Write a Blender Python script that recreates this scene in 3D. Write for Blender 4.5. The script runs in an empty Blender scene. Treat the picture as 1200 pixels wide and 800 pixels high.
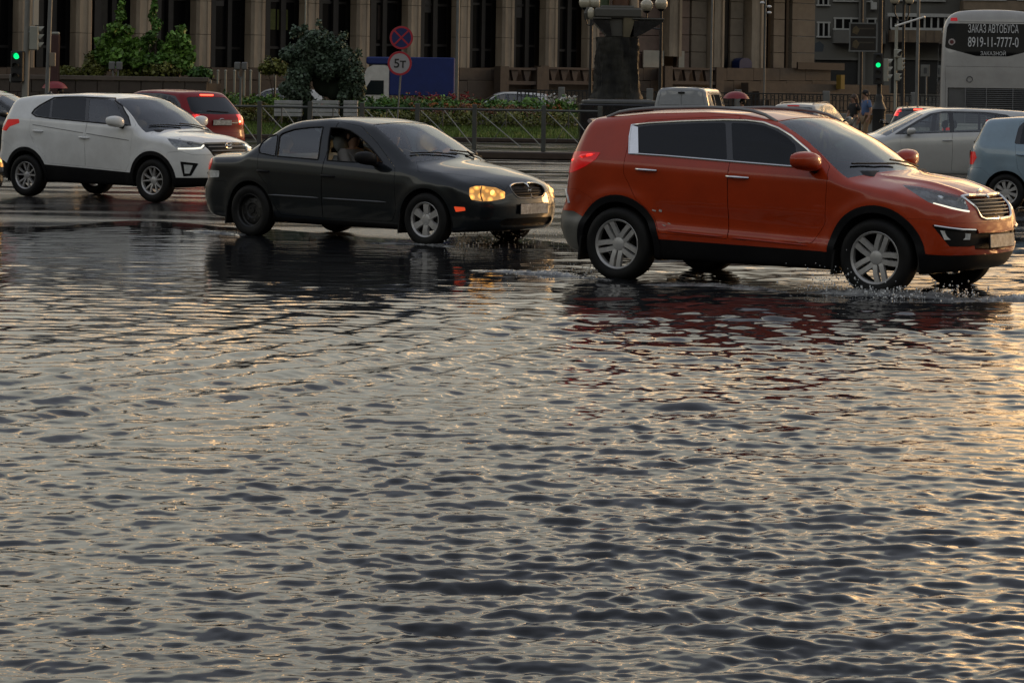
import bpy, bmesh, math, random
import numpy as np
from mathutils import Vector, Matrix

random.seed(7)
RNG = np.random.default_rng(11)
sc = bpy.context.scene
COL = sc.collection
PI = math.pi

# ------------------------------------------------------------------ camera geometry of the photograph
ROLL = math.radians(0.86)
FPX, CAMH, CX, CY = 3000.0, 1.75, 600.0, 107.0


def derot(px, py):
    u, v = px - CX, py - CY
    c, s = math.cos(ROLL), math.sin(ROLL)
    return u * c + v * s, -u * s + v * c


def at(px, py, Z):
    u, v = derot(px, py)
    return Vector((u * Z / FPX, Z, CAMH - v * Z / FPX))


def gx(px, Z, py=160):
    return at(px, py, Z).x


# ------------------------------------------------------------------ materials
MATS = {}


def M(name, color, rough=0.5, metal=0.0, noise=0.0, scale=3.0, bump=0.0, bscale=30.0, coat=0.0, spec=0.5,
      island=0.0, emit=None, estr=0.0, dirt=None, dirtscale=2.0, dirtamt=0.0, backdark=False, stretch=None, rnoise=0.0, etex=0):
    if name in MATS:
        return MATS[name]
    m = bpy.data.materials.new(name)
    m.use_nodes = True
    nt = m.node_tree
    N, L = nt.nodes, nt.links
    b = N['Principled BSDF']
    b.inputs['Base Color'].default_value = (*color, 1)
    b.inputs['Roughness'].default_value = rough
    b.inputs['Metallic'].default_value = metal
    b.inputs['Specular IOR Level'].default_value = spec
    if coat:
        b.inputs['Coat Weight'].default_value = coat
        b.inputs['Coat Roughness'].default_value = 0.04
    tc = N.new('ShaderNodeTexCoord')
    vec = tc.outputs['Object']
    if stretch:
        mp = N.new('ShaderNodeMapping')
        mp.inputs['Scale'].default_value = stretch
        L.new(vec, mp.inputs['Vector'])
        vec = mp.outputs['Vector']
    cur = None

    def base():
        nonlocal cur
        if cur is None:
            r = N.new('ShaderNodeRGB')
            r.outputs[0].default_value = (*color, 1)
            cur = r.outputs[0]
        return cur
    if noise:
        t = N.new('ShaderNodeTexNoise')
        t.inputs['Scale'].default_value = scale
        t.inputs['Detail'].default_value = 8
        t.inputs['Roughness'].default_value = 0.65
        L.new(vec, t.inputs['Vector'])
        mr = N.new('ShaderNodeMapRange')
        mr.inputs['From Min'].default_value = 0.25
        mr.inputs['From Max'].default_value = 0.75
        mr.inputs['To Min'].default_value = 1 - noise
        mr.inputs['To Max'].default_value = 1 + noise
        L.new(t.outputs['Fac'], mr.inputs['Value'])
        mx = N.new('ShaderNodeVectorMath')
        mx.operation = 'SCALE'
        L.new(base(), mx.inputs[0])
        L.new(mr.outputs['Result'], mx.inputs['Scale'])
        cur = mx.outputs['Vector']
    if island:
        g = N.new('ShaderNodeNewGeometry')
        mr = N.new('ShaderNodeMapRange')
        mr.inputs['To Min'].default_value = 1 - island
        mr.inputs['To Max'].default_value = 1 + island
        L.new(g.outputs['Random Per Island'], mr.inputs['Value'])
        mx = N.new('ShaderNodeVectorMath')
        mx.operation = 'SCALE'
        L.new(base(), mx.inputs[0])
        L.new(mr.outputs['Result'], mx.inputs['Scale'])
        cur = mx.outputs['Vector']
    if dirt:
        t = N.new('ShaderNodeTexNoise')
        t.inputs['Scale'].default_value = dirtscale
        t.inputs['Detail'].default_value = 9
        t.inputs['Roughness'].default_value = 0.7
        L.new(vec, t.inputs['Vector'])
        mr = N.new('ShaderNodeMapRange')
        mr.inputs['From Min'].default_value = 0.42
        mr.inputs['From Max'].default_value = 0.68
        mr.inputs['To Max'].default_value = dirtamt
        L.new(t.outputs['Fac'], mr.inputs['Value'])
        mx = N.new('ShaderNodeMix')
        mx.data_type = 'RGBA'
        L.new(mr.outputs['Result'], mx.inputs['Factor'])
        L.new(base(), mx.inputs['A'])
        mx.inputs['B'].default_value = (*dirt, 1)
        cur = mx.outputs['Result']
    if backdark:
        g = N.new('ShaderNodeNewGeometry')
        mx = N.new('ShaderNodeMix')
        mx.data_type = 'RGBA'
        L.new(g.outputs['Backfacing'], mx.inputs['Factor'])
        L.new(base(), mx.inputs['A'])
        mx.inputs['B'].default_value = (0.035, 0.036, 0.037, 1)
        cur = mx.outputs['Result']
        inv = N.new('ShaderNodeMath')
        inv.operation = 'SUBTRACT'
        inv.inputs[0].default_value = 1
        L.new(g.outputs['Backfacing'], inv.inputs[1])
        if coat:
            ml = N.new('ShaderNodeMath')
            ml.operation = 'MULTIPLY'
            ml.inputs[1].default_value = coat
            L.new(inv.outputs[0], ml.inputs[0])
            L.new(ml.outputs[0], b.inputs['Coat Weight'])
    if cur is not None:
        L.new(cur, b.inputs['Base Color'])
    if rnoise:
        t = N.new('ShaderNodeTexNoise')
        t.inputs['Scale'].default_value = dirtscale * 1.7
        t.inputs['Detail'].default_value = 6
        L.new(vec, t.inputs['Vector'])
        mr = N.new('ShaderNodeMapRange')
        mr.inputs['From Min'].default_value = 0.3
        mr.inputs['From Max'].default_value = 0.7
        mr.inputs['To Min'].default_value = max(0.02, rough - rnoise)
        mr.inputs['To Max'].default_value = min(1, rough + rnoise)
        L.new(t.outputs['Fac'], mr.inputs['Value'])
        L.new(mr.outputs['Result'], b.inputs['Roughness'])
    if bump:
        t = N.new('ShaderNodeTexNoise')
        t.inputs['Scale'].default_value = bscale
        t.inputs['Detail'].default_value = 5
        L.new(vec, t.inputs['Vector'])
        bp = N.new('ShaderNodeBump')
        bp.inputs['Strength'].default_value = 1
        bp.inputs['Distance'].default_value = bump
        L.new(t.outputs['Fac'], bp.inputs['Height'])
        L.new(bp.outputs['Normal'], b.inputs['Normal'])
        if coat:
            L.new(bp.outputs['Normal'], b.inputs['Coat Normal'])
    if emit:
        b.inputs['Emission Color'].default_value = (*emit, 1)
        b.inputs['Emission Strength'].default_value = estr
        if etex:
            vt = N.new('ShaderNodeTexVoronoi')
            vt.inputs['Scale'].default_value = etex
            L.new(vec, vt.inputs['Vector'])
            er_ = N.new('ShaderNodeMapRange')
            er_.inputs['From Max'].default_value = .6
            er_.inputs['To Min'].default_value = estr * 1.9
            er_.inputs['To Max'].default_value = estr * .25
            L.new(vt.outputs['Distance'], er_.inputs['Value'])
            L.new(er_.outputs[0], b.inputs['Emission Strength'])
    MATS[name] = m
    return m


def glass(name, tint, ior=1.5, rough=0.0, drops=0.0):
    """thin car glass: see-through tinted, with the reflection of a real pane"""
    if name in MATS:
        return MATS[name]
    m = bpy.data.materials.new(name)
    m.use_nodes = True
    nt = m.node_tree
    N, L = nt.nodes, nt.links
    N.remove(N['Principled BSDF'])
    out = N['Material Output']
    tr = N.new('ShaderNodeBsdfTransparent')
    tr.inputs['Color'].default_value = (*tint, 1)
    gl = N.new('ShaderNodeBsdfGlossy')
    gl.inputs['Roughness'].default_value = max(rough, 0.02)
    gl.inputs['Color'].default_value = (0.95, 0.97, 1, 1)
    fr = N.new('ShaderNodeFresnel')
    fr.inputs['IOR'].default_value = ior
    mx = N.new('ShaderNodeMixShader')
    if drops:
        tc = N.new('ShaderNodeTexCoord')
        v = N.new('ShaderNodeTexNoise')
        v.inputs['Scale'].default_value = 55
        v.inputs['Detail'].default_value = 4
        L.new(tc.outputs['Object'], v.inputs['Vector'])
        bp = N.new('ShaderNodeBump')
        bp.inputs['Distance'].default_value = drops
        L.new(v.outputs['Fac'], bp.inputs['Height'])
        L.new(bp.outputs['Normal'], gl.inputs['Normal'])
        L.new(bp.outputs['Normal'], fr.inputs['Normal'])
    L.new(fr.outputs[0], mx.inputs[0])
    L.new(tr.outputs[0], mx.inputs[1])
    L.new(gl.outputs[0], mx.inputs[2])
    L.new(mx.outputs[0], out.inputs['Surface'])
    MATS[name] = m
    return m


# ------------------------------------------------------------------ object helpers
def tag(o, label=None, cat=None, group=None, kind=None):
    if label:
        o['label'] = label
    if cat:
        o['category'] = cat
    if group:
        o['group'] = group
    if kind:
        o['kind'] = kind
    return o


def thing(name, label, cat, loc=(0, 0, 0), rz=0.0, group=None):
    o = bpy.data.objects.new(name, None)
    COL.objects.link(o)
    o.location = loc
    o.rotation_euler = (0, 0, rz)
    o.empty_display_size = 0.2
    return tag(o, label, cat, group)


def link(name, me, m, parent=None, loc=None, rot=None):
    o = bpy.data.objects.new(name, me)
    COL.objects.link(o)
    if m is not None:
        me.materials.clear()
        for x in (m if isinstance(m, (list, tuple)) else [m]):
            me.materials.append(x)
    if parent is not None:
        o.parent = parent
    if loc is not None:
        o.location = loc
    if rot is not None:
        o.rotation_euler = rot
    return o


def smooth(me, angle=40):
    me.polygons.foreach_set('use_smooth', np.ones(len(me.polygons), dtype=bool))
    try:
        me.set_sharp_from_angle(angle=math.radians(angle))
    except Exception:
        pass
    return me


class MB:
    """collects shapes into one mesh"""

    def __init__(s):
        s.v, s.f, s.mi, s.cur = [], [], [], 0

    def add(s, vs, fs):
        o = len(s.v)
        s.v += [tuple(v) for v in vs]
        s.f += [tuple(i + o for i in f) for f in fs]
        s.mi += [s.cur] * len(fs)
        return s

    def box(s, c, d, rz=0.0, rx=0.0, ry=0.0, taper=1.0, bev=0.0):
        x, y, z = d[0] / 2, d[1] / 2, d[2] / 2
        m = Matrix.Translation(c) @ Matrix.Rotation(rz, 4, 'Z') @ Matrix.Rotation(ry, 4, 'Y') @ Matrix.Rotation(rx, 4, 'X')
        if bev <= 0:
            vs = []
            for sz in (-1, 1):
                t = taper if sz > 0 else 1
                vs += [(-x * t, -y * t, sz * z), (x * t, -y * t, sz * z), (x * t, y * t, sz * z), (-x * t, y * t, sz * z)]
            fs = [(3, 2, 1, 0), (4, 5, 6, 7), (0, 1, 5, 4), (1, 2, 6, 5), (2, 3, 7, 6), (3, 0, 4, 7)]
        else:
            b = min(bev, x * .95, y * .95, z * .95)
            vs, fs = [], []
            rings = [(-z, b), (-z + b, 0), (z - b, 0), (z, b)]
            for zz, ins in rings:
                t = taper if zz > 0 else 1
                a, c2 = (x - ins) * t, (y - ins) * t
                k = b * (1 if ins == 0 else .35)
                vs += [(-a + k, -c2, zz), (a - k, -c2, zz), (a, -c2 + k, zz), (a, c2 - k, zz), (a - k, c2, zz), (-a + k, c2, zz), (-a, c2 - k, zz), (-a, -c2 + k, zz)]
            fs = [tuple(range(7, -1, -1)), tuple(range(24, 32))]
            for r in range(3):
                for i in range(8):
                    j = (i + 1) % 8
                    fs.append((r * 8 + i, r * 8 + j, r * 8 + 8 + j, r * 8 + 8 + i))
        return s.add([m @ Vector(v) for v in vs], fs)

    def cyl(s, p0, p1, r0, r1=None, n=12, caps=True):
        r1 = r0 if r1 is None else r1
        p0, p1 = Vector(p0), Vector(p1)
        d = (p1 - p0)
        if d.length < 1e-9:
            return s
        d.normalize()
        a = Vector((0, 0, 1)) if abs(d.z) < .9 else Vector((1, 0, 0))
        u = d.cross(a).normalized()
        w = d.cross(u)
        vs = []
        for p, r in ((p0, r0), (p1, r1)):
            for i in range(n):
                t = 2 * PI * i / n
                vs.append(p + (u * math.cos(t) + w * math.sin(t)) * r)
        fs = [(i, i + n, (i + 1) % n + n, (i + 1) % n) for i in range(n)]
        if caps:
            fs += [tuple(range(n)), tuple(range(2 * n - 1, n - 1, -1))]
        return s.add(vs, fs)

    def tube(s, pts, r, n=8, closed=False):
        pts = [Vector(p) for p in pts]
        k = len(pts)
        vs, fs = [], []
        pu = None
        for i, p in enumerate(pts):
            a = pts[(i - 1) % k] if (closed or i > 0) else p
            b = pts[(i + 1) % k] if (closed or i < k - 1) else p
            d = (b - a).normalized()
            if pu is None:
                h = Vector((0, 0, 1)) if abs(d.z) < .9 else Vector((1, 0, 0))
                u = d.cross(h).normalized()
            else:
                u = (pu - d * pu.dot(d)).normalized()
            pu = u
            w = d.cross(u)
            rr = r[i] if isinstance(r, (list, tuple)) else r
            for j in range(n):
                t = 2 * PI * j / n
                vs.append(p + (u * math.cos(t) + w * math.sin(t)) * rr)
        for i in range(k if closed else k - 1):
            for j in range(n):
                a, b = i * n, ((i + 1) % k) * n
                fs.append((a + j, a + (j + 1) % n, b + (j + 1) % n, b + j))
        if not closed:
            fs += [tuple(range(n - 1, -1, -1)), tuple(range((k - 1) * n, k * n))]
        return s.add(vs, fs)

    def lathe(s, prof, c=(0, 0, 0), axis='Z', n=32, closed=False):
        """prof: (radius, height) points"""
        c = Vector(c)
        vs, fs = [], []
        k = len(prof)
        for r, h in prof:
            for i in range(n):
                t = 2 * PI * i / n
                a, b = r * math.cos(t), r * math.sin(t)
                v = (a, b, h) if axis == 'Z' else ((b, h, a) if axis == 'Y' else (h, a, b))
                vs.append(c + Vector(v))
        for q in range(k if closed else k - 1):
            q2 = (q + 1) % k
            for i in range(n):
                j = (i + 1) % n
                fs.append((q * n + i, q * n + j, q2 * n + j, q2 * n + i))
        return s.add(vs, fs)

    def sphere(s, c, r, n=16, m=10, sc_=(1, 1, 1)):
        c = Vector(c)
        vs, fs = [], []
        for i in range(m + 1):
            a = PI * i / m
            for j in range(n):
                t = 2 * PI * j / n
                vs.append(c + Vector((r * sc_[0] * math.sin(a) * math.cos(t), r * sc_[1] * math.sin(a) * math.sin(t), -r * sc_[2] * math.cos(a))))
        for i in range(m):
            for j in range(n):
                k = (j + 1) % n
                fs.append((i * n + j, i * n + k, i * n + n + k, i * n + n + j))
        return s.add(vs, fs)

    def prism(s, poly, origin, U, W, T):
        """polygon (u,w) extruded by the vector T"""
        o, U, W, T = Vector(origin), Vector(U), Vector(W), Vector(T)
        n = len(poly)
        vs = [o + U * a + W * b for a, b in poly] + [o + U * a + W * b + T for a, b in poly]
        fs = [tuple(range(n)), tuple(range(2 * n - 1, n - 1, -1))]
        fs += [(i, i + n, (i + 1) % n + n, (i + 1) % n) for i in range(n)]
        return s.add(vs, fs)

    def quad(s, a, b, c, d):
        return s.add([a, b, c, d], [(0, 1, 2, 3)])

    def mesh(s, name, sm=False, fixn=True):
        me = bpy.data.meshes.new(name)
        me.from_pydata(s.v, [], s.f)
        if any(s.mi):
            me.polygons.foreach_set('material_index', s.mi)
        if fixn:
            bm = bmesh.new()
            bm.from_mesh(me)
            bmesh.ops.recalc_face_normals(bm, faces=bm.faces)
            bm.to_mesh(me)
            bm.free()
        if sm:
            smooth(me, 42 if sm is True else sm)
        return me

    def build(s, name, m, parent=None, sm=False, loc=None, rot=None, fixn=True):
        return link(name, s.mesh(name, sm, fixn), m, parent, loc, rot)


def dup(root, loc, rz=None, label=None, group=None):
    def rec(o, par):
        c = o.copy()
        COL.objects.link(c)
        if par is not None:
            c.parent = par
        for ch in list(o.children):
            rec(ch, c)
        return c
    c = rec(root, None)
    c.location = loc
    if rz is not None:
        c.rotation_euler = (0, 0, rz)
    if label:
        c['label'] = label
    if group:
        c['group'] = group
    return c


def rod(name, m, p0, p1, r, parent=None, r1=None, n=10, sm=True):
    return MB().cyl(p0, p1, r, r1, n).build(name, m, parent, sm=sm)
# ------------------------------------------------------------------ car bodies: a surface built from plan, profile and section curves
def smax(a, b, k):
    h = np.maximum(k - np.abs(a - b), 0) / k
    return np.maximum(a, b) + h * h * k * 0.25


class Curve1:
    def __init__(s, pts, sm=0.0):
        xs = np.array([p[0] for p in pts], float)
        ys = np.array([p[1] for p in pts], float)
        n = 3000
        a, b = xs[0] - 0.8, xs[-1] + 0.8
        s.x = np.linspace(a, b, n)
        y = np.interp(s.x, xs, ys)
        lo = s.x < xs[0]
        hi = s.x > xs[-1]
        y[lo] = ys[0] + (s.x[lo] - xs[0]) * (ys[1] - ys[0]) / (xs[1] - xs[0])
        y[hi] = ys[-1] + (s.x[hi] - xs[-1]) * (ys[-1] - ys[-2]) / (xs[-1] - xs[-2])
        if sm > 0:
            st = sm / ((b - a) / n)
            r = int(3 * st) + 1
            k = np.exp(-0.5 * (np.arange(-r, r + 1) / st) ** 2)
            k /= k.sum()
            y = np.convolve(np.pad(y, r, mode='edge'), k, mode='valid')
        s.y = y

    def __call__(s, x):
        return np.interp(x, s.x, s.y)


class Body:
    def __init__(s, sp):
        s.sp = sp
        s.top = Curve1(sp['top'], sp.get('topsm', 0.07))
        s.crown = Curve1(sp['crown'], 0.1)
        s.hw = Curve1(sp['hw'], 0.12)
        s.belt = Curve1(sp['belt'], 0.1)
        s.low = Curve1(sp['low'], sp.get('lowsm', 0.025))
        s.ct = Curve1(sp.get('ct', [(-1, 0), (1, 0)]), 0.1)
        s.xf = Curve1(sp['xf'], sp.get('xfsm', 0.03))
        s.xr = Curve1(sp['xr'], sp.get('xrsm', 0.03))
        s.pf = sp.get('planf', (0.14, 0.2))
        s.pr = sp.get('planr', (0.08, 0.2))
        s.sw = Curve1(sp.get('sweep', [(-1.2, -0.2), (0.2, 0.16)]), 0.2)
        s.zb = Curve1(sp['zb'], 0.05)
        s.b0 = sp['belt0']
        s.k = sp.get('k', (0.07, 0.07, 0.05))
        s.wn = max(p[1] for p in sp['hw']) * 0.94
        s.z0 = sp.get('z0', 0.62)
        s.arch = sp.get('arch', [])

    def Y(s, x, z):
        bz = s.belt(x)
        y = s.hw(x) + s.low(z - bz + s.b0)
        y = y - s.ct(x) * np.clip(z - bz, 0, 1) / 0.45
        for (ax, az, r, amt) in s.arch:
            d = np.sqrt((x - ax) ** 2 + (z - az) ** 2)
            y = y + amt * np.exp(-((np.maximum(d - r, 0)) / 0.07) ** 2)
        return y

    def T(s, x, y):
        xs = x + s.sw(x) * y * y
        w = 0.75
        t = s.top(xs) - s.crown(x) * np.abs(y / w) ** 2.3
        if 'ridge' in s.sp:
            x0, y0, y1, amp = s.sp['ridge']
            yy = y0 + (y1 - y0) * np.clip((x - x0) / .9, 0, 1)
            t = t + amp * np.exp(-((np.abs(y) - yy) / .045) ** 2) * np.clip((x - x0) / .15, 0, 1)
        return t

    def f(s, x, y, z):
        y = np.abs(y)
        a = y - s.Y(x, z)
        b = z - s.T(x, y)
        t = y / s.wn
        c = x - (s.xf(z) - s.pf[0] * t ** 2 - s.pf[1] * t ** 5)
        d = (s.xr(z) + s.pr[0] * t ** 2 + s.pr[1] * t ** 5) - x
        e = s.zb(x) - z
        r = smax(a, b, s.k[0])
        r = smax(r, smax(c, d, 0.05), s.k[1])
        return smax(r, e, s.k[2])

    def side_y(s, x, z):
        lo, hi = 0.0, 2.0
        for _ in range(40):
            m = (lo + hi) / 2
            if s.f(np.float64(x), np.float64(m), np.float64(z)) < 0:
                lo = m
            else:
                hi = m
        return lo

    def top_z(s, x, y):
        lo, hi = s.z0, 5.0
        for _ in range(40):
            m = (lo + hi) / 2
            if s.f(np.float64(x), np.float64(y), np.float64(m)) < 0:
                lo = m
            else:
                hi = m
        return lo

    def end_x(s, y, z, sgn=1):
        lo, hi = 0.0, 7.0
        for _ in range(45):
            m = (lo + hi) / 2
            if s.f(np.float64(sgn * m), np.float64(y), np.float64(z)) < 0:
                lo = m
            else:
                hi = m
        return sgn * lo

    def grid(s, nth=80, dx=0.02, nphi=60):
        sp = s.sp
        inset = sp.get('inset', 0.75)
        xr0 = min(p[1] for p in sp['xr']) + inset
        xf0 = max(p[1] for p in sp['xf']) - inset
        nx = max(4, int((xf0 - xr0) / dx))
        ph = np.linspace(0, PI / 2, nphi)
        ox = np.concatenate([np.full(nphi - 1, xr0), np.linspace(xr0, xf0, nx), np.full(nphi - 1, xf0)])
        phi = np.concatenate([-ph[::-1][:-1], np.zeros(nx), ph[1:]])
        nf = 360
        th = np.linspace(0, PI, nf)
        D = np.stack([np.sin(phi)[:, None] * np.ones(nf), np.cos(phi)[:, None] * np.sin(th), -np.cos(phi)[:, None] * np.cos(th)])
        S = len(ox)
        lo = np.zeros((S, nf))
        hi = np.full((S, nf), sp.get('rmax', 2.4))
        for _ in range(26):
            m = (lo + hi) / 2
            ins = s.f(ox[:, None] + D[0] * m, D[1] * m, s.z0 + D[2] * m) < 0
            lo = np.where(ins, m, lo)
            hi = np.where(ins, hi, m)
        P = np.stack([ox[:, None] + D[0] * lo, D[1] * lo, s.z0 + D[2] * lo], -1)
        seg = np.diff(P, axis=1)
        ds = np.linalg.norm(seg, axis=2)
        dirs = seg / np.maximum(ds, 1e-9)[..., None]
        turn = np.zeros_like(ds)
        turn[:, 1:] = np.arccos(np.clip((dirs[:, 1:] * dirs[:, :-1]).sum(-1), -1, 1))
        w = ds + 0.16 * np.minimum(turn, 0.3) + 1e-6
        k = np.ones(9) / 9
        w = np.apply_along_axis(lambda a: np.convolve(np.pad(a, 4, mode='edge'), k, 'valid'), 1, w)
        out = np.zeros((S, nth + 1, 3))
        for i in range(S):
            c = np.concatenate([[0], np.cumsum(w[i])])
            c /= c[-1]
            t = np.linspace(0, 1, nth + 1)
            for a in range(3):
                out[i, :, a] = np.interp(t, c, P[i, :, a])
        out[:, 0, 1] = 0
        out[:, -1, 1] = 0
        return out


def inpoly(p, poly):
    x, y = p
    r = False
    n = len(poly)
    for i in range(n):
        a, b = poly[i], poly[i - 1]
        if (a[1] > y) != (b[1] > y) and x < (b[0] - a[0]) * (y - a[1]) / (b[1] - a[1]) + a[0]:
            r = not r
    return r


class Cutter:
    def __init__(s, body, nth, dx, nphi):
        s.body = body
        P = body.grid(nth, dx, nphi)
        S, K, _ = P.shape
        bm = bmesh.new()
        vs = [bm.verts.new(p) for p in P.reshape(-1, 3)]
        for i in range(S - 1):
            for j in range(K - 1):
                bm.faces.new((vs[i * K + j], vs[i * K + j + 1], vs[(i + 1) * K + j + 1], vs[(i + 1) * K + j]))
        bmesh.ops.remove_doubles(bm, verts=bm.verts, dist=2e-5)
        bmesh.ops.dissolve_degenerate(bm, edges=bm.edges, dist=1e-5)
        s.bm = bm
        s.lay = bm.faces.layers.int.new('r')
        s.names = ['body']
        bm.normal_update()

    def cut(s, name, poly, U, W, pred, only=None):
        """cut the polygon out along U x W and name the faces inside it"""
        bm, lay = s.bm, s.lay
        U, W = Vector(U), Vector(W)
        if name not in s.names:
            s.names.append(name)
        rid = s.names.index(name)
        okid = None if only is None else {s.names.index(n) for n in only if n in s.names}
        us = [p[0] for p in poly]
        ws = [p[1] for p in poly]
        b = (min(us) - .002, max(us) + .002, min(ws) - .002, max(ws) + .002)
        cand = []
        for f in bm.faces:
            if okid is not None and f[lay] not in okid:
                continue
            c = f.calc_center_median()
            if not pred(c, f.normal):
                continue
            pu = [v.co.dot(U) for v in f.verts]
            pw = [v.co.dot(W) for v in f.verts]
            if max(pu) < b[0] or min(pu) > b[1] or max(pw) < b[2] or min(pw) > b[3]:
                continue
            cand.append(f)
        n = len(poly)
        for i in range(n):
            p, q = poly[i], poly[(i + 1) % n]
            dx, dy = q[0] - p[0], q[1] - p[1]
            if math.hypot(dx, dy) < 1e-6:
                continue
            sb = (min(p[0], q[0]) - 1e-4, max(p[0], q[0]) + 1e-4, min(p[1], q[1]) - 1e-4, max(p[1], q[1]) + 1e-4)
            hit, rest = [], []
            for f in cand:
                pu = [v.co.dot(U) for v in f.verts]
                pw = [v.co.dot(W) for v in f.verts]
                if max(pu) < sb[0] or min(pu) > sb[1] or max(pw) < sb[2] or min(pw) > sb[3]:
                    rest.append(f)
                else:
                    hit.append(f)
            if not hit:
                continue
            es = {e for f in hit for e in f.edges}
            vv = {v for f in hit for v in f.verts}
            no = U * (-dy) + W * dx
            co = U * p[0] + W * p[1]
            r = bmesh.ops.bisect_plane(bm, geom=hit + list(es) + list(vv), dist=1e-5, plane_co=co, plane_no=no.normalized())
            hit2 = [g for g in r['geom'] if isinstance(g, bmesh.types.BMFace)]
            cand = rest + hit2
        bm.normal_update()
        for f in set(cand):
            c = f.calc_center_median()
            if pred(c, f.normal) and inpoly((c.dot(U), c.dot(W)), poly):
                f[lay] = rid

    def take(s, name):
        if name not in s.names:
            return [], []
        rid = s.names.index(name)
        idx, V, F = {}, [], []
        for f in s.bm.faces:
            if f[s.lay] != rid:
                continue
            q = []
            for v in f.verts:
                if v.index not in idx:
                    idx[v.index] = len(V)
                    V.append(v.co.copy())
                q.append(idx[v.index])
            F.append(q)
        return V, F

    def region_mesh(s, name, side=0, gap=0.0, lip=0.0, push=0.0):
        """side 0: both halves welded, +1/-1: one half"""
        V, F = s.take(name)
        if not F:
            return None
        bm = bmesh.new()
        for sg in ((1, -1) if side == 0 else (side,)):
            vv = [bm.verts.new((v.x, v.y * sg, v.z)) for v in V]
            for f in F:
                try:
                    bm.faces.new([vv[i] for i in (f if sg > 0 else f[::-1])])
                except ValueError:
                    pass
        if side == 0:
            bmesh.ops.remove_doubles(bm, verts=[v for v in bm.verts if abs(v.co.y) < 2e-3], dist=1e-4)
        bm.normal_update()
        if push:
            for v in bm.verts:
                v.co -= v.normal * push
        if gap or lip:
            nrm = {v: v.normal.copy() for v in bm.verts}
            be = [e for e in bm.edges if len(e.link_faces) == 1 and not all(abs(v.co.y) < 1e-3 for v in e.verts)]
            if gap:
                acc = {}
                for e in be:
                    f = e.link_faces[0]
                    d = (e.verts[1].co - e.verts[0].co)
                    t = d.cross(f.normal)
                    if t.length < 1e-9:
                        continue
                    t.normalize()
                    if (f.calc_center_median() - e.verts[0].co).dot(t) < 0:
                        t = -t
                    for v in e.verts:
                        acc.setdefault(v, Vector()).__iadd__(t * d.length)
                for v, t in acc.items():
                    if t.length > 1e-9:
                        v.co += t.normalized() * gap
            if lip:
                r = bmesh.ops.extrude_edge_only(bm, edges=be)
                nv = [g for g in r['geom'] if isinstance(g, bmesh.types.BMVert)]
                # a new vertex sits on its source vertex
                from mathutils.kdtree import KDTree
                src = list({v for e in be for v in e.verts})
                kd = KDTree(len(src))
                for i, v in enumerate(src):
                    kd.insert(v.co, i)
                kd.balance()
                for v in nv:
                    _, i, _ = kd.find(v.co)
                    v.co -= nrm[src[i]] * lip
        me = bpy.data.meshes.new(name)
        bm.to_mesh(me)
        bm.free()
        smooth(me, 38)
        return me


def circle_poly(cx, cz, r, n=40, a0=0.0, a1=2 * PI):
    return [(cx + r * math.cos(a0 + (a1 - a0) * i / n), cz + r * math.sin(a0 + (a1 - a0) * i / n)) for i in range(n)]


def round_poly(poly, r=0.03, n=4):
    out = []
    k = len(poly)
    for i in range(k):
        p = Vector(poly[i])
        a = Vector(poly[i - 1]) - p
        b = Vector(poly[(i + 1) % k]) - p
        la, lb = a.length, b.length
        if la < 1e-6 or lb < 1e-6:
            continue
        rr = min(r, la * .45, lb * .45)
        p0, p2 = p + a / la * rr, p + b / lb * rr
        for j in range(n + 1):
            t = j / n
            out.append(tuple(p0 * (1 - t) ** 2 + p * 2 * t * (1 - t) + p2 * t * t))
    return out
# ------------------------------------------------------------------ shared car materials
def paint(name, color, metal=0.0, rough=0.35, coat=1.0, dirt=(0.05, 0.045, 0.04), amt=0.35, drops=0.0):
    return M(name, color, rough=rough, metal=metal, noise=0.10, scale=2.2, coat=coat, dirt=dirt, dirtamt=amt, dirtscale=2.6, spec=.12, bump=drops, bscale=70, backdark=True)


BLACKP = M('black plastic', (0.008, 0.008, 0.009), 0.5, noise=.3, scale=6, spec=.15, dirt=(.025, .023, .02), dirtamt=.25)
GLOSSK = M('gloss black', (0.008, 0.008, 0.009), 0.12, coat=.6)
RUBBER = M('rubber', (0.008, 0.008, 0.008), 0.62, noise=.3, scale=9, spec=.2, dirt=(.022, .02, .018), dirtamt=.3)
CHROME = M('chrome', (0.75, 0.75, 0.74), 0.16, metal=1, noise=.08, scale=8)
ALLOY = M('alloy', (0.50, 0.49, 0.475), 0.36, metal=.35, noise=.15, scale=7, dirt=(.12, .105, .09), dirtamt=.4, dirtscale=6)
STEELW = M('steel wheel', (0.02, 0.02, 0.021), 0.5, metal=.4, noise=.4, scale=9, dirt=(.10, .09, .07), dirtamt=.35)
DARKIN = M('cabin trim', (0.016, 0.016, 0.018), 0.75, noise=.2, scale=8)
SEATM = M('seat cloth', (0.045, 0.046, 0.05), 0.85, noise=.2, scale=10)
SEATL = M('pale seat cloth', (0.26, 0.27, 0.26), 0.85, noise=.2, scale=10)
UNDER = M('underbody', (0.008, 0.008, 0.008), 0.8, noise=.3)
TINT = glass('privacy glass', (0.012, 0.018, 0.018), ior=1.42)
CLEAR = glass('car glass', (0.88, 0.95, 0.93), ior=1.9, drops=.0004)
SCREEN = glass('windscreen glass', (0.74, 0.84, 0.82), ior=1.8, drops=.0004)
LENS = glass('lamp lens', (0.92, 0.94, 0.94), drops=.0003)
BOWL = M('lamp bowl', (0.40, 0.40, 0.39), 0.3, metal=.25, noise=.75, scale=17, coat=.5)
TAILRED = M('tail lamp', (0.26, 0.004, 0.006), 0.14, coat=.7, spec=.2, noise=.6, scale=16, emit=(1, .010, .010), estr=.22)
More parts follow.
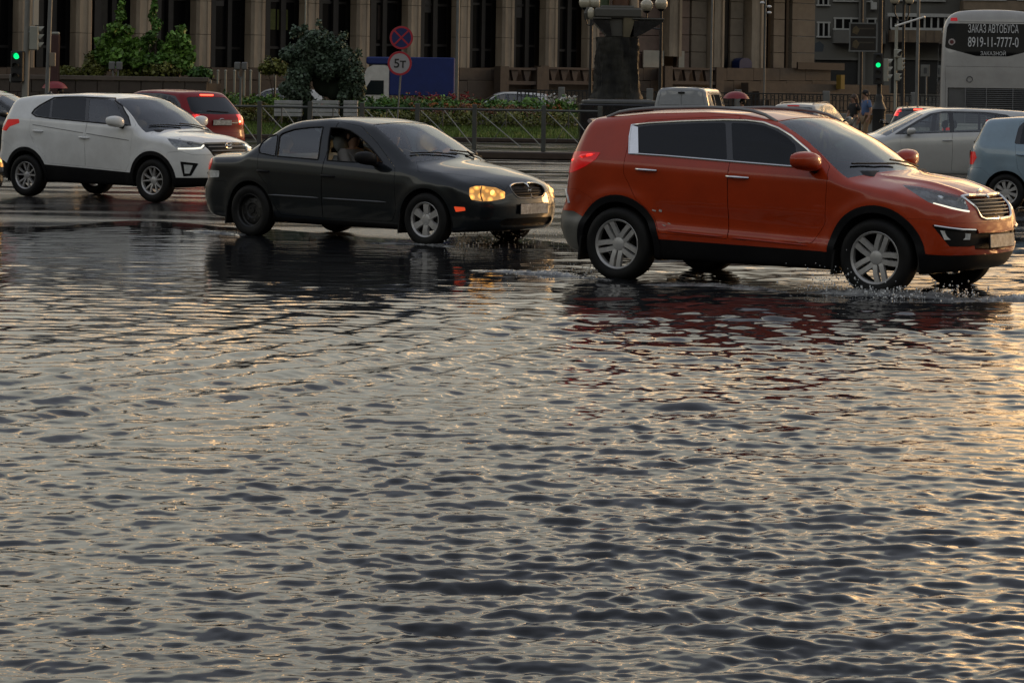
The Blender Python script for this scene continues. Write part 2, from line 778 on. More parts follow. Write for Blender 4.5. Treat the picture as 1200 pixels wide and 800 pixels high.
TAILLIT = M('tail lamp lit', (0.4, 0.01, 0.01), 0.14, coat=1, noise=.5, scale=20, emit=(1, .03, .02), estr=1.5, etex=22)
BRAKE = M('brake light', (0.5, 0.01, 0.01), .2, emit=(1, .07, .035), estr=5.0)
AMBER = M('amber lamp', (0.6, 0.3, 0.05), .15, coat=1, noise=.35, scale=18, emit=(1, .42, .07), estr=1.25, etex=15)
DRL = M('running light', (.8, .8, .75), .3, emit=(1, .93, .74), estr=1.1)
PLATE = M('number plate', (0.42, 0.42, 0.40), .4, noise=.6, scale=28, dirt=(.12, .11, .10), dirtamt=.6, dirtscale=9)
WHITEREF = M('clear lamp', (0.55, 0.56, 0.55), .15, coat=1, noise=.35, scale=18)


def ease(o):
    return o


class Car:
    def __init__(s, name, label, spec, pose, cat='car', group=None, near=-1, q=(80, 0.02, 60)):
        s.sp, s.pose, s.near = spec, pose, near
        s.body = Body(spec)
        s.root = thing(name, label, cat, (pose[0], pose[1], 0), pose[2], group)
        s.c = Cutter(s.body, *q)
        s.Rr = spec['wheel_r']

    # camera ray in the mirrored half-body frame (the near side is y > 0)
    def ray(s, px, py):
        X, Y, a = s.pose[:3]
        c, n = math.cos(a), math.sin(a)
        o = Vector((-X, -Y, CAMH))
        p = at(px, py, 1.0)
        d = Vector((p.x, p.y, p.z - CAMH))
        k = s.near
        tl = lambda v: Vector((v.x * c + v.y * n, (-v.x * n + v.y * c) * k, v.z))
        return tl(o), tl(d).normalized()

    def px(s, pts):
        out = []
        for (x, y) in pts:
            o, d = s.ray(x, y)
            t0 = max(0, o.length - 4.5)
            ts = np.arange(t0, o.length + 4.5, 0.01)
            P = np.array(o)[None, :] + ts[:, None] * np.array(d)[None, :]
            v = s.body.f(P[:, 0], P[:, 1], P[:, 2])
            i = np.argmax(v < 0)
            if not (v < 0).any():
                i = np.argmin(v)
                out.append(Vector(P[i]))
                continue
            lo, hi = ts[i] - 0.01, ts[i]
            for _ in range(20):
                m = (lo + hi) / 2
                p = o + d * m
                if s.body.f(np.float64(p.x), np.float64(p.y), np.float64(p.z)) < 0:
                    hi = m
                else:
                    lo = m
            p = o + d * hi
            out.append(Vector((p.x, p.y, p.z)))
        return out

    def cut_px(s, name, pts, only=('body',), r=0.0, n=4):
        P = s.px(pts)
        cx = sum(p[0] for p in pts) / len(pts)
        cy = sum(p[1] for p in pts) / len(pts)
        o, d = s.ray(cx, cy)
        d = Vector((d.x, d.y, 0)).normalized()
        U = Vector((-d.y, d.x, 0))
        W = Vector((0, 0, 1))
        poly = [(p.dot(U), p.z) for p in P]
        if r:
            poly = round_poly(poly, r, n)
        s.c.cut(name, poly, U, W, lambda c, nn: nn.dot(d) < -0.02, only)
        return P

    def cut_side(s, name, poly, only=('body',), r=0.0, ymin=0.3, nmin=0.2, n=4, pred=None):
        if r:
            poly = round_poly(poly, r, n)
        s.c.cut(name, poly, (1, 0, 0), (0, 0, 1), pred or (lambda c, nn: c.y > ymin and nn.y > nmin), only)

    def cut_front(s, name, poly, only=('body',), r=0.0, xmin=1.0, nmin=0.1):
        if r:
            poly = round_poly(poly, r)
        s.c.cut(name, poly, (0, 1, 0), (0, 0, 1), lambda c, nn: c.x > xmin and nn.x > nmin, only)

    def cut_rear(s, name, poly, only=('body',), r=0.0, xmax=-1.0, nmin=0.1):
        if r:
            poly = round_poly(poly, r)
        s.c.cut(name, poly, (0, 1, 0), (0, 0, 1), lambda c, nn: c.x < xmax and nn.x < -nmin, only)

    def cut_top(s, name, poly, only=('body',), r=0.0, nmin=0.15, pred=None):
        if r:
            poly = round_poly(poly, r)
        s.c.cut(name, poly, (1, 0, 0), (0, 1, 0), pred or (lambda c, nn: nn.z > nmin and c.z > s.body.z0), only)

    def ridge(s, x):
        y = 0.7
        for _ in range(60):
            z = float(s.body.T(np.float64(x), np.float64(y)))
            y = 0.5 * y + 0.5 * float(s.body.Y(np.float64(x), np.float64(z)))
        return y

    def screen(s, name, xb, sb, xh, sh, pw, only=('body',), n=9, r=0.05):
        """windscreen / rear window between base xb and header xh; s* = sweep per y^2"""
        sg = 1 if xb > xh else -1
        # side border along the pillar
        def yb(x):
            return s.ridge(x) - pw
        # base corner
        xbc = xb
        for _ in range(40):
            xbc = 0.5 * xbc + 0.5 * (xb - sg * sb * yb(xbc) ** 2)
        xhc = xh
        for _ in range(40):
            xhc = 0.5 * xhc + 0.5 * (xh - sg * sh * yb(xhc) ** 2)
        yB, yH = yb(xbc), yb(xhc)
        poly = [(xb - sg * sb * (yB * i / n) ** 2, yB * i / n) for i in range(n + 1)]
        poly += [(xbc + (xhc - xbc) * i / n, yb(xbc + (xhc - xbc) * i / n)) for i in range(1, n)]
        poly += [(xh - sg * sh * (yH * i / n) ** 2, yH * i / n) for i in range(n, -1, -1)]
        core = poly
        poly = [(poly[0][0], -0.01)] + core + [(poly[-1][0], -0.01)]
        s.scr = getattr(s, 'scr', {})
        s.scr[name] = core
        s.cut_top(name, poly, only)

    def arches(s, r, clad=0.0, cladname='arch_trim', flat=None):
        for ax in s.sp['axles']:
            az = s.Rr
            if clad:
                s.cut_side(cladname + ('_f' if ax > 0 else '_r'), circle_poly(ax, az, r + clad, 48), only=('body', 'sill', 'bumper_f', 'bumper_r'), ymin=0.35, nmin=-0.2)
            s.cut_side('hole', circle_poly(ax, az, r, 44), only=None, pred=lambda c, nn: c.y > 0.42)
        s.arch_r = r

    def part(s, name, region, m, side=0, gap=0.0, lip=0.0, push=0.0, parent=None, label=None):
        outs = []
        for sd in ((0,) if side == 0 else (1, -1)):
            me = s.c.region_mesh(region, sd, gap, lip, push)
            if me is None:
                continue
            o = link(name, me, m, parent or s.root)
            if label:
                o['label'] = label
            outs.append(o)
        return outs

    def finish(s, body_mat, regions):
        """regions: list of (part name, region, material, side, gap, lip, push)"""
        s.c.bm.verts.index_update()
        s.bodyo = s.part('body', 'body', body_mat, 0, 0.0, 0.02)[0]
        out = {}
        for r in regions:
            out[r[1]] = s.part(*r)
        s.c.bm.free()
        return out

    # ---- strips lying on the surface, both sides
    def strip(s, name, m, pts, r, closed=False, lift=0.0, sides=(1, -1), parent=None, n=6, flat=None, join=False):
        o = None
        if join:
            mb = MB()
            for sd in sides:
                mb.tube([(p[0], p[1] * sd, p[2]) for p in pts], r, n, closed)
            return mb.build(name, m, parent or s.root, sm=True)
        for sd in sides:
            q = [(p[0], p[1] * sd, p[2]) for p in pts]
            o = MB().tube(q, r, n, closed).build(name, m, parent or s.root, sm=True)
        return o

    def sidepts(s, poly, lift=0.003, step=0.05, closed=False):
        out = []
        k = len(poly)
        for i in range(k if closed else k - 1):
            a, b = Vector(poly[i]), Vector(poly[(i + 1) % k])
            n = max(1, int((b - a).length / step))
            for j in range(n):
                q = a + (b - a) * j / n
                out.append(q)
        if not closed:
            out.append(Vector(poly[-1]))
        return [(q.x, s.body.side_y(q.x, q.y) + lift, q.y) for q in out]

    def wheels(s, style, track, r=None, width=0.215, rim_r=0.22, mats=None):
        R = r or s.Rr
        tyre, rim, hub = wheel_meshes(style, R, width, rim_r)
        for i, ax in enumerate(s.sp['axles']):
            for sd in (1, -1):
                st = style
                w = bpy.data.objects.new('wheel', hub)
                COL.objects.link(w)
                w.parent = s.root
                w.location = (ax, sd * (track - width / 2 + 0.0), R)
                w.rotation_euler = (0, 0, 0 if sd > 0 else PI)
                for nm, me in (('tyre', tyre), ('rim', rim)):
                    if nm == 'rim' and isinstance(rim, (list, tuple)):
                        me = rim[i]
                    o = bpy.data.objects.new(nm, me)
                    COL.objects.link(o)
                    o.parent = w
                    o.rotation_euler = (0, random.uniform(0, 1.2), 0)
        for ax in s.sp['axles']:
            for sd in (1, -1):
                yo = s.body.side_y(ax, R + s.arch_r * .9) - 0.035
                n, r = 22, s.arch_r + .012
                vs = [(ax + r * math.cos(t), y * sd, R + r * math.sin(t)) for y in (yo, yo - .36) for t in np.linspace(-.25, PI + .25, n)]
                mb = MB().add(vs, [(i, i + 1, n + i + 1, n + i) for i in range(n - 1)] + [tuple(range(n, 2 * n))])
                mb.build('wheel_well', UNDER, s.root)

    def mirror(s, c, d, m, foot=BLACKP, fold=0.0):
        """door mirrors: a shaped shell with its glass, on a short arm"""
        for sd in (1, -1):
            mb = MB()
            x, y, z = c
            vs, fs = [], []
            n, k = 14, 6
            mb.sphere((x, sd * y, z), 0.5, 16, 10, (d[0], d[1], d[2]))
            me = mb.mesh('mirror', True)
            # boxier shell, flat behind, tapering to its outer end
            sp_ = lambda t, e: math.copysign(abs(t) ** e, t)
            for v in me.vertices:
                ux, uy, uz = (v.co.x - x) / (d[0] * .5), (v.co.y - sd * y) / (d[1] * .5), (v.co.z - z) / (d[2] * .5)
                ux, uy, uz = sp_(ux, .85), sp_(uy, .62), sp_(uz, .72)
                tp = 1 - .30 * max(0, uy * sd)
                uz = uz * tp if uz > 0 else uz * (.72 + .1 * tp)
                ux = ux * (1 - .25 * max(0, uy * sd))
                if ux < -.3:
                    ux = -.3 + (ux + .3) * .22
                v.co = (x + ux * d[0] * .5 - .03 * max(0, uy * sd), sd * y + uy * d[1] * .5, z + uz * d[2] * .5 + .02 * uy * sd)
            smooth(me, 60)
            o = link('mirror', me, m, s.root)
            g = MB().box((x - d[0] * 0.215, sd * y, z + .01), (0.008, d[1] * .74, d[2] * .56), bev=.003).build('mirror_glass', CHROME, o)
            yb = s.body.side_y(x + .02, z - d[2] * .45)
            MB().tube([(x + .01, sd * (y - d[1] * .2), z - d[2] * .25), (x + .02, sd * (yb + .03), z - d[2] * .36), (x + .03, sd * (yb - .03), z - d[2] * .42)], [.03, .028, .035], 8).build('mirror_foot', foot, o, sm=True)

    def handle(s, x, z, m, L=0.2, parents=None, r=.013):
        for i, sd in enumerate((1, -1)):
            y = s.body.side_y(x, z)
            pts = []
            for j in range(9):
                t = j / 8 * 2 - 1
                xx = x + t * L / 2
                yy = s.body.side_y(xx, z) + 0.004 + 0.03 * (1 - t ** 4)
                pts.append((xx, sd * yy, z - .004 * t))
            mb = MB().tube(pts, [r * (.75 + .25 * (1 - abs(j / 4 - 1))) for j in range(9)], 8)
            par = parents[i] if parents else s.root
            o = mb.build('handle', m, par, sm=True)

    def seats(s, xs, z=0.55, m=None, w=0.48, rear=None, dash=None, wheel=True, hgt=.6):
        m = m or SEATM
        for (x, kind) in xs:
            ys = (-0.37, 0.37) if kind == 'f' else (0,)
            for y in ys:
                ww = w if kind == 'f' else 1.2
                mb = MB()
                mb.box((x, y, z - .08), (.5, ww, .16), bev=.06)
                mb.box((x - .27, y, z + .26), (.14, ww * .95, hgt), ry=-.22, bev=.06)
                o = mb.build('seat', m, s.root, sm=50)
                for hy in ((0,) if kind == 'f' else (-.38, .38)):
                    hb = MB().box((x - .37, y + hy, z + .26 + hgt * .5 + .13), (.10, .25, .18), ry=-.18, bev=.045)
                    hb.box((x - .36, y + hy, z + .26 + hgt * .5 + .02), (.02, .12, .1))
                    hb.build('headrest', m, o, sm=50)
        if dash:
            x, zz, wd = dash
            mb = MB().box((x + .1, 0, zz - .16), (.55, wd, .3), bev=.09)
            mb.build('dashboard', DARKIN, s.root, sm=50)
            if wheel:
                mb = MB()
                pts = []
                for i in range(24):
                    t = 2 * PI * i / 24
                    pts.append(Vector((x - .32 + .08 * math.sin(t), .37 + .18 * math.cos(t), zz - .05 + .165 * math.sin(t))))
                mb.tube(pts, .014, 6, True)
                mb.tube([pts[0], (x - .30, .37, zz - .07), pts[12]], .016, 6)
                mb.tube([(x - .30, .37, zz - .07), (x - .1, .37, zz - .15)], .03, 6)
                mb.build('steering_wheel', DARKIN, s.root, sm=True)
        mb = MB().box(((xs[0][0] + xs[-1][0]) / 2, 0, z - .25), (2.3, 1.3, .05))
        mb.build('cabin_floor', DARKIN, s.root)

    def plate(s, front=True, z=0.5, y=0.0, w=.52, h=.112, tilt=0.0, pad=.012):
        sg = 1 if front else -1
        x = max(abs(s.body.end_x(y, z, sg)), abs(s.body.end_x(y + .24, z, sg)))
        o = MB().box((sg * (x + pad), y, z), (.012, w + .012, h + .012), ry=tilt, bev=.003).build('number_plate', BLACKP, s.root)
        MB().box((sg * (x + pad + .008), y, z), (.005, w, h), ry=tilt, bev=.001).build('plate_face', PLATE, o)
        return x + pad

    def wiper(s, pts, m=BLACKP):
        """pts: (x, y) along the blade; sits on the windscreen"""
        P = []
        for (x, y) in pts:
            P.append((x, y, s.body.top_z(x, abs(y)) + .018))
        mb = MB().tube(P, .009, 5)
        a, b = Vector(P[len(P) // 2]), None
        mb.build('wiper', m, s.root, sm=True)


def wheel_meshes(style, R, width, rr):
    w = width / 2
    t = MB()
    prof = [(rr - .012, -w * .78), (rr + .012, -w * .92), (rr + (R - rr) * .45, -w * 1.0), (R - .03, -w * .93), (R - .008, -w * .74), (R, -w * .4), (R - .004, 0), (R, w * .4), (R - .008, w * .74), (R - .03, w * .93), (rr + (R - rr) * .45, w), (rr + .012, w * .92), (rr - .012, w * .78)]
    t.lathe(prof, (0, 0, 0), 'Y', 56)
    # tread blocks as shallow ribs
    tyre = t.mesh('tyre', 35)
    tyre.materials.append(RUBBER)
    hub = MB()
    hub.lathe([(0.0, .01), (.13, .01), (.13, -.03), (0, -.03)], (0, 0, 0), 'Y', 24)
    hub.lathe([(rr - .015, -w * .75), (rr - .02, w * .2), (rr - .005, w * .7)], (0, 0, 0), 'Y', 40)
    hubm = hub.mesh('wheel', 35)
    hubm.materials.append(M('brake disc', (.05, .048, .045), .5, metal=.6, noise=.3, scale=9))

    def rim(kind):
        mb = MB()
        yo = w * .62
        mb.lathe([(rr - .022, w * .3), (rr - .022, w * .72), (rr - .006, w * .86), (rr + .004, w * .80), (rr + .002, w * .6)], (0, 0, 0), 'Y', 56)

        def spoke(a, w0, w1, r0, r1, y0, y1, th=.03, skew=0.0):
            ca, sa = math.cos(a), math.sin(a)
            vs = []
            for (r, ww, y, da) in ((r0, w0, y0, 0), ((r0 + r1) / 2, (w0 + w1) / 2 * .92, (y0 + y1) / 2 + .008, skew / 2), (r1, w1, y1, skew)):
                for (q, yy) in ((-ww / 2, y - th), (-ww / 2 * .8, y), (ww / 2 * .8, y), (ww / 2, y - th)):
                    q += da
                    vs.append((ca * r - sa * q, yy, sa * r + ca * q))
            fs = []
            for k in range(2):
                for j in range(4):
                    fs.append((k * 4 + j, k * 4 + (j + 1) % 4, k * 4 + 4 + (j + 1) % 4, k * 4 + 4 + j))
            fs += [(0, 1, 2, 3), (11, 10, 9, 8)]
            mb.add(vs, fs)
        if kind == 'five_twin':      # five broad spokes, each split along its middle
            for i in range(5):
                a = 2 * PI * i / 5
                for sg in (-1, 1):
                    spoke(a, .056, .058, .045, rr - .012, yo - .012, yo + .012, .03, 0)
                    mb.v[-12:] = [tuple(Vector(v) + Vector((-math.sin(a), 0, math.cos(a))) * sg * .032 * (0.9 if k < 4 else 1.1)) for k, v in enumerate(mb.v[-12:])]
            mb.lathe([(0.0, yo + .004), (.03, yo + .004), (.06, yo - .006), (.075, yo - .03)], (0, 0, 0), 'Y', 24)
        elif kind == 'five_y':
            for i in range(5):
                a = 2 * PI * i / 5
                for sg in (-1, 1):
                    spoke(a + sg * .10, .032, .03, .04, rr - .015, yo - .02, yo + .008, .03, sg * .035)
            mb.lathe([(0.0, yo), (.03, yo), (.055, yo - .01), (.07, yo - .035)], (0, 0, 0), 'Y', 24)
        elif kind == 'six':
            for i in range(6):
                a = 2 * PI * i / 6
                spoke(a, .075, .10, .05, rr - .012, yo - .002, yo + .006, .03)
            mb.lathe([(0.0, yo + .006), (.035, yo + .006), (.06, yo), (.085, yo - .012), (.09, yo - .03)], (0, 0, 0), 'Y', 24)
            for i in range(4):
                a = 2 * PI * i / 4 + .4
                mb.sphere((math.cos(a) * .052, yo + .002, math.sin(a) * .052), .008, 8, 6)
        elif kind == 'steel':
            n = 40
            mb.lathe([(rr - .02, w * .2), (rr - .035, w * .1), (rr - .06, w * .3), (.09, w * .34), (.075, w * .2), (.0, w * .2)], (0, 0, 0), 'Y', n)
            for i in range(8):
                a = 2 * PI * i / 8
                c = Vector((math.cos(a), 0, math.sin(a)))
                mb.lathe([(.016, w * .345), (.012, w * .36), (.0, w * .362)], (c.x * (rr - .075), 0, c.z * (rr - .075)), 'Y', 10)
            for i in range(4):
                a = 2 * PI * i / 4
                mb.cyl((math.cos(a) * .05, w * .2, math.sin(a) * .05), (math.cos(a) * .05, w * .32, math.sin(a) * .05), .01, n=6)
            mb.cyl((0, w * .2, 0), (0, w * .36, 0), .03, n=12)
        elif kind == 'cover':
            for i in range(9):
                a = 2 * PI * i / 9
                spoke(a, .04, .075, .04, rr - .012, yo - .004, yo + .004, .03)
            mb.lathe([(0.0, yo + .003), (.05, yo), (.07, yo - .02)], (0, 0, 0), 'Y', 20)
        me = mb.mesh('rim', 35)
        me.materials.append(STEELW if kind == 'steel' else ALLOY)
        return me
    if isinstance(style, (tuple, list)):
        return tyre, [rim(k) for k in style], hubm
    r = rim(style)
    return tyre, [r, r], hubm
# ------------------------------------------------------------------ the orange crossover
def dbg(n, P):
    if DEBUG:
        print(n, [tuple(round(c, 3) for c in p) for p in P])


DEBUG = False
ORANGE = paint('orange paint', (0.40, 0.034, 0.003), metal=0.0, rough=.42, amt=.22, dirt=(.20, .02, .004), coat=.8)


def build_orange():
    sp = dict(
        wheel_r=0.345, axles=(-1.32, 1.32),
        top=[(-2.1, 1.47), (-1.85, 1.535), (-1.2, 1.60), (-0.55, 1.622), (-0.1, 1.607), (0.28, 1.55), (0.65, 1.385), (1.14, 1.10), (1.24, 1.065), (1.65, 1.01), (1.88, 0.94), (2.05, .85)],
        topsm=.05,
        crown=[(-2, .05), (-1, .05), (0.2, .055), (1.1, .05), (1.3, .055), (1.9, .05), (2.2, .04)],
        hw=[(-2.25, .86), (-1.9, .895), (-1.3, .922), (0, .928), (1.3, .925), (1.9, .90), (2.2, .87)],
        belt=[(-1.9, 1.215), (-1.2, 1.195), (0.6, 1.125), (1.0, 1.11)], belt0=1.15,
        ridge=(1.12, .50, .30, .014), lowsm=.014,
        low=[(.15, -.11), (.30, -.06), (.42, -.030), (.47, -.028), (.53, -.050), (.62, -.044), (.74, -.018), (.90, -.004), (1.02, 0.0), (1.06, -.010), (1.11, -.026), (1.16, -.05), (1.35, -.125), (1.58, -.24)],
        ct=[(-2.1, .10), (-1.6, .04), (-.9, .0), (0.2, 0.0), (.7, .03), (1.1, .08)],
        xf=[(.2, 1.94), (.30, 2.03), (.40, 2.085), (.55, 2.10), (.68, 2.085), (.80, 2.055), (.90, 2.0), (.97, 1.90)],
        xr=[(.25, -2.06), (.36, -2.13), (.48, -2.185), (.62, -2.175), (.70, -2.13), (.95, -2.105), (1.12, -2.07), (1.20, -2.03), (1.45, -1.90), (1.56, -1.84)],
        planf=(.15, .17), planr=(.10, .14), sweep=[(-1.6, -.14), (-.6, 0), (.2, .14), (1.1, .22)],
        zb=[(-2.2, .30), (-1.6, .22), (1.6, .21), (2.1, .25)], k=(.075, .085, .05),
        arch=[(-1.32, .345, .46, .022), (1.32, .345, .46, .022)])
    c = Car('parked_car' if False else 'car', 'orange crossover with chrome window trim driving through the flooded roadway', sp, (2.594, 23.807, -.594), group='cars in the traffic')
    B = c.body
    W = c.px([(722, 289)])
    dlo_px = [(737.5, 180), (738, 160), (740.5, 146.5), (760, 144.3), (800, 142), (850, 140.5), (875, 141), (895, 143.5), (912, 150), (928, 159.5), (946, 174.8), (952, 181), (953, 196.5), (923, 195), (850, 189), (780, 183)]
    P = c.px(dlo_px)
    dbg('dlo', P)
    c.cut_px('dlo', dlo_px)
    c.cut_px('win_r', [(748.5, 179.2), (748, 149), (770, 146.5), (820, 144.5), (850, 144), (852, 187), (800, 182.5)], only=('dlo',), r=.02)
    c.cut_px('win_f', [(859, 187.6), (857, 144.2), (880, 145), (896, 147.5), (910, 153.5), (923, 161), (932, 170), (934, 193.5)], only=('dlo',), r=.02)
    # lamps
    hl = c.px([(1057, 216.5), (1090, 222), (1129, 230.5), (1137.5, 249), (1115, 245), (1088, 237.5)])
    dbg('headlamp', hl)
    c.cut_px('headlamp', [(1057, 216.5), (1075, 218.5), (1100, 223.5), (1129, 230.5), (1137.5, 249.5), (1115, 245), (1088, 237)], r=.012)
    dbg('fog', c.px([(1091.5, 263), (1144, 267.5), (1140, 285), (1111, 290), (1098, 275)]))
    c.cut_px('fog', [(1092, 263.5), (1115, 266), (1146, 268.5), (1150, 284), (1140, 289), (1113, 289)], r=.02)
    dbg('tail', c.px([(665.5, 179), (703, 179), (694, 190), (670, 201.5)]))
    c.cut_px('tail', [(664, 178.5), (680, 177.5), (703.5, 178.8), (698, 187), (686, 195), (671, 202), (664, 203)], r=.012)
    dbg('grille', c.px([(1123, 231.5), (1150, 257), (1162, 225), (1175, 254), (1160, 271), (1181, 290)]))
    c.cut_front('grille', [(-.02, .885), (.30, .895), (.405, .885), (.36, .80), (.33, .72), (.27, .70), (-.02, .695)], r=.02)
    c.cut_front('intake', [(-.02, .565), (.36, .575), (.46, .54), (.42, .43), (-.02, .42)], r=.02)
    c.screen('screen', 1.17, .22, .25, .12, .085)
    c.screen('sunroof', -.42, .05, .02, .05, .25) if False else None
    c.cut_rear('rear_screen', [(-.02, 1.44), (.50, 1.43), (.60, 1.40), (.66, 1.20), (.55, 1.16), (-.02, 1.15)], r=.03)
    # hood
    hp = c.px([(985, 193), (1010, 198.5), (1035, 206), (1058, 215.0), (1090, 220.8), (1122, 228.0)])
    dbg('hood', hp)
    xs = [(p.x, p.y) for p in hp]
    b0 = 1.17
    poly = [(b0 + .02, -.01)] + [(b0 + .02 - .22 * (.72 * i / 6) ** 2, .72 * i / 6) for i in range(1, 7)]
    poly += xs[1:] + [(1.94, .40), (1.975, .2), (1.985, -.01)]
    c.cut_top('hood', poly, only=('body',))
    c.arches(.395, .065)
    c.cut_side('sill', [(-1.1, .05), (1.1, .05), (1.1, .372), (-1.1, .415)], ymin=.5, nmin=-.5)
    c.cut_side('bumper_low_r', [(-3, .05), (-1.5, .05), (-1.5, .5), (-1.84, .63), (-3, .63)], ymin=-1, nmin=-2)
    c.cut_side('bumper_low_f', [(1.5, .05), (3, .05), (3, .36), (1.9, .385), (1.5, .42)], ymin=-1, nmin=-2)
    c.cut_side('bumper_f', [(1.5, .3), (3, .3), (3, .655), (1.93, .665), (1.8, .70), (1.58, .70), (1.5, .6)], ymin=-1, nmin=-2)
    c.cut_side('bumper_r', [(-3, .5), (-1.5, .5), (-1.60, .76), (-1.78, .84), (-3, .84)], ymin=-1, nmin=-2)
    c.cut_side('door_f', [(-.15, .44), (.70, .44), (.83, .62), (.86, 1.0), (.84, 1.13), (.62, 1.30), (.2, 1.53), (-.15, 1.56), (-.14, 1.1)], r=.03)
    c.cut_side('door_r', [(-.15, .44), (-.86, .46), (-.93, .62), (-1.12, .78), (-1.25, 1.0), (-1.25, 1.40), (-1.1, 1.50), (-.15, 1.56), (-.14, 1.1)], r=.03)
    R = c.finish(ORANGE, [
        ('door', 'door_f', ORANGE, 1, .0045, .03), ('door', 'door_r', ORANGE, 1, .0045, .03),
        ('hood', 'hood', ORANGE, 0, .003, .03), ('bumper', 'bumper_f', ORANGE, 0, .002, .03), ('bumper', 'bumper_r', ORANGE, 0, .002, .03),
        ('bumper_skirt', 'bumper_low_f', BLACKP, 0, 0, .03), ('bumper_skirt', 'bumper_low_r', M('grey plastic', (.10, .10, .09), .45, noise=.2, dirt=(.2, .18, .13), dirtamt=.5, coat=.3), 0, 0, .03),
        ('sill_cladding', 'sill', BLACKP, 1, 0, .03), ('arch_trim', 'arch_trim_f', BLACKP, 1, 0, .05, -.006), ('arch_trim', 'arch_trim_r', BLACKP, 1, 0, .05, -.006),
        ('pillar_trim', 'dlo', GLOSSK, 1, 0, .01, .002), ('window', 'win_r', TINT, 1, 0, 0, .004), ('window', 'win_f', glass('front side glass', (.035, .055, .052), ior=1.42), 1, 0, 0, .004),
        ('windscreen', 'screen', SCREEN, 0, 0, 0, .004), ('rear_window', 'rear_screen', TINT, 0, 0, 0, .004),
        ('headlight', 'headlamp', LENS, 1, 0, .06), ('tail_light', 'tail', TAILRED, 1, 0, .03, -.004), ('fog_light_recess', 'fog', BLACKP, 1, .0, .05, .016),
        ('grille', 'grille', BLACKP, 0, 0, .0, .035), ('air_intake', 'intake', BLACKP, 0, 0, .0, .03)])
    # chrome line round the side windows, with its broad rear end
    c.strip('window_trim', CHROME, c.sidepts([(p.x, p.z) for p in P], .003, .06, True), .0095, True)
    for sd in (1, -1):
        q = c.px([(737.5, 180), (740.5, 146.5), (748, 149), (748.5, 179.2)])
        MB().add([(p.x, (p.y + .006) * sd, p.z) for p in q], [(0, 1, 2, 3)]).build('window_trim', CHROME, c.root)
    # headlamp insides: bowl, projector, running light along the lower edge
    for i, h in enumerate(R['headlamp']):
        sd = (1, -1)[i]
        mb = MB()
        vs = [(p.x - .045, (p.y - .045) * sd, p.z) for p in hl]
        mb.add(vs, [tuple(range(len(vs)))])
        mb.build('reflector', BOWL, h)
        mc = (hl[2] + hl[4]) / 2
        for k, (fx, r) in enumerate(((.32, .042), (.62, .05))):
            p = hl[0] * (1 - fx) + (hl[3] * .5 + hl[2] * .5) * fx
            MB().sphere((p.x - .04, (p.y - .035) * sd, p.z - .02), r, 16, 10).build('projector', GLOSSK if k == 0 else CHROME, h, sm=True)
        low = c.px([(1094, 238.5), (1106, 241.5), (1118, 244.6), (1130, 247), (1136, 247.8)])
        MB().tube([(p.x - .006, (p.y - .006) * sd, p.z) for p in low], .009, 6).build('running_light', DRL, h, sm=True)
        # dark eyebrow across the lamp's upper half
    for i, h in enumerate(R['fog']):
        sd = (1, -1)[i]
        q = c.px([(1094, 264.5), (1112, 267.2), (1128, 269), (1143, 269.5)])
        MB().tube([(p.x + .004, (p.y + .004) * sd, p.z) for p in q], .011, 8).build('chrome_strip', CHROME, h, sm=True)
        a = c.px([(1102, 270), (1138, 274), (1137, 281), (1107, 281)])
        MB().add([(p.x - .004, (p.y - .004) * sd, p.z) for p in a], [(0, 1, 2, 3)]).build('fog_light', WHITEREF, h)
    # grille bars and frame
    g = R['grille'][0]
    for k, z in enumerate((.735, .765, .795, .825, .855)):
        hw = .31 + (z - .72) * .40
        pts = [(B.end_x(hw * t, z) - .012, hw * t, z) for t in np.linspace(-1, 1, 13)]
        MB().tube(pts, .0085, 6).build('slat', M('slat grey', (.05, .05, .05), .3, metal=.4), g, sm=True)
    half = round_poly([(0.0, .890), (.30, .900), (.41, .890), (.365, .80), (.335, .715), (.27, .694), (0.0, .69)], .02)
    pts = [(B.end_x(y, z) + .002, y, z) for y, z in half] + [(B.end_x(y, z) + .002, -y, z) for y, z in half[::-1]]
    MB().tube(pts, .013, 8, True).build('grille_frame', CHROME, g, sm=True)
    MB().sphere((B.end_x(0, .925) + .0, 0, .925), .06, 20, 8, (.18, 1, .52)).build('badge', CHROME, c.root, sm=True)
    c.plate(True, .50, 0, tilt=-.05, pad=.02)
    c.plate(False, .98, 0, pad=.008)
    # roof rails
    for sd in (1, -1):
        pts = []
        for i in range(15):
            t = i / 14
            x = -1.62 + 1.82 * t
            y = c.ridge(x) - .085
            pts.append((x, y * sd, B.top_z(x, y) + .045 * min(1, 9 * t, 9 * (1 - t)) ** .5 - .004))
        MB().tube(pts, .016, 8).build('roof_rail', M('rail grey', (.20, .20, .20), .35, metal=.6), c.root, sm=True)
    # spoiler lip
    pts = [(B.end_x(y, 1.47, -1) - .03, y, 1.485 - .02 * y * y) for y in np.linspace(-.58, .58, 9)]
    MB().tube(pts, .022, 8).build('spoiler', M('rail grey', (.2, .2, .2)), c.root, sm=True)
    for i, h in enumerate(R['tail']):
        sd = (1, -1)[i]
        q = c.px([(671, 188), (684, 182.5), (697, 180.5)])
        MB().tube([(p.x, (p.y + .002) * sd, p.z) for p in q], [.012, .02, .008], 6).build('lamp_strip', TAILLIT, h, sm=True)
    # reflectors and lights low on the rear corner
    for sd in (1, -1):
        q = c.px([(664, 222), (665.5, 230), (667, 238)])
        MB().tube([(p.x, p.y * sd, p.z) for p in q], .014, 6).build('reflector', WHITEREF, c.root, sm=True)
    hd = [R['door_f'], R['door_r']]
    c.handle(-.04, 1.008, CHROME, .23, R['door_f'])
    c.handle(-1.0, 1.045, CHROME, .22, R['door_r'])
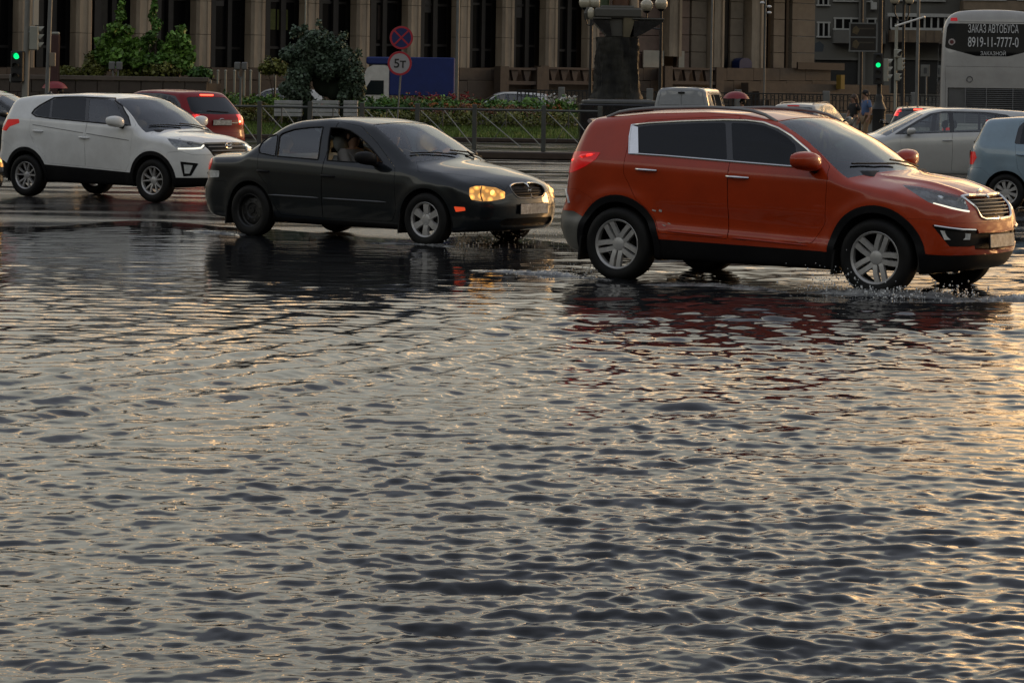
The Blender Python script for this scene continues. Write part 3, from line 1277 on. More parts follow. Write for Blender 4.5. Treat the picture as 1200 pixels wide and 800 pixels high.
    # lower door crease: a thin bright rib
    for lst, a, b in ((R['door_f'], -.10, .66), (R['door_r'], -.78, -.20)):
        for i, sd in enumerate((1, -1)):
            pts = [(x, sd * (B.side_y(x, .49 - .045 * (x + .8)) + .002), .49 - .045 * (x + .8)) for x in np.linspace(a, b, 8)]
            MB().tube(pts, [.003] + [.009] * 6 + [.003], 6).build('door_rib', ORANGE, lst[i], sm=True)
    # scraped paint at the rear door's lower edge
    for (qx, qy), (w_, h_) in (((766, 246.5), (.05, .012)), ((774, 247), (.03, .02)), ((778, 264), (.04, .010)), ((784, 262), (.03, .008))):
        p = c.px([(qx, qy)])[0]
        MB().box((p.x, -(p.y + .001), p.z), (w_, .004, h_), ry=.2, bev=.001).build('scrape', M('bare scrape', (.45, .42, .38), .5), c.root)
    c.mirror((.70, 1.035, 1.165), (.24, .36, .19), ORANGE)
    c.wheels('five_twin', .925, .345, .225, .235)
    c.seats([(.15, 'f'), (-.75, 'r')], .68, SEATL, dash=(.82, 1.10, 1.4))
    for a, b in ((.62, -.02), (-.05, -.62)):
        c.wiper([(1.12 - .22 * a * a * .9 - .03, a), (1.07 - .22 * (a + b) ** 2 / 4, (a + b) / 2 ), (1.03 - .22 * b * b, b)])
    # mud flaps
    for ax in sp['axles']:
        for sd in (1, -1):
            MB().box((ax - .40, sd * .82, .29), (.02, .2, .22), ry=.1).build('mud_flap', RUBBER, c.root)
    return c


# ------------------------------------------------------------------ the dark saloon
DARKP = paint('dark green grey paint', (0.007, 0.010, 0.013), metal=.1, rough=.36, amt=.35, dirt=(.013, .012, .009), coat=.8)


def build_sedan():
    sp = dict(
        wheel_r=0.305, axles=(-1.305, 1.305),
        top=[(-2.36, .90), (-2.25, .965), (-1.72, .995), (-1.62, 1.005), (-1.0, 1.345), (-.8, 1.392), (-.35, 1.425), (.05, 1.415), (.36, 1.365), (.72, 1.19), (1.10, .985), (1.17, .955), (1.6, .885), (1.95, .795), (2.15, .70)],
        topsm=.06,
        crown=[(-2.3, .055), (-1.6, .06), (-1, .06), (.3, .06), (1.1, .055), (1.9, .06), (2.2, .06)],
        hw=[(-2.3, .78), (-1.9, .825), (-1.3, .855), (0, .86), (1.3, .85), (1.9, .815), (2.2, .77)],
        belt=[(-1.9, .985), (-.8, .955), (.1, .915), (.8, .875), (1.1, .865)], belt0=.92,
        low=[(.14, -.09), (.25, -.05), (.36, -.03), (.46, -.012), (.60, -.002), (.75, 0), (.84, -.016), (.91, -.035), (.94, -.06), (1.15, -.13), (1.40, -.26)],
        ct=[(-2.1, .16), (-1.5, .10), (-.9, .02), (.1, 0), (.6, .03), (1.0, .08)],
        xf=[(.15, 2.06), (.22, 2.12), (.32, 2.175), (.48, 2.19), (.56, 2.165), (.66, 2.14), (.74, 2.10), (.80, 2.03)],
        xr=[(.2, -2.18), (.3, -2.27), (.45, -2.315), (.58, -2.31), (.64, -2.265), (.85, -2.26), (.95, -2.22), (1.0, -2.15)],
        planf=(.13, .22), planr=(.09, .20), sweep=[(-1.4, -.20), (-.6, 0), (.3, .14), (1.1, .24)],
        zb=[(-2.3, .24), (-1.6, .18), (1.6, .17), (2.1, .2)], k=(.09, .09, .05), z0=.56,
        arch=[(-1.305, .305, .37, .012), (1.305, .305, .37, .012)])
    c = Car('car', 'dark grey green saloon with amber headlights and one plain steel rear wheel', sp, (-1.51, 29.958, -.631), group='cars in the traffic')
    B = c.body
    z1 = lambda x, y: (225 + x / 5, 130 + y / 5)
    z2 = lambda x, y: (370 + x / 5, 130 + y / 5)
    z3 = lambda x, y: (510 + x / 5.333, 140 + y / 5.333)
    wq = [z1(395, 245), z1(392, 222), z1(408, 190), z1(445, 158), z1(495, 138), z1(503, 150), z1(486, 265)]
    wr = [z1(497, 266), z1(514, 150), z1(530, 132), z1(600, 108), z1(690, 97), z1(770, 94), z1(738, 286), z1(620, 276)]
    wf = [z2(65, 290), z2(88, 98), z2(150, 100), z2(205, 116), z2(250, 146), z2(300, 190), z2(345, 240), z2(385, 292), z2(392, 304), z2(200, 300)]
    for n_, w in (('win_q', wq), ('win_r', wr), ('win_f', wf)):
        dbg(n_, c.px(w))
        c.cut_px(n_, w, r=.012)
    hl_px = [z3(214, 428), z3(250, 418), z3(300, 418), z3(380, 428), z3(436, 455), z3(434, 492), z3(380, 506), z3(300, 512), z3(225, 502), z3(212, 470)]
    hl = c.px(hl_px)
    dbg('head', hl)
    c.cut_px('headlamp', hl_px, r=.015)
    tl_px = [z1(74, 292), z1(95, 275), z1(122, 268), z1(118, 300), z1(105, 342), z1(72, 350)]
    dbg('tail', c.px(tl_px))
    c.cut_px('tail', tl_px, r=.01)
    c.cut_px('reversing', [z1(80, 352), z1(104, 346), z1(160, 350), z1(158, 388), z1(80, 390)], r=.01)
    c.cut_px('marker', [z3(118, 545), z3(185, 550), z3(188, 570), z3(130, 578)], r=.006)
    dbg('grille', c.px([z3(470, 430), z3(490, 500), z3(640, 410), z3(630, 490), z3(520, 540), z3(690, 570)]))
    c.cut_front('grille', [(-.02, .72), (.20, .715), (.29, .69), (.30, .64), (.24, .575), (-.02, .565)], r=.04)
    c.cut_front('intake', [(-.02, .34), (.45, .335), (.5, .29), (.44, .245), (-.02, .24)], r=.02)
    c.screen('screen', 1.12, .24, .33, .14, .085)
    c.screen('rear_screen', -1.60, .18, -.98, .12, .09)
    hp = c.px([z2(455, 342), z2(600, 360), z3(0, 337), z3(140, 345), z3(300, 372), z3(400, 412), z3(440, 445)])
    dbg('hood', hp)
    poly = [(1.14, -.01)] + [(1.14 - .24 * (.66 * i / 6) ** 2, .66 * i / 6) for i in range(1, 7)]
    poly += [(p.x, p.y) for p in hp[1:]] + [(2.07, .3), (2.085, .15), (2.09, -.01)]
    c.cut_top('hood', poly)
    c.cut_top('boot', [(-1.68, -.01), (-1.68 + .05, .3), (-1.60, .60), (-1.70, .66), (-2.18, .62), (-2.26, .3), (-2.27, -.01)])
    c.arches(.352)
    c.cut_side('sill', [(-1.1, .05), (1.1, .05), (1.1, .235), (-1.1, .245)], ymin=.5, nmin=-.5)
    c.cut_side('bumper_f', [(1.5, .05), (3, .05), (3, .545), (1.95, .55), (1.75, .49), (1.5, .47)], ymin=-1, nmin=-2)
    c.cut_side('bumper_r', [(-3, .05), (-1.5, .05), (-1.62, .52), (-1.72, .635), (-3, .65)], ymin=-1, nmin=-2)
    c.cut_side('door_f', [(-.20, .26), (.82, .26), (.90, .40), (.86, .86), (.80, .905), (.50, 1.14), (.2, 1.32), (-.16, 1.37), (-.19, .95)], r=.03)
    c.cut_side('door_r', [(-.20, .26), (-.85, .27), (-.96, .42), (-1.02, .60), (-1.16, .74), (-1.21, .96), (-1.19, 1.06), (-1.0, 1.24), (-.72, 1.35), (-.16, 1.37), (-.19, .95)], r=.03)
    R = c.finish(DARKP, [
        ('door', 'door_f', DARKP, 1, .0045, .03), ('door', 'door_r', DARKP, 1, .0045, .03), ('hood', 'hood', DARKP, 0, .003, .03), ('boot_lid', 'boot', DARKP, 0, .003, .03),
        ('bumper', 'bumper_f', DARKP, 0, .002, .03), ('bumper', 'bumper_r', DARKP, 0, .002, .03), ('sill', 'sill', BLACKP, 1, 0, .03),
        ('window', 'win_q', CLEAR, 1, 0, 0, .004), ('window', 'win_r', CLEAR, 1, 0, 0, .004), ('window', 'win_f', CLEAR, 1, 0, 0, .004),
        ('windscreen', 'screen', SCREEN, 0, 0, 0, .004), ('rear_window', 'rear_screen', CLEAR, 0, 0, 0, .004),
        ('headlight', 'headlamp', AMBER, 1, 0, .04, -.004), ('tail_light', 'tail', TAILRED, 1, 0, .03, -.004), ('reversing_light', 'reversing', WHITEREF, 1, 0, .03, -.003), ('side_marker', 'marker', M('side marker lamp', (.3, .02, .01), .2, emit=(1, .10, .03), estr=.55), 1, 0, .02, -.004),
        ('grille', 'grille', BLACKP, 0, 0, .0, .03), ('air_intake', 'intake', BLACKP, 0, 0, .0, .03)])
    # the near front window is wound down
    bpy.data.objects.remove(R['win_f'][1])
    for i, par in ((0, 'win_q'), (1, 'win_r'), (2, 'win_f')):
        w = (wq, wr, wf)[i]
        pr = round_poly([(p.x, p.z) for p in c.px(w)], .012)
        c.strip('window_seal', BLACKP, c.sidepts(pr, .001, .06, True), .008, True)
    for i, h in enumerate(R['headlamp']):
        sd = (1, -1)[i]
        q = c.px([z3(292, 420), z3(284, 450), z3(286, 480), z3(296, 510)])
        MB().tube([(p.x, (p.y + .002) * sd, p.z) for p in q], .009, 6).build('divider', M('amber edge', (.12, .05, .01), .3), h, sm=True)
        q = c.px([z3(360, 464)])[0]
        MB().sphere((q.x - .01, (q.y - .01) * sd, q.z), .05, 16, 10, (.4, .8, .8)).build('bulb', M('bulb', (.9, .6, .2), .2, emit=(1, .55, .13), estr=2.2), h, sm=True)
    g = R['grille'][0]
    for z in (.60, .63, .66):
        hw = .24
        MB().tube([(B.end_x(hw * t, z) - .015, hw * t, z) for t in np.linspace(-1, 1, 9)], .006, 5).build('slat', BLACKP, g, sm=True)
    half = round_poly([(0, .728), (.20, .724), (.305, .695), (.315, .64), (.25, .565), (0, .556)], .05)
    pts = [(B.end_x(y, z) + .003, y, z) for y, z in half] + [(B.end_x(y, z) + .003, -y, z) for y, z in half[::-1]]
    MB().tube(pts, .0055, 8, True).build('grille_frame', M('rail grey', (.2, .2, .2)), g, sm=True)
    top = [p for p in pts if p[2] > .675]
    top.sort(key=lambda p: p[1])
    MB().tube(top, .008, 8).build('grille_frame', CHROME, g, sm=True)
    x = B.end_x(0, .645)
    em = MB()
    em.tube([(x - .006, -.03, .628), (x - .006, -.02, .662)], .004, 5).tube([(x - .006, .02, .628), (x - .006, .03, .662)], .004, 5).tube([(x - .006, -.025, .645), (x - .006, .025, .646)], .004, 5)
    em.build('badge', CHROME, g, sm=True)
    c.plate(True, .44, 0, pad=.014)
    c.plate(False, .77, 0)
    # rubbing strip along both doors, bumper strip
    for lst, a, b in ((R['door_f'], -.17, .76), (R['door_r'], -1.0, -.24)):
        for i, sd in enumerate((1, -1)):
            pts = [(x, sd * (B.side_y(x, .488 - .012 * x) + .004), .488 - .012 * x) for x in np.linspace(a, b, 9)]
            MB().tube(pts, [.004] + [.012] * 7 + [.004], 6).build('rubbing_strip', M('strip grey', (.035, .036, .036), .35, coat=.5), lst[i], sm=True)
    c.handle(-.10, .748, BLACKP, .19, R['door_f'], .016)
    c.handle(-1.09, .775, BLACKP, .17, R['door_r'], .016)
    c.mirror((.55, .97, .965), (.22, .26, .165), BLACKP)
    c.wheels(('steel', 'six'), .855, .305, .195, .20)
    c.seats([(.05, 'f'), (-.80, 'r')], .46, SEATL, dash=(.78, .93, 1.35), hgt=.52)
    # rear parcel shelf and the far door cards
    MB().box((-1.35, 0, .93), (.5, 1.25, .03)).build('parcel_shelf', DARKIN, c.root)
    for a, b in ((.64, .02), (.02, -.60)):
        P = [(1.08 - .24 * a * a, a), (1.02 - .24 * ((a + b) / 2) ** 2, (a + b) / 2), (.99 - .24 * b * b, b)]
        c.wiper(P)
    MB().tube([(1.09, .35, B.top_z(1.09, .35) + .01), (1.0, .33, B.top_z(1.0, .33) + .03)], .012, 6).build('wiper', BLACKP, c.root, sm=True)
    for ax in sp['axles']:
        for sd in (1, -1):
            MB().box((ax - .36, sd * .76, .25), (.02, .18, .22), ry=.1).build('mud_flap', RUBBER, c.root)
    return c


# ------------------------------------------------------------------ the white crossover
WHITEP = paint('white paint', (0.74, 0.745, 0.73), rough=.38, amt=.25, dirt=(.44, .42, .39))


def build_white():
    sp = dict(
        wheel_r=0.33, axles=(-1.295, 1.295),
        top=[(-2.1, 1.46), (-1.85, 1.545), (-1.4, 1.60), (-.5, 1.632), (0.05, 1.62), (.38, 1.56), (.75, 1.375), (1.20, 1.10), (1.30, 1.07), (1.7, 1.02), (1.95, .955), (2.1, .86)],
        topsm=.05,
        crown=[(-2, .05), (-1, .05), (.2, .055), (1.1, .05), (1.9, .05), (2.2, .04)],
        hw=[(-2.2, .83), (-1.8, .865), (-1.3, .885), (0, .89), (1.3, .885), (1.8, .865), (2.15, .83)],
        belt=[(-1.9, 1.25), (-1.2, 1.225), (.0, 1.17), (.9, 1.13), (1.2, 1.12)], belt0=1.17,
        low=[(.15, -.11), (.30, -.065), (.42, -.035), (.52, -.028), (.64, -.012), (.85, 0), (1.0, -.002), (1.06, -.018), (1.15, -.03), (1.19, -.055), (1.38, -.13), (1.60, -.24)],
        ct=[(-2.1, .10), (-1.6, .05), (-.9, 0), (.2, 0), (.7, .03), (1.1, .08)],
        xf=[(.2, 1.97), (.30, 2.06), (.40, 2.11), (.55, 2.125), (.70, 2.12), (.85, 2.10), (.95, 2.06), (1.02, 1.97)],
        xr=[(.25, -2.02), (.36, -2.10), (.48, -2.145), (.62, -2.14), (.70, -2.10), (.95, -2.085), (1.12, -2.06), (1.20, -2.0), (1.45, -1.87), (1.56, -1.80)],
        planf=(.13, .18), planr=(.09, .16), sweep=[(-1.6, -.14), (-.6, 0), (.3, .14), (1.2, .22)],
        zb=[(-2.1, .30), (-1.6, .24), (1.6, .23), (2.1, .27)], k=(.075, .085, .05),
        arch=[(-1.295, .33, .45, .016), (1.295, .33, .45, .016)])
    c = Car('car', 'white crossover with black lower trim waiting beside the dark saloon', sp, (-5.989, 39.815, -.578), group='cars in the traffic', q=(66, .025, 46))
    B = c.body
    z4 = lambda x, y: (0 + x / 5.336, 95 + y / 5.336)
    z5 = lambda x, y: (130 + x / 5.159, 95 + y / 5.159)
    dlo = [z4(198, 202), z4(215, 178), z4(250, 152), z4(340, 104), z4(420, 100), z4(520, 100), z4(640, 106), z5(30, 104), z5(70, 150), z5(105, 215), z5(120, 270), z4(670, 268), z4(500, 252), z4(310, 234), z4(225, 222)]
    dbg('dlo', c.px(dlo))
    c.cut_px('dlo', dlo)
    c.cut_px('win_q', [z4(212, 203), z4(250, 164), z4(318, 124), z4(308, 226), z4(240, 216)], only=('dlo',), r=.015)
    c.cut_px('win_r', [z4(322, 226), z4(332, 120), z4(360, 108), z4(540, 108), z4(530, 247), z4(420, 238)], only=('dlo',), r=.015)
    c.cut_px('win_f', [z4(550, 249), z4(560, 112), z4(640, 115), z5(15, 118), z5(45, 160), z5(75, 225), z5(85, 262)], only=('dlo',), r=.015)
    hl_px = [z5(338, 346), z5(380, 350), z5(470, 362), z5(555, 376), z5(572, 392), z5(560, 412), z5(480, 414), z5(402, 414), z5(370, 385)]
    hl = c.px(hl_px)
    dbg('head', hl)
    c.cut_px('headlamp', hl_px, r=.015)
    tl = [z4(15, 305), z4(22, 290), z4(50, 240), z4(118, 238), z4(122, 262), z4(60, 285), z4(38, 312)]
    dbg('tail', c.px(tl))
    c.cut_px('tail', tl, r=.012)
    c.cut_px('fog', [z5(418, 488), z5(530, 500), z5(486, 574), z5(438, 578)], r=.015)
    dbg('grille', c.px([z5(590, 385), z5(600, 440), z5(780, 378)]))
    c.cut_front('grille', [(-.02, .915), (.42, .91), (.52, .89), (.40, .72), (.33, .69), (-.02, .69)], r=.02)
    c.cut_front('intake', [(-.02, .50), (.46, .50), (.5, .46), (.42, .38), (-.02, .37)], r=.02)
    c.screen('screen', 1.22, .22, .34, .12, .09)
    c.cut_rear('rear_screen', [(-.02, 1.46), (.5, 1.45), (.58, 1.42), (.66, 1.22), (.55, 1.17), (-.02, 1.16)], r=.03)
    hp = c.px([z5(190, 290), z5(240, 325), z5(300, 342), z5(345, 347), z5(450, 356), z5(560, 376), z5(600, 382)])
    dbg('hood', hp)
    poly = [(1.24, -.01)] + [(1.24 - .22 * (.68 * i / 6) ** 2, .68 * i / 6) for i in range(1, 7)]
    poly += [(p.x, p.y) for p in hp[1:]] + [(2.03, .3), (2.05, -.01)]
    c.cut_top('hood', poly)
    c.arches(.385, .06)
    c.cut_side('sill', [(-1.1, .05), (1.1, .05), (1.1, .425), (0, .475), (-1.1, .52)], ymin=.5, nmin=-.5)
    c.cut_side('bumper_low_r', [(-3, .05), (-1.5, .05), (-1.5, .42), (-1.8, .55), (-3, .55)], ymin=-1, nmin=-2)
    c.cut_side('bumper_low_f', [(1.5, .05), (3, .05), (3, .385), (1.7, .385), (1.5, .4)], ymin=-1, nmin=-2)
    c.cut_side('bumper_f', [(1.5, .3), (3, .3), (3, .72), (1.95, .73), (1.8, .78), (1.6, .76)], ymin=-1, nmin=-2)
    c.cut_side('bumper_r', [(-3, .5), (-1.5, .5), (-1.60, .78), (-1.78, .86), (-3, .86)], ymin=-1, nmin=-2)
    c.cut_side('door_f', [(-.05, .50), (.78, .46), (.86, .62), (.90, 1.0), (.90, 1.15), (.68, 1.32), (.3, 1.56), (-.03, 1.59), (-.04, 1.1)], r=.03)
    c.cut_side('door_r', [(-.05, .50), (-.82, .53), (-.90, .66), (-1.08, .80), (-1.2, 1.0), (-1.22, 1.24), (-1.05, 1.42), (-.72, 1.57), (-.03, 1.59), (-.04, 1.1)], r=.03)
    R = c.finish(WHITEP, [
        ('door', 'door_f', WHITEP, 1, .0035, .03), ('door', 'door_r', WHITEP, 1, .0035, .03), ('hood', 'hood', WHITEP, 0, .0035, .03), ('bumper', 'bumper_f', WHITEP, 0, .003, .03), ('bumper', 'bumper_r', WHITEP, 0, .003, .03),
        ('bumper_skirt', 'bumper_low_f', BLACKP, 0, 0, .03), ('bumper_skirt', 'bumper_low_r', BLACKP, 0, 0, .03), ('sill_cladding', 'sill', BLACKP, 1, 0, .03), ('arch_trim', 'arch_trim_f', BLACKP, 1, 0, .05, -.006), ('arch_trim', 'arch_trim_r', BLACKP, 1, 0, .05, -.006),
        ('pillar_trim', 'dlo', GLOSSK, 1, 0, .01, .002), ('window', 'win_q', glass('smoked glass', (.12, .14, .15), drops=.0004), 1, 0, 0, .004), ('window', 'win_r', glass('smoked glass', (.12, .14, .15)), 1, 0, 0, .004), ('window', 'win_f', CLEAR, 1, 0, 0, .004),
        ('windscreen', 'screen', SCREEN, 0, 0, 0, .004), ('rear_window', 'rear_screen', TINT, 0, 0, 0, .004),
        ('headlight', 'headlamp', LENS, 1, 0, .06), ('tail_light', 'tail', TAILRED, 1, 0, .03, -.004), ('fog_light_recess', 'fog', BLACKP, 1, 0, .05, .02),
        ('grille', 'grille', BLACKP, 0, 0, 0, .03), ('air_intake', 'intake', BLACKP, 0, 0, 0, .03)])
    c.strip('window_seal', BLACKP, c.sidepts([(p.x, p.z) for p in c.px(dlo)], .001, .07, True), .010, True)
    for i, h in enumerate(R['headlamp']):
        sd = (1, -1)[i]
        MB().add([(p.x - .04, (p.y - .04) * sd, p.z) for p in hl], [tuple(range(len(hl)))]).build('reflector', BOWL, h)
        for fx, r in ((.35, .045), (.62, .045)):
            p = hl[0] * (1 - fx) + (hl[4] * .5 + hl[5] * .5) * fx
            MB().sphere((p.x - .035, (p.y - .03) * sd, p.z), r, 14, 8).build('projector', GLOSSK, h, sm=True)
        q = c.px([z5(405, 410), z5(440, 410), z5(500, 409), z5(545, 405), z5(560, 390)])
        MB().tube([(p.x - .004, (p.y - .004) * sd, p.z) for p in q], .014, 6).build('running_light', DRL, h, sm=True)
    for i, h in enumerate(R['fog']):
        sd = (1, -1)[i]
        q = c.px([z5(440, 505), z5(495, 510), z5(475, 560), z5(446, 560)])
        MB().add([(p.x + .002, (p.y + .002) * sd, p.z) for p in q], [(0, 1, 2, 3)]).build('fog_light', WHITEREF, h)
    g = R['grille'][0]
    for z in (.73, .79, .85):
        hw = .36 + (z - .73) * .5
        MB().tube([(B.end_x(hw * t, z) - .012, hw * t, z) for t in np.linspace(-1, 1, 11)], .010, 6).build('slat', M('rail grey', (.2, .2, .2)), g, sm=True)
    x = B.end_x(0, .875) + .004
    em = MB()
    pts = [(x, .085 * math.cos(t), .868 + .045 * math.sin(t)) for t in np.linspace(0, 2 * PI, 21)[:-1]]
    em.tube(pts, .007, 5, True).tube([(x, -.05, .845), (x, -.035, .89)], .007, 5).tube([(x, .035, .845), (x, .05, .89)], .007, 5).tube([(x, -.045, .866), (x, .045, .87)], .007, 5)
    em.build('badge', CHROME, g, sm=True)
    c.plate(True, .60, 0, pad=.02)
    c.plate(False, .95, 0)
    # waist crease: its shade drawn as a thin grey line
    for i, sd in enumerate((1, -1)):
        for lst, a, b in ((R['door_f'], -.02, .84), (R['door_r'], -1.15, -.08)):
            pts = [(x, sd * (B.side_y(x, 1.045 - .10 * (x + .4)) + .000), 1.045 - .10 * (x + .4)) for x in np.linspace(a, b, 10)]
            MB().tube(pts, .006, 5).build('crease', M('crease', (.16, .16, .155), .4), lst[i], sm=True)
    c.handle(-.06, .945, WHITEP, .2, R['door_f'], .016)
    c.handle(-1.02, 1.025, WHITEP, .2, R['door_r'], .016)
    c.mirror((.66, 1.0, 1.195), (.25, .28, .19), WHITEP)
    MB().box((-1.62, 0, B.top_z(-1.62, 0) + .03), (.13, .04, .06), bev=.015, taper=.5).build('aerial', WHITEP, c.root, sm=True)
    c.wheels('five_y', .885, .33, .215, .215)
    c.seats([(.2, 'f'), (-.7, 'r')], .66, SEATM, dash=(.88, 1.10, 1.4))
    for a, b in ((.62, -.02), (-.05, -.62)):
        c.wiper([(1.16 - .22 * a * a, a), (1.12 - .22 * (a + b) ** 2 / 4, (a + b) / 2), (1.10 - .22 * b * b, b)])
    return c
# ------------------------------------------------------------------ the other vehicles
def hatch_spec(L=4.2, H=1.5, W=1.76, r=.31, wag=0.0, wedge=1.0):
    """a five-door body scaled to the given size; wag lengthens the roof towards the rear"""
    kx, kz, ky = L / 4.15, H / 1.5, W / 1.76
    X = lambda l: [(a * kx, b * kz) for a, b in l]
    Zx = lambda l: [(a * kz, b * kx) for a, b in l]
    Yx = lambda l: [(a * kx, b * ky) for a, b in l]
    return dict(
        wheel_r=r, axles=(-1.27 * kx, 1.27 * kx), kx=kx, kz=kz, ky=ky,
        top=X([(-2.1, 1.36 + wag), (-1.8, 1.43 + wag * .6), (-1.2, 1.475 + wag * .2), (-.4, 1.50), (.1, 1.485), (.38, 1.415), (.83, 1.19), (1.28, .975), (1.40, .95), (1.8, .86), (2.02, .77)]),
        topsm=.06, crown=[(-2, .05), (.2, .055), (1.1, .05), (2, .05)],
        hw=Yx([(-2.1, .81), (-1.7, .855), (-1.2, .88), (0, .88), (1.2, .875), (1.7, .85), (2.05, .80)]),
        belt=X([(-1.8, 1.03), (0, .97), (1.0, .93), (1.3, .92)]), belt0=.97 * kz,
        low=[(a * kz, b) for a, b in [(.15, -.10), (.28, -.055), (.40, -.03), (.52, -.012), (.66, 0), (.80, -.002), (.90, -.02), (.96, -.035), (1.0, -.06), (1.2, -.13), (1.45, -.245)]],
        ct=[(-2.0, .10), (-1.5, .05), (-.9, 0), (.2, 0), (.7, .03), (1.1, .08)],
        xf=Zx([(.2, 1.92), (.30, 2.01), (.42, 2.055), (.56, 2.06), (.68, 2.04), (.76, 1.99), (.84, 1.90)]),
        xr=Zx([(.25, -1.99), (.36, -2.06), (.5, -2.09), (.62, -2.08), (.68, -2.045), (.92, -2.03), (1.02, -1.99), (1.34, -1.80), (1.44, -1.74)]),
        planf=(.13, .18), planr=(.09, .16), sweep=[(-1.6, -.14), (-.6, 0), (.3, .14), (1.2, .22)],
        zb=[(-2.1, .27), (-1.5, .2), (1.5, .2), (2.1, .24)], k=(.08, .085, .05), z0=.58,
        arch=[(-1.27 * kx, r, r + .07, .012), (1.27 * kx, r, r + .07, .012)])


def build_hatch(label, spec, pose, m, near=-1, q=(40, .045, 24), glassm=None, wheel='cover', group='cars in the traffic', brake=False, lit=None, interior=True, name='car', rails=False, clad=0, tdz=0.0, quarter=True):
    c = Car(name, label, spec, pose, group=group, near=near, q=q)
    kx, kz = spec['kx'], spec['kz']
    S = lambda l: [(a * kx, b * kz) for a, b in l]
    B = c.body
    gl = glassm or CLEAR
    c.cut_side('dlo', S(([(-1.62, 1.06), (-1.50, 1.22), (-1.25, 1.37)] if quarter else [(-1.14, 1.05), (-1.10, 1.30), (-1.0, 1.40)]) + [(-.8, 1.415), (0, 1.42), (.28, 1.37), (.62, 1.19), (.98, .985), (1.02, .955), (0, 1.005)]), r=.03)
    if quarter:
        c.cut_side('win_q', S([(-1.53, 1.075), (-1.42, 1.23), (-1.22, 1.335), (-1.06, 1.36), (-1.10, 1.06)]), only=('dlo',), r=.02)
    c.cut_side('win_r', S([(-1.05, 1.055), (-1.01, 1.365), (-.75, 1.39), (-.17, 1.39), (-.17, 1.02)]), only=('dlo',), r=.02)
    c.cut_side('win_f', S([(-.08, 1.015), (-.08, 1.39), (.05, 1.388), (.26, 1.34), (.60, 1.16), (.84, 1.015), (.84, .98)]), only=('dlo',), r=.02)
    c.screen('screen', 1.30 * kx, .22, .45 * kx, .12, .085)
    c.cut_rear('rear_screen', [(-.02, 1.36 * kz), (.5, 1.355 * kz), (.57, 1.33 * kz), (.66, 1.08 * kz), (.60, 1.03 * kz), (-.02, 1.02 * kz)], r=.03)
    c.cut_side('tail', S([(-3, .80 + tdz), (-1.88 + .75 * max(0, tdz), .82 + tdz), (-1.80 + .75 * max(0, tdz), .93 + tdz), (-1.84 + .75 * max(0, tdz), 1.02 + tdz), (-3, 1.0 + tdz)]), ymin=.52, nmin=-.5)
    c.cut_side('headlamp', S([(1.50, .80), (1.62, .66), (1.85, .60), (3, .60), (3, .72), (1.86, .775)]), ymin=.42, nmin=-.5)
    c.cut_front('grille', [(-.02, .70 * kz), (.36, .69 * kz), (.36, .61 * kz), (-.02, .60 * kz)], r=.02)
    c.cut_front('intake', [(-.02, .40 * kz), (.5, .40 * kz), (.45, .30 * kz), (-.02, .29 * kz)], r=.02)
    c.arches(spec['wheel_r'] + .05, clad)
    c.cut_side('bumper_f', S([(1.45, .05), (3, .05), (3, .56), (1.75, .57), (1.55, .52)]), ymin=-1, nmin=-2)
    c.cut_side('bumper_r', S([(-3, .05), (-1.45, .05), (-1.55, .55), (-1.7, .66), (-3, .66)]), ymin=-1, nmin=-2)
    c.cut_side('door_f', S([(-.12, .26), (.80, .26), (.88, .45), (.92, .93), (.9, .99), (.6, 1.2), (.26, 1.41), (-.12, 1.45)]), r=.03)
    c.cut_side('door_r', S([(-.12, .26), (-.80, .27), (-.90, .45), (-1.06, .66), (-1.12, 1.0), (-1.08, 1.40), (-.12, 1.45)]), r=.03)
    tailm = TAILLIT if brake else TAILRED
    R = c.finish(m, [
        ('door', 'door_f', m, 1, .003, .03), ('door', 'door_r', m, 1, .003, .03), ('bumper', 'bumper_f', m, 0, .003, .03), ('bumper', 'bumper_r', m, 0, .003, .03),
        ('pillar_trim', 'dlo', GLOSSK, 1, 0, .01, .002), ('window', 'win_q', gl, 1, 0, 0, .004), ('window', 'win_r', gl, 1, 0, 0, .004), ('window', 'win_f', gl, 1, 0, 0, .004),
        ('windscreen', 'screen', SCREEN, 0, 0, 0, .004), ('rear_window', 'rear_screen', gl, 0, 0, 0, .004),
        ('headlight', 'headlamp', lit or WHITEREF, 1, 0, .04, -.003), ('tail_light', 'tail', tailm, 1, 0, .03, -.004),
        ('grille', 'grille', BLACKP, 0, 0, 0, .025), ('air_intake', 'intake', BLACKP, 0, 0, 0, .025)] +
        ([('arch_trim', 'arch_trim_f', BLACKP, 1, 0, .05, -.005), ('arch_trim', 'arch_trim_r', BLACKP, 1, 0, .05, -.005)] if clad else []))
    c.plate(True, .47 * kz, 0)
    c.plate(False, .86 * kz if clad == 0 else .9 * kz, 0)
    c.handle(-.02 * kx, .86 * kz, m, .19, R['door_f'], .015)
    c.handle(-.98 * kx, .88 * kz, m, .19, R['door_r'], .015)
    c.mirror((.72 * kx, spec['hw'][3][1] + .10, 1.02 * kz), (.18, .22, .15), m)
    c.wheels(wheel, spec['hw'][3][1] - .01, None, .195, spec['wheel_r'] * .66)
    if interior:
        c.seats([(.1, 'f'), (-.75, 'r')], .52 * kz, SEATM, dash=(.85 * kx, .98 * kz, 1.3), hgt=.54)
    # high brake light under the roof edge, rear wiper
    zz = 1.395 * kz
    x = B.end_x(0, zz, -1)
    MB().box((x - .012, 0, zz), (.05, .36, .03), bev=.01).build('brake_light', BRAKE if brake else TAILRED, c.root)
    pts = [(B.end_x(y, 1.06 * kz + .06 * (y + .3), -1) - .015, y, 1.06 * kz + .06 * (y + .3)) for y in np.linspace(-.3, .28, 6)]
    MB().tube(pts, .009, 5).build('rear_wiper', BLACKP, c.root, sm=True)
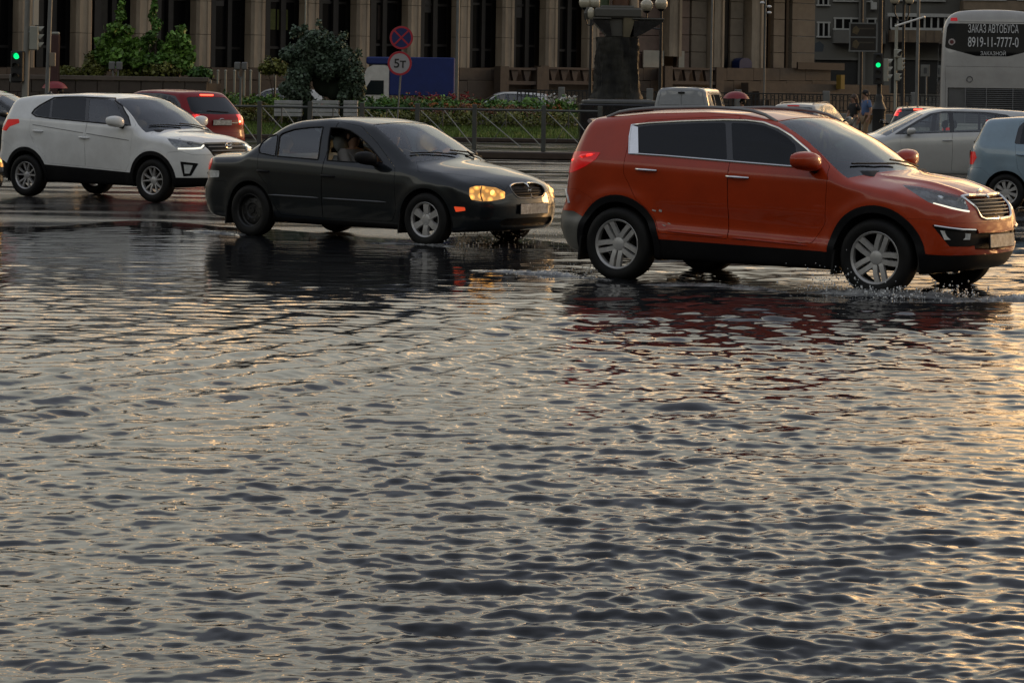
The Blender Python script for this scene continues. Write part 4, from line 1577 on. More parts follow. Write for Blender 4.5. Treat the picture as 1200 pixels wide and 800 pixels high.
    if rails:
        for sd in (1, -1):
            pts = []
            for i in range(11):
                t = i / 10
                xx = (-1.5 + 1.7 * t) * kx
                y = c.ridge(xx) - .09
                pts.append((xx, y * sd, B.top_z(xx, y) + .035 * min(1, 9 * t, 9 * (1 - t)) ** .5 - .004))
            MB().tube(pts, .015, 6).build('roof_rail', M('rail grey', (.2, .2, .2)), c.root, sm=True)
    return c


def pose_at(px, Z, yaw, local=(0, 0)):
    """heading yaw; the local ground point stands under pixel column px at distance Z"""
    X = gx(px, Z, 107 + 1.75 * FPX / Z)
    c, s = math.cos(yaw), math.sin(yaw)
    return (X - (local[0] * c - local[1] * s), Z - (local[0] * s + local[1] * c), yaw)


def build_others():
    D = math.radians
    blue = paint('blue grey paint', (0.24, 0.33, 0.40), metal=.1, amt=.25, dirt=(.17, .19, .2))
    sp = hatch_spec(3.75, 1.50, 1.66, .29)
    build_hatch('pale blue hatchback cut by the frame beside the orange crossover', sp, pose_at(1140, 40.2, D(-24), (-2.0 * sp['kx'] + .12, -.70)), blue, -1, q=(54, .03, 34), tdz=-.11, quarter=False, glassm=glass('smoked glass', (.12, .14, .15)))
    silver = paint('silver paint', (0.50, 0.50, 0.485), metal=.2, amt=.2, dirt=(.33, .32, .3))
    sp = hatch_spec(4.25, 1.56, 1.78, .31, wag=.02)
    build_hatch('silver hatchback heading left in front of the white coach', sp, pose_at(1043, 51.5, D(184), (1.12, .80)), silver, 1, q=(54, .03, 34), glassm=CLEAR)
    red = paint('dark red paint', (0.20, 0.003, 0.006), metal=.0, amt=.2, dirt=(.12, .01, .01), coat=.35)
    sp = hatch_spec(4.35, 1.68, 1.78, .33)
    sp['xr'] = [(a, b + max(0, a - 1.05) * .55) for a, b in sp['xr']]
    sp['xrsm'] = .05
    c = build_hatch('dark red hatchback with its brake lights lit behind the white crossover', sp, pose_at(286, 57, D(136), (-1.95, -.80)), red, 1, q=(50, .035, 34), glassm=glass('smoked glass', (.12, .14, .15)), brake=True)
    x = c.body.end_x(0, 1.0, -1) - .006
    pts = [(x, .075 * math.cos(t), 1.0 + .05 * math.sin(t)) for t in np.linspace(0, 2 * PI, 17)[:-1]]
    MB().tube(pts, .009, 5, True).tube([(x, -.06, 1.02), (x, 0, .985), (x, .06, 1.02)], .008, 5).build('badge', CHROME, c.root, sm=True)
    MB().box((x, -.35, .96), (.01, .22, .02)).build('badge', CHROME, c.root)
    pale = paint('pearl paint', (0.50, 0.49, 0.46), amt=.2, dirt=(.3, .28, .25))
    sp = hatch_spec(4.1, 1.56, 1.72, .31)
    build_hatch('pearl white estate car with roof rails catching the low sun', sp, pose_at(899, 75, D(66), (-2.0, .7)), pale, -1, rails=True)
    dark = paint('black paint', (0.012, 0.012, 0.013), amt=.3)
    sp = hatch_spec(4.2, 1.52, 1.76, .31)
    build_hatch('black hatchback with lit tail lights seen over the silver car', sp, pose_at(1043, 70, D(82), (-2.0, .8)), dark, 1, brake=True, tdz=.40)
    sp = hatch_spec(4.4, 1.64, 1.80, .33)
    build_hatch('black crossover half out of frame beyond the white crossover', sp, pose_at(80, 53, D(-12), (2.0, -.5)), dark, -1)
    white2 = paint('plain white paint', (0.56, 0.56, 0.55), amt=.15, dirt=(.3, .29, .27))
    sp = hatch_spec(4.4, 1.76, 1.80, .33)
    build_hatch('white car parked on the plaza behind the trimmed topiary', sp, pose_at(322, 101.3, D(178), (0, 0)), white2, 1, group='cars parked before the stone building')
    sp = hatch_spec(4.1, 1.74, 1.76, .31)
    build_hatch('white hatchback parked on the plaza behind the flower bed', sp, pose_at(590, 103, D(183), (0, 0)), white2, 1, group='cars parked before the stone building')


def build_van():
    sp = dict(
        wheel_r=.32, axles=(-1.35, 1.35),
        top=[(-2.3, 1.93), (-1, 1.96), (.6, 1.95), (.95, 1.88), (1.55, 1.25), (1.65, 1.18), (2.15, 1.0), (2.3, .9)], topsm=.06,
        crown=[(-2, .05), (1, .05), (2, .05)],
        hw=[(-2.3, .87), (-1.5, .90), (1.2, .90), (2.2, .82)], belt=[(-2, 1.15), (2, 1.15)], belt0=1.15,
        low=[(.15, -.09), (.3, -.05), (.5, -.015), (.8, 0), (1.1, -.01), (1.2, -.03), (1.5, -.09), (1.9, -.19)],
        xf=[(.2, 2.1), (.4, 2.2), (.6, 2.2), (.8, 2.12), (.95, 2.0)], xr=[(.25, -2.16), (.45, -2.2), (1.2, -2.19), (1.9, -2.10)],
        planf=(.15, .15), planr=(.03, .06), sweep=[(-1.5, -.03), (.6, .1), (1.6, .22)],
        zb=[(-2.2, .25), (2.2, .22)], k=(.12, .08, .05), z0=.9, arch=[])
    vw = paint('van grey paint', (0.30, 0.31, 0.32), amt=.3, dirt=(.16, .155, .15))
    c = Car('van', 'grey panel van seen from behind with its right side lit orange', sp, pose_at(797, 75, math.radians(77), (-2.2, 0)), cat='van', group='cars in the traffic', q=(48, .05, 24))
    B = c.body
    c.cut_side('win_f', [(.5, 1.2), (.5, 1.72), (.9, 1.70), (1.35, 1.24), (1.35, 1.2)], r=.03)
    c.cut_side('win_r', [(.4, 1.2), (.4, 1.74), (-.75, 1.74), (-.75, 1.2)], r=.03)
    c.cut_side('win_q', [(-.85, 1.2), (-.85, 1.74), (-1.9, 1.72), (-1.95, 1.2)], r=.03)
    c.screen('screen', 1.58, .22, .98, .12, .08)
    c.cut_rear('rear_door', [(.004, .50), (.70, .50), (.74, 1.1), (.62, 1.80), (.56, 1.84), (.004, 1.85)], r=.0)
    c.cut_rear('tail', [(.76, .80), (.85, .80), (.82, 1.12), (.76, 1.12)], xmax=-1.5)
    c.cut_side('headlamp', [(1.6, .95), (1.75, .75), (3, .72), (3, .9)], ymin=.45, nmin=-.5)
    c.arches(.37)
    R = c.finish(vw, [('rear_door', 'rear_door', vw, 1, .006, .03), ('window', 'win_f', CLEAR, 1, 0, 0, .004), ('window', 'win_r', TINT, 1, 0, 0, .004), ('window', 'win_q', TINT, 1, 0, 0, .004),
                      ('windscreen', 'screen', SCREEN, 0, 0, 0, .004), ('tail_light', 'tail', TAILRED, 1, 0, .02, -.003), ('headlight', 'headlamp', WHITEREF, 1, 0, .03)])
    x = B.end_x(0, 1.79, -1)
    MB().box((x - .015, 0, 1.78), (.05, .20, .06), bev=.01).build('brake_light', GLOSSK, c.root)
    for i, sd in enumerate((1, -1)):
        pts = [(B.end_x(y, 1.42, -1) - .002, y * sd, 1.42) for y in np.linspace(.05, .62, 8)]
        MB().tube(pts, .006, 5).build('panel_groove', M('crease', (.16, .16, .155)), R['rear_door'][i])
    MB().box((B.end_x(0, 1.05, -1) - .02, .06, 1.02), (.03, .05, .16), bev=.01).build('door_latch', BLACKP, R['rear_door'][0])
    c.plate(False, .75, .3)
    c.plate(True, .5, 0)
    c.mirror((1.2, 1.02, 1.25), (.16, .2, .24), BLACKP)
    c.wheels('cover', .89, None, .2, .21)
    c.seats([(.55, 'f')], .75, dash=(1.25, 1.12, 1.4))


def text_mesh(s, width, height, thick=0.004, weight=0.0):
    cu = bpy.data.curves.new('lettering', 'FONT')
    cu.body = s
    cu.align_x = 'CENTER'
    cu.extrude = thick
    cu.offset = weight
    o = bpy.data.objects.new('lettering', cu)
    COL.objects.link(o)
    dg = bpy.context.evaluated_depsgraph_get()
    me = bpy.data.meshes.new_from_object(o.evaluated_get(dg))
    bpy.data.objects.remove(o)
    bpy.data.curves.remove(cu)
    n = len(me.vertices)
    co = np.zeros(n * 3)
    me.vertices.foreach_get('co', co)
    co = co.reshape(-1, 3)
    lo, hi = co.min(0), co.max(0)
    co[:, 0] = (co[:, 0] - (lo[0] + hi[0]) / 2) * width / (hi[0] - lo[0])
    co[:, 1] = (co[:, 1] - (lo[1] + hi[1]) / 2) * height / (hi[1] - lo[1])
    me.vertices.foreach_set('co', co.ravel())
    me.update()
    return me


def build_bus():
    sp = dict(
        wheel_r=.5, axles=(-2.6, 3.4),
        top=[(-6.2, 3.97), (0, 4.0), (6.2, 3.97)], topsm=.05, crown=[(-6, .035), (6, .035)],
        hw=[(-6, 1.27), (6, 1.27)], belt=[(-6, 2.2), (6, 2.2)], belt0=2.2,
        low=[(.2, -.06), (.5, -.01), (1.0, 0), (2.2, 0), (3.2, -.03), (4.0, -.10)],
        xf=[(.3, 5.9), (1, 6.0), (2, 5.95), (4, 5.6)], xr=[(.3, -5.92), (.8, -6.0), (2.4, -5.99), (2.9, -5.95), (4.0, -5.72)],
        planf=(.15, .2), planr=(.06, .06), sweep=[(-1, 0), (1, 0)],
        zb=[(-6, .32), (6, .32)], k=(.42, .16, .05), z0=1.8, inset=1.0, rmax=3.5, arch=[])
    bw = paint('coach white paint', (0.40, 0.39, 0.37), amt=.25, dirt=(.24, .22, .2))
    c = Car('bus', 'tall white coach seen from behind with white lettering on its dark rear window', sp, pose_at(1161, 64, math.radians(81), (-6.0, 0)), cat='bus', q=(70, .08, 44))
    B = c.body
    c.cut_rear('rear_screen', [(-.02, 3.62), (1.08, 3.62), (1.13, 3.50), (1.165, 3.05), (1.15, 3.0), (.40, 2.80), (-.02, 2.80)], r=.02, xmax=-4)
    c.cut_rear('top_light', [(.86, 3.68), (1.04, 3.68), (1.03, 3.76), (.88, 3.765)], xmax=-4, nmin=.05)
    c.cut_rear('engine_cover', [(.0, 1.05), (1.14, 1.05), (1.15, 2.54), (.0, 2.54)], xmax=-4)
    c.cut_rear('engine_grille', [(.0, 1.12), (1.08, 1.12), (1.08, 2.0), (.0, 2.0)], only=('engine_cover',), xmax=-4)
    c.cut_rear('tail', [(1.0, .72), (1.2, .72), (1.2, 1.0), (1.0, 1.0)], xmax=-4, r=.03)
    c.cut_side('win', [(-5.2, 2.2), (-5.3, 3.2), (-5.0, 3.55), (5.2, 3.55), (5.2, 2.2)], r=.08)
    c.screen('screen', 5.95, .05, 5.6, .05, .12) if False else None
    c.arches(.56)
    R = c.finish(bw, [('rear_window', 'rear_screen', M('coach glass', (.003, .003, .004), .12, spec=.12), 0, 0, .01, .004), ('marker_light', 'top_light', TAILRED, 1, 0, .02, -.004),
                      ('engine_cover', 'engine_cover', bw, 0, .006, .03), ('engine_grille', 'engine_grille', M('grille grey', (.10, .10, .098), .55, noise=.2, dirt=(.05, .05, .05), dirtamt=.5), 0, 0, .0, .03),
                      ('tail_light', 'tail', TAILRED, 1, 0, .02, -.003), ('window', 'win', TINT, 1, 0, 0, .004)])
    rs = R['rear_screen'][0]
    wm = M('white lettering', (.55, .55, .54), .5)
    for s, z, wd, h in (('ЗАКАЗ АВТОБУСА', 3.495, 1.24, .225), ('8919-11-7777-0', 3.155, 1.24, .255), ('ЗАКАЗНОЙ', 2.885, .62, .125)):
        me = text_mesh(s, wd, h, .003)
        x0, x1 = B.end_x(0, z - h / 2, -1), B.end_x(0, z + h / 2, -1)
        tilt = math.atan2(x1 - x0, h)
        rot = Matrix(((0, 0, -1), (-1, 0, 0), (0, 1, 0))).to_4x4()
        o = link('lettering', me, wm, rs)
        o.matrix_local = Matrix.Translation((min(x0, B.end_x(.5, z, -1), (x0 + x1) / 2) - .012, -.02, z)) @ Matrix.Rotation(tilt, 4, 'Y') @ rot
    x = B.end_x(1.02, 3.15, -1) - .01
    MB().lathe([(.085, 0), (.085, -.01), (.05, -.012), (.05, 0)], (x, 1.0, 3.15), 'X', 24).build('speed_sticker', M('sticker ring', (.45, .40, .38), .5), rs)
    MB().lathe([(.05, 0), (.05, -.013), (0, -.013)], (x, 1.0, 3.15), 'X', 20).build('sticker_centre', M('sticker red', (.10, .02, .02), .5), rs)
    g = R['engine_grille'][0]
    for k in range(17):
        z = 1.16 + k * .05
        for y0, y1 in ((-1.06, -.55), (-.52, .12), (.15, .62), (.66, 1.06)):
            xx = B.end_x((y0 + y1) / 2, z, -1)
            if k % 1 == 0 and (y0 < .6):
                pass
        pts = [(B.end_x(y, z, -1) + .012, y, z) for y in np.linspace(-1.06, .64, 7)]
        MB().box(((pts[3][0]), -.21, z), (.03, 1.70, .018), ry=.5).build('louvre', M('grille grey', (.1, .1, .1)), g)
    for y in (-.52, .13, .65):
        MB().box((B.end_x(y, 1.6, -1) + .0, y, 1.56), (.03, .02, .88)).build('grille_bar', M('rail grey', (.2, .2, .2)), g)
    xx = B.end_x(.55, 2.25, -1) - .01
    MB().tube([(xx, .55 + .07 * math.cos(t), 2.22 + .07 * math.sin(t)) for t in np.linspace(0, 2 * PI, 17)[:-1]], .012, 5, True).build('emblem', M('emblem grey', (.12, .12, .12), .4), R['engine_cover'][0], sm=True)
    # roof seam above the window
    pts = [(B.end_x(y, 3.66, -1) - .002, y, 3.66) for y in np.linspace(-.84, .84, 9)]
    MB().tube(pts, .008, 5).build('panel_groove', M('crease', (.16, .16, .155)), c.root)
    c.plate(False, .82, 0)
    c.wheels('cover', 1.25, None, .3, .29)


def build_truck():
    Z, yaw = 104, math.radians(180)
    p = at(495, 100, Z)
    t = thing('truck', 'white cab delivery truck with a plain dark blue cargo box', 'truck', (p.x, Z, 0), yaw)
    blue = M('blue tarpaulin', (.006, .020, .13), .6, noise=.2, scale=2, bump=.004, bscale=4)
    cabw = M('truck white', (.62, .60, .55), .4, noise=.12, coat=.4, dirt=(.25, .23, .2), dirtamt=.3)
    # local x runs towards the cab (picture left); near side is local +y
    MB().box((-.01, 0, 2.28), (2.60, 2.05, 1.55), bev=.03).build('cargo_box', blue, t)
    MB().box((1.78, 0, 2.90), (.92, 1.95, .30), bev=.05).build('overcab_box', blue, t)
    cab = MB()
    prof = [(1.31, .55), (1.31, 2.66), (1.5, 2.72), (1.95, 2.72), (2.2, 2.60), (2.42, 2.14), (2.60, 1.85), (2.85, 1.40), (2.95, .9), (2.9, .55)]
    cab.prism(prof, (0, -.98, 0), (1, 0, 0), (0, 0, 1), (0, 1.96, 0))
    cb = cab.build('cab', cabw, t)
    dk = M('truck glass', (.015, .02, .022), .08, coat=.3)
    for sd in (1, -1):
        MB().prism([(1.52, 1.52), (1.52, 2.10), (2.05, 2.10), (2.40, 1.52)], (0, .985 * sd, 0), (1, 0, 0), (0, 0, 1), (0, .008 * sd, 0)).build('window', dk, cb)
        MB().box((2.6, 1.12 * sd, 1.75), (.08, .14, .34), bev=.02).build('mirror', BLACKP, cb)
    MB().prism([(-.85, 0), (.85, 0), (.78, .62), (-.78, .62)], (2.79, 0, 1.52), (0, 1, 0), (-.56, 0, 1), (.014, 0, .006)).build('windscreen', dk, cb)
    MB().box((.7, 0, .62), (4.0, .9, .2)).build('chassis', UNDER, t)
    ty, rm, hb = wheel_meshes('cover', .38, .22, .22)
    for x in (-.7, 2.2):
        for sd in (1, -1):
            w_ = bpy.data.objects.new('wheel', hb)
            COL.objects.link(w_)
            w_.parent = t
            w_.location = (x, .84 * sd, .38)
            w_.rotation_euler = (0, 0, 0 if sd > 0 else PI)
            for nm, me in (('tyre', ty), ('rim', rm[0])):
                o = bpy.data.objects.new(nm, me)
                COL.objects.link(o)
                o.parent = w_
# ------------------------------------------------------------------ ground
def build_ground():
    # asphalt: one wet sheet
    m = bpy.data.materials.new('wet asphalt')
    m.use_nodes = True
    nt = m.node_tree
    N, L = nt.nodes, nt.links
    b = N['Principled BSDF']
    tc = N.new('ShaderNodeTexCoord')
    n1 = N.new('ShaderNodeTexNoise')
    n1.inputs['Scale'].default_value = .55
    n1.inputs['Detail'].default_value = 5
    mp = N.new('ShaderNodeMapping')
    mp.inputs['Scale'].default_value = (.5, 1.5, 1)
    mp.inputs['Rotation'].default_value = (0, 0, math.radians(18))
    L.new(tc.outputs['Object'], mp.inputs[0])
    L.new(mp.outputs[0], n1.inputs['Vector'])
    mr = N.new('ShaderNodeMapRange')
    mr.inputs['From Min'].default_value = .44
    mr.inputs['From Max'].default_value = .62
    mr.inputs['To Min'].default_value = .04
    mr.inputs['To Max'].default_value = .25
    L.new(n1.outputs['Fac'], mr.inputs['Value'])
    L.new(mr.outputs[0], b.inputs['Roughness'])
    n2 = N.new('ShaderNodeTexNoise')
    n2.inputs['Scale'].default_value = 90
    n2.inputs['Detail'].default_value = 4
    L.new(tc.outputs['Object'], n2.inputs['Vector'])
    n3 = N.new('ShaderNodeTexNoise')
    n3.inputs['Scale'].default_value = 7
    n3.inputs['Detail'].default_value = 6
    L.new(tc.outputs['Object'], n3.inputs['Vector'])
    cr = N.new('ShaderNodeValToRGB')
    cr.color_ramp.elements[0].color = (.016, .016, .017, 1)
    cr.color_ramp.elements[1].color = (.052, .050, .048, 1)
    cr.color_ramp.elements[0].position = .3
    cr.color_ramp.elements[1].position = .75
    L.new(n3.outputs['Fac'], cr.inputs[0])
    L.new(cr.outputs[0], b.inputs['Base Color'])
    bs = N.new('ShaderNodeMath')
    bs.operation = 'MULTIPLY'
    bs.inputs[1].default_value = .022
    L.new(mr.outputs[0], bs.inputs[0])
    add = N.new('ShaderNodeMath')
    add.operation = 'MULTIPLY_ADD'
    add.inputs[1].default_value = .5
    L.new(n3.outputs['Fac'], add.inputs[0])
    L.new(n2.outputs['Fac'], add.inputs[2])
    bp = N.new('ShaderNodeBump')
    bp.inputs['Strength'].default_value = 1
    L.new(bs.outputs[0], bp.inputs['Distance'])
    L.new(add.outputs[0], bp.inputs['Height'])
    L.new(bp.outputs[0], b.inputs['Normal'])
    b.inputs['Specular IOR Level'].default_value = .4
    r = MB()
    r.quad((-900, -300, 0), (900, -300, 0), (900, 1500, 0), (-900, 1500, 0)).build('road', m)['kind'] = 'structure'
    # painted lane lines and pale bars across the far carriageway
    pm = M('pale stripes', (.62, .61, .58), .25, noise=.35, scale=5, dirt=(.05, .05, .05), dirtamt=.7, dirtscale=4)
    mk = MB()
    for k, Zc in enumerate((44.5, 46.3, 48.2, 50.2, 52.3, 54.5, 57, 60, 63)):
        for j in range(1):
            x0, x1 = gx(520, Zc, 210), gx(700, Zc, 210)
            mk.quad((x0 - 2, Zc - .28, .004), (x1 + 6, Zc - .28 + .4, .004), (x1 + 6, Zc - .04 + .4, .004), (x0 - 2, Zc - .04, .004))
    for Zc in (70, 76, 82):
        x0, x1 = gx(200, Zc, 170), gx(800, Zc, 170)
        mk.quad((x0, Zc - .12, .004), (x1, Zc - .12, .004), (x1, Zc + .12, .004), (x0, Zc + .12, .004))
    mk.build('road_stripes', pm)['kind'] = 'structure'
    # plaza paving beyond the iron fence
    pv = M('wet paving', (.085, .08, .075), .22, noise=.25, scale=1.2, rnoise=.12)
    p = MB()
    p.box((0, 100.9 + 100, .06), (500, 200, .12)).build('pavement', pv)['kind'] = 'structure'
    # pavement island on the right where the people walk
    isl = MB()
    x0 = gx(985, 80, 172)
    isl.prism([(x0, 78.2), (x0 + .4, 77.2), (x0 + 1.4, 76.6), (x0 + 60, 76.6), (x0 + 60, 96), (x0, 96)], (0, 0, 0), (1, 0, 0), (0, 1, 0), (0, 0, .13))
    isl.build('pavement', pv)['kind'] = 'structure'


def wave_field(X, Y, ds, amp=1.0):
    r = np.random.default_rng(5)
    h = np.zeros_like(X)
    # short irregular ripples from every side, somewhat more along the view
    for i in range(130):
        lam = 0.042 * (0.33 / 0.042) ** r.random() ** 1.2
        th = r.normal(-PI / 2, 0.46) if r.random() < .85 else r.uniform(-PI, PI)
        k = 2 * PI / lam
        a = lam / (2 * PI) * 0.0285 * (lam / .25) ** -0.04
        wob = 0.5 * np.sin(.9 * X * np.cos(th + 1.3) + .7 * Y * np.sin(th + 1.3) + r.uniform(0, 6))
        h += a * np.clip((lam / ds - 1.8) / 1.6, 0, 1) * np.cos(k * (np.cos(th) * X + np.sin(th) * Y) + r.uniform(0, 6.28) + wob)
    # slow changes of strength: calm patches and rough patches
    g = 0.72 + .34 * np.sin(.55 * X + .33 * Y + 1) * np.sin(.31 * Y - .4 * X + 2.2) + .16 * np.sin(1.7 * X - .9 * Y) * np.sin(1.1 * Y + .6)
    h *= np.clip(g, .3, 1.25)
    # a larger swell running out from the cars
    for lam, th, a in ((1.15, -1.9, .0022), (.85, -1.35, .0018), (1.6, -1.6, .003), (.62, -1.95, .0018), (.7, -1.2, .0016), (.48, -1.72, .0020), (.55, -1.42, .0020), (.38, -1.62, .0014)):
        k = 2 * PI / lam
        h += a * np.cos(k * (math.cos(th) * X + math.sin(th) * Y) + r.uniform(0, 6) + .6 * np.sin(.8 * X + .5 * Y + lam))
    # wake rings of the saloon that crossed on the left
    d = np.sqrt((X + 11) ** 2 + (Y - 21.5) ** 2)
    m = np.exp(-((d - 11.2) / 1.9) ** 2) / (1 + np.exp((X - .5) * 2.2)) / (1 + np.exp((12.0 - Y) * 1.3)) / (1 + np.exp((Y - 20.5) * 1.3))
    dd = d + .045 * np.sin(1.3 * X + .4 * Y) + .025 * np.sin(3.1 * X + 1) + .012 * np.sin(7 * Y)
    h += m * (.0125 * np.cos(2 * PI * dd / .42) + .0055 * np.cos(2 * PI * dd / .27 + 1))
    # bow wave of the orange crossover
    d2 = np.sqrt((X - 3.2) ** 2 * .8 + (Y - 23.6) ** 2)
    m2 = np.exp(-((d2 - 2.6) / 2.2) ** 2)
    h += m2 * .010 * np.cos(2 * PI * (d2 + .06 * np.sin(2 * X)) / .75)
    return h * amp


def build_water():
    ys = [4.2]
    while ys[-1] < 34.5:
        y = ys[-1]
        ys.append(y + 0.0125 * max(.8, y / 7.6) ** 1.28)
    ys = np.array(ys)
    nc = 1080
    s = np.linspace(-1, 1, nc)
    s = np.concatenate([[-14, -7, -4, -2.6, -1.9, -1.5, -1.3, -1.2, -1.12, -1.06], s, [1.06, 1.12, 1.2, 1.3, 1.5, 1.9, 2.6, 4, 7, 14]])
    halfw = .285 * ys + 2.0
    X = s[None, :] * halfw[:, None]
    Y = ys[:, None] + np.zeros_like(X)
    ds = np.gradient(ys)[:, None] * np.ones_like(X)
    h = wave_field(X, Y, ds)
    edge = 31.5 - Y - 1.6 * np.sin(.55 * X + .2 * Y + 1) - .9 * np.sin(1.3 * X + 1 - .3 * Y) - .5 * np.sin(3.1 * X + .6 * Y)
    far = np.clip(edge / 4.5, 0, 1)
    shal = np.clip((25.5 - Y + .10 * X) / 6.5, 0, 1)
    fade = far ** .6 * (.58 + .42 * shal)
    calm = 1 / (1 + np.exp((X - .2 - .10 * (Y - 18)) * 2.0)) / (1 + np.exp((16.5 - Y) * .9))
    fade = fade * (1 - .62 * calm)
    out = np.clip((14 - np.abs(s[None, :])) / 12.8, 0, 1)
    Zv = .040 * np.clip(far * 1.5, 0, 1) ** .8 - .013 + h * fade * np.where(np.abs(s)[None, :] > 1.12, .3, 1)
    R, C = X.shape
    me = bpy.data.meshes.new('water')
    me.vertices.add(R * C)
    me.vertices.foreach_set('co', np.stack([X, Y, Zv], -1).astype(np.float32).ravel())
    i = np.arange(R - 1)[:, None] * C + np.arange(C - 1)[None, :]
    q = np.stack([i, i + 1, i + C + 1, i + C], -1).reshape(-1, 4)
    me.loops.add(q.size)
    me.loops.foreach_set('vertex_index', q.astype(np.int32).ravel())
    me.polygons.add(len(q))
    me.polygons.foreach_set('loop_start', np.arange(0, q.size, 4, dtype=np.int32))
    me.polygons.foreach_set('loop_total', np.full(len(q), 4, np.int32))
    me.update(calc_edges=True)
    me.polygons.foreach_set('use_smooth', np.ones(len(q), bool))
    m = bpy.data.materials.new('flood water')
    m.use_nodes = True
    nt = m.node_tree
    N, L = nt.nodes, nt.links
    b = N['Principled BSDF']
    b.inputs['Base Color'].default_value = (.016, .017, .019, 1)
    b.inputs['Roughness'].default_value = .012
    b.inputs['IOR'].default_value = 1.333
    tc = N.new('ShaderNodeTexCoord')
    t = N.new('ShaderNodeTexNoise')
    t.inputs['Scale'].default_value = 26
    t.inputs['Detail'].default_value = 3
    L.new(tc.outputs['Object'], t.inputs['Vector'])
    bp = N.new('ShaderNodeBump')
    bp.inputs['Distance'].default_value = .0005
    L.new(t.outputs['Fac'], bp.inputs['Height'])
    L.new(bp.outputs[0], b.inputs['Normal'])
    link('water', me, m)['kind'] = 'structure'


# ------------------------------------------------------------------ leaves
LEAFM = {}


def leafmat(n, c, isl=.55):
    return M(n, c, .55, noise=.35, scale=1.6, island=isl, spec=.4)


def leaf_cloud(blobs, n, size, seed=1, flat=0.25, shell=.55, up=0.3, aspect=.6, jit=.22):
    """small leaf faces scattered through a union of ellipsoids (x,y,z,rx,ry,rz)"""
    r = np.random.default_rng(seed)
    vol = np.array([b[3] * b[4] * b[5] for b in blobs]) ** .72
    pick = r.choice(len(blobs), n, p=vol / vol.sum())
    B = np.array(blobs)[pick]
    d = r.normal(size=(n, 3))
    d /= np.linalg.norm(d, axis=1)[:, None]
    rad = (shell + (1 - shell) * r.random(n) ** .7) * (1 + jit * r.normal(size=n))
    # clumps: pull the leaves towards random cluster centres
    P = B[:, :3] + d * rad[:, None] * B[:, 3:]
    cn = max(6, n // 45)
    ci = r.choice(n, cn)
    cc = P[ci]
    near = r.integers(0, cn, n)
    # nearest of four random centres
    best = None
    for _ in range(7):
        j = r.integers(0, cn, n)
        dj = np.linalg.norm(P - cc[j], axis=1)
        if best is None:
            best, bj = dj, j
        else:
            w = dj < best
            best = np.where(w, dj, best)
            bj = np.where(w, j, bj)
    pull = np.where(best < .6 * B[:, 3:].mean(1), .35, 0)[:, None] * r.random((n, 1))
    P = P + (cc[bj] - P) * pull
    nrm = d * .6 + r.normal(size=(n, 3)) * .7
    nrm[:, 2] += up
    nrm /= np.linalg.norm(nrm, axis=1)[:, None]
    a = np.cross(nrm, r.normal(size=(n, 3)))
    a /= np.linalg.norm(a, axis=1)[:, None] + 1e-9
    bvec = np.cross(nrm, a)
    s = size * (.55 + .9 * r.random(n))[:, None]
    tip = P + a * s
    q = np.stack([P - a * s * .8, P + bvec * s * aspect + nrm * s * .12, tip, P - bvec * s * aspect + nrm * s * .12], 1)
    return q.reshape(-1, 3)


def quads_mesh(name, V):
    me = bpy.data.meshes.new(name)
    n = len(V) // 4
    me.vertices.add(len(V))
    me.vertices.foreach_set('co', V.astype(np.float32).ravel())
    me.loops.add(n * 4)
    me.loops.foreach_set('vertex_index', np.arange(n * 4, dtype=np.int32))
    me.polygons.add(n)
    me.polygons.foreach_set('loop_start', np.arange(0, n * 4, 4, dtype=np.int32))
    me.polygons.foreach_set('loop_total', np.full(n, 4, np.int32))
    me.update(calc_edges=True)
    return me


def tree(label, base, blobs, n, size, m, trunk_r=.07, cat='tree', name='tree', seed=1, group=None, limbs=4):
    t = thing(name, label, cat, base, 0, group)
    V = leaf_cloud(blobs, n, size, seed)
    link('crown', quads_mesh('crown', V), m, t)
    mb = MB()
    top = max(b[2] for b in blobs)
    r = random.Random(seed)
    mb.tube([(0, 0, -.05), (.03, .02, top * .35), (-.03, .03, top * .7), (0, 0, top)], [trunk_r, trunk_r * .8, trunk_r * .5, trunk_r * .15], 8)
    for i in range(limbs):
        b = blobs[r.randrange(len(blobs))]
        z0 = top * r.uniform(.15, .55)
        mb.tube([(0, 0, z0), (b[0] * .5, b[1] * .5, (z0 + b[2]) / 2 + .1), (b[0], b[1], b[2])], [trunk_r * .45, trunk_r * .3, trunk_r * .1], 6)
    mb.build('trunk', M('bark', (.05, .038, .028), .85, noise=.3, scale=8), t, sm=True)
    return t


# ------------------------------------------------------------------ the stone building
FA = Vector((-16.83, 100.0, 0))
FD = Vector((20.37, 18.0, 0)).normalized()
FNN = Vector((FD.y, -FD.x, 0))


def fac(px, py=60):
    u = derot(px, py)[0] / FPX
    return (u * FA.y - FA.x) / (FD.x - u * FD.y)


def fz(px, py):
    t = fac(px, py)
    p = FA + FD * t
    _, v = derot(px, py)
    return CAMH - v * p.y / FPX


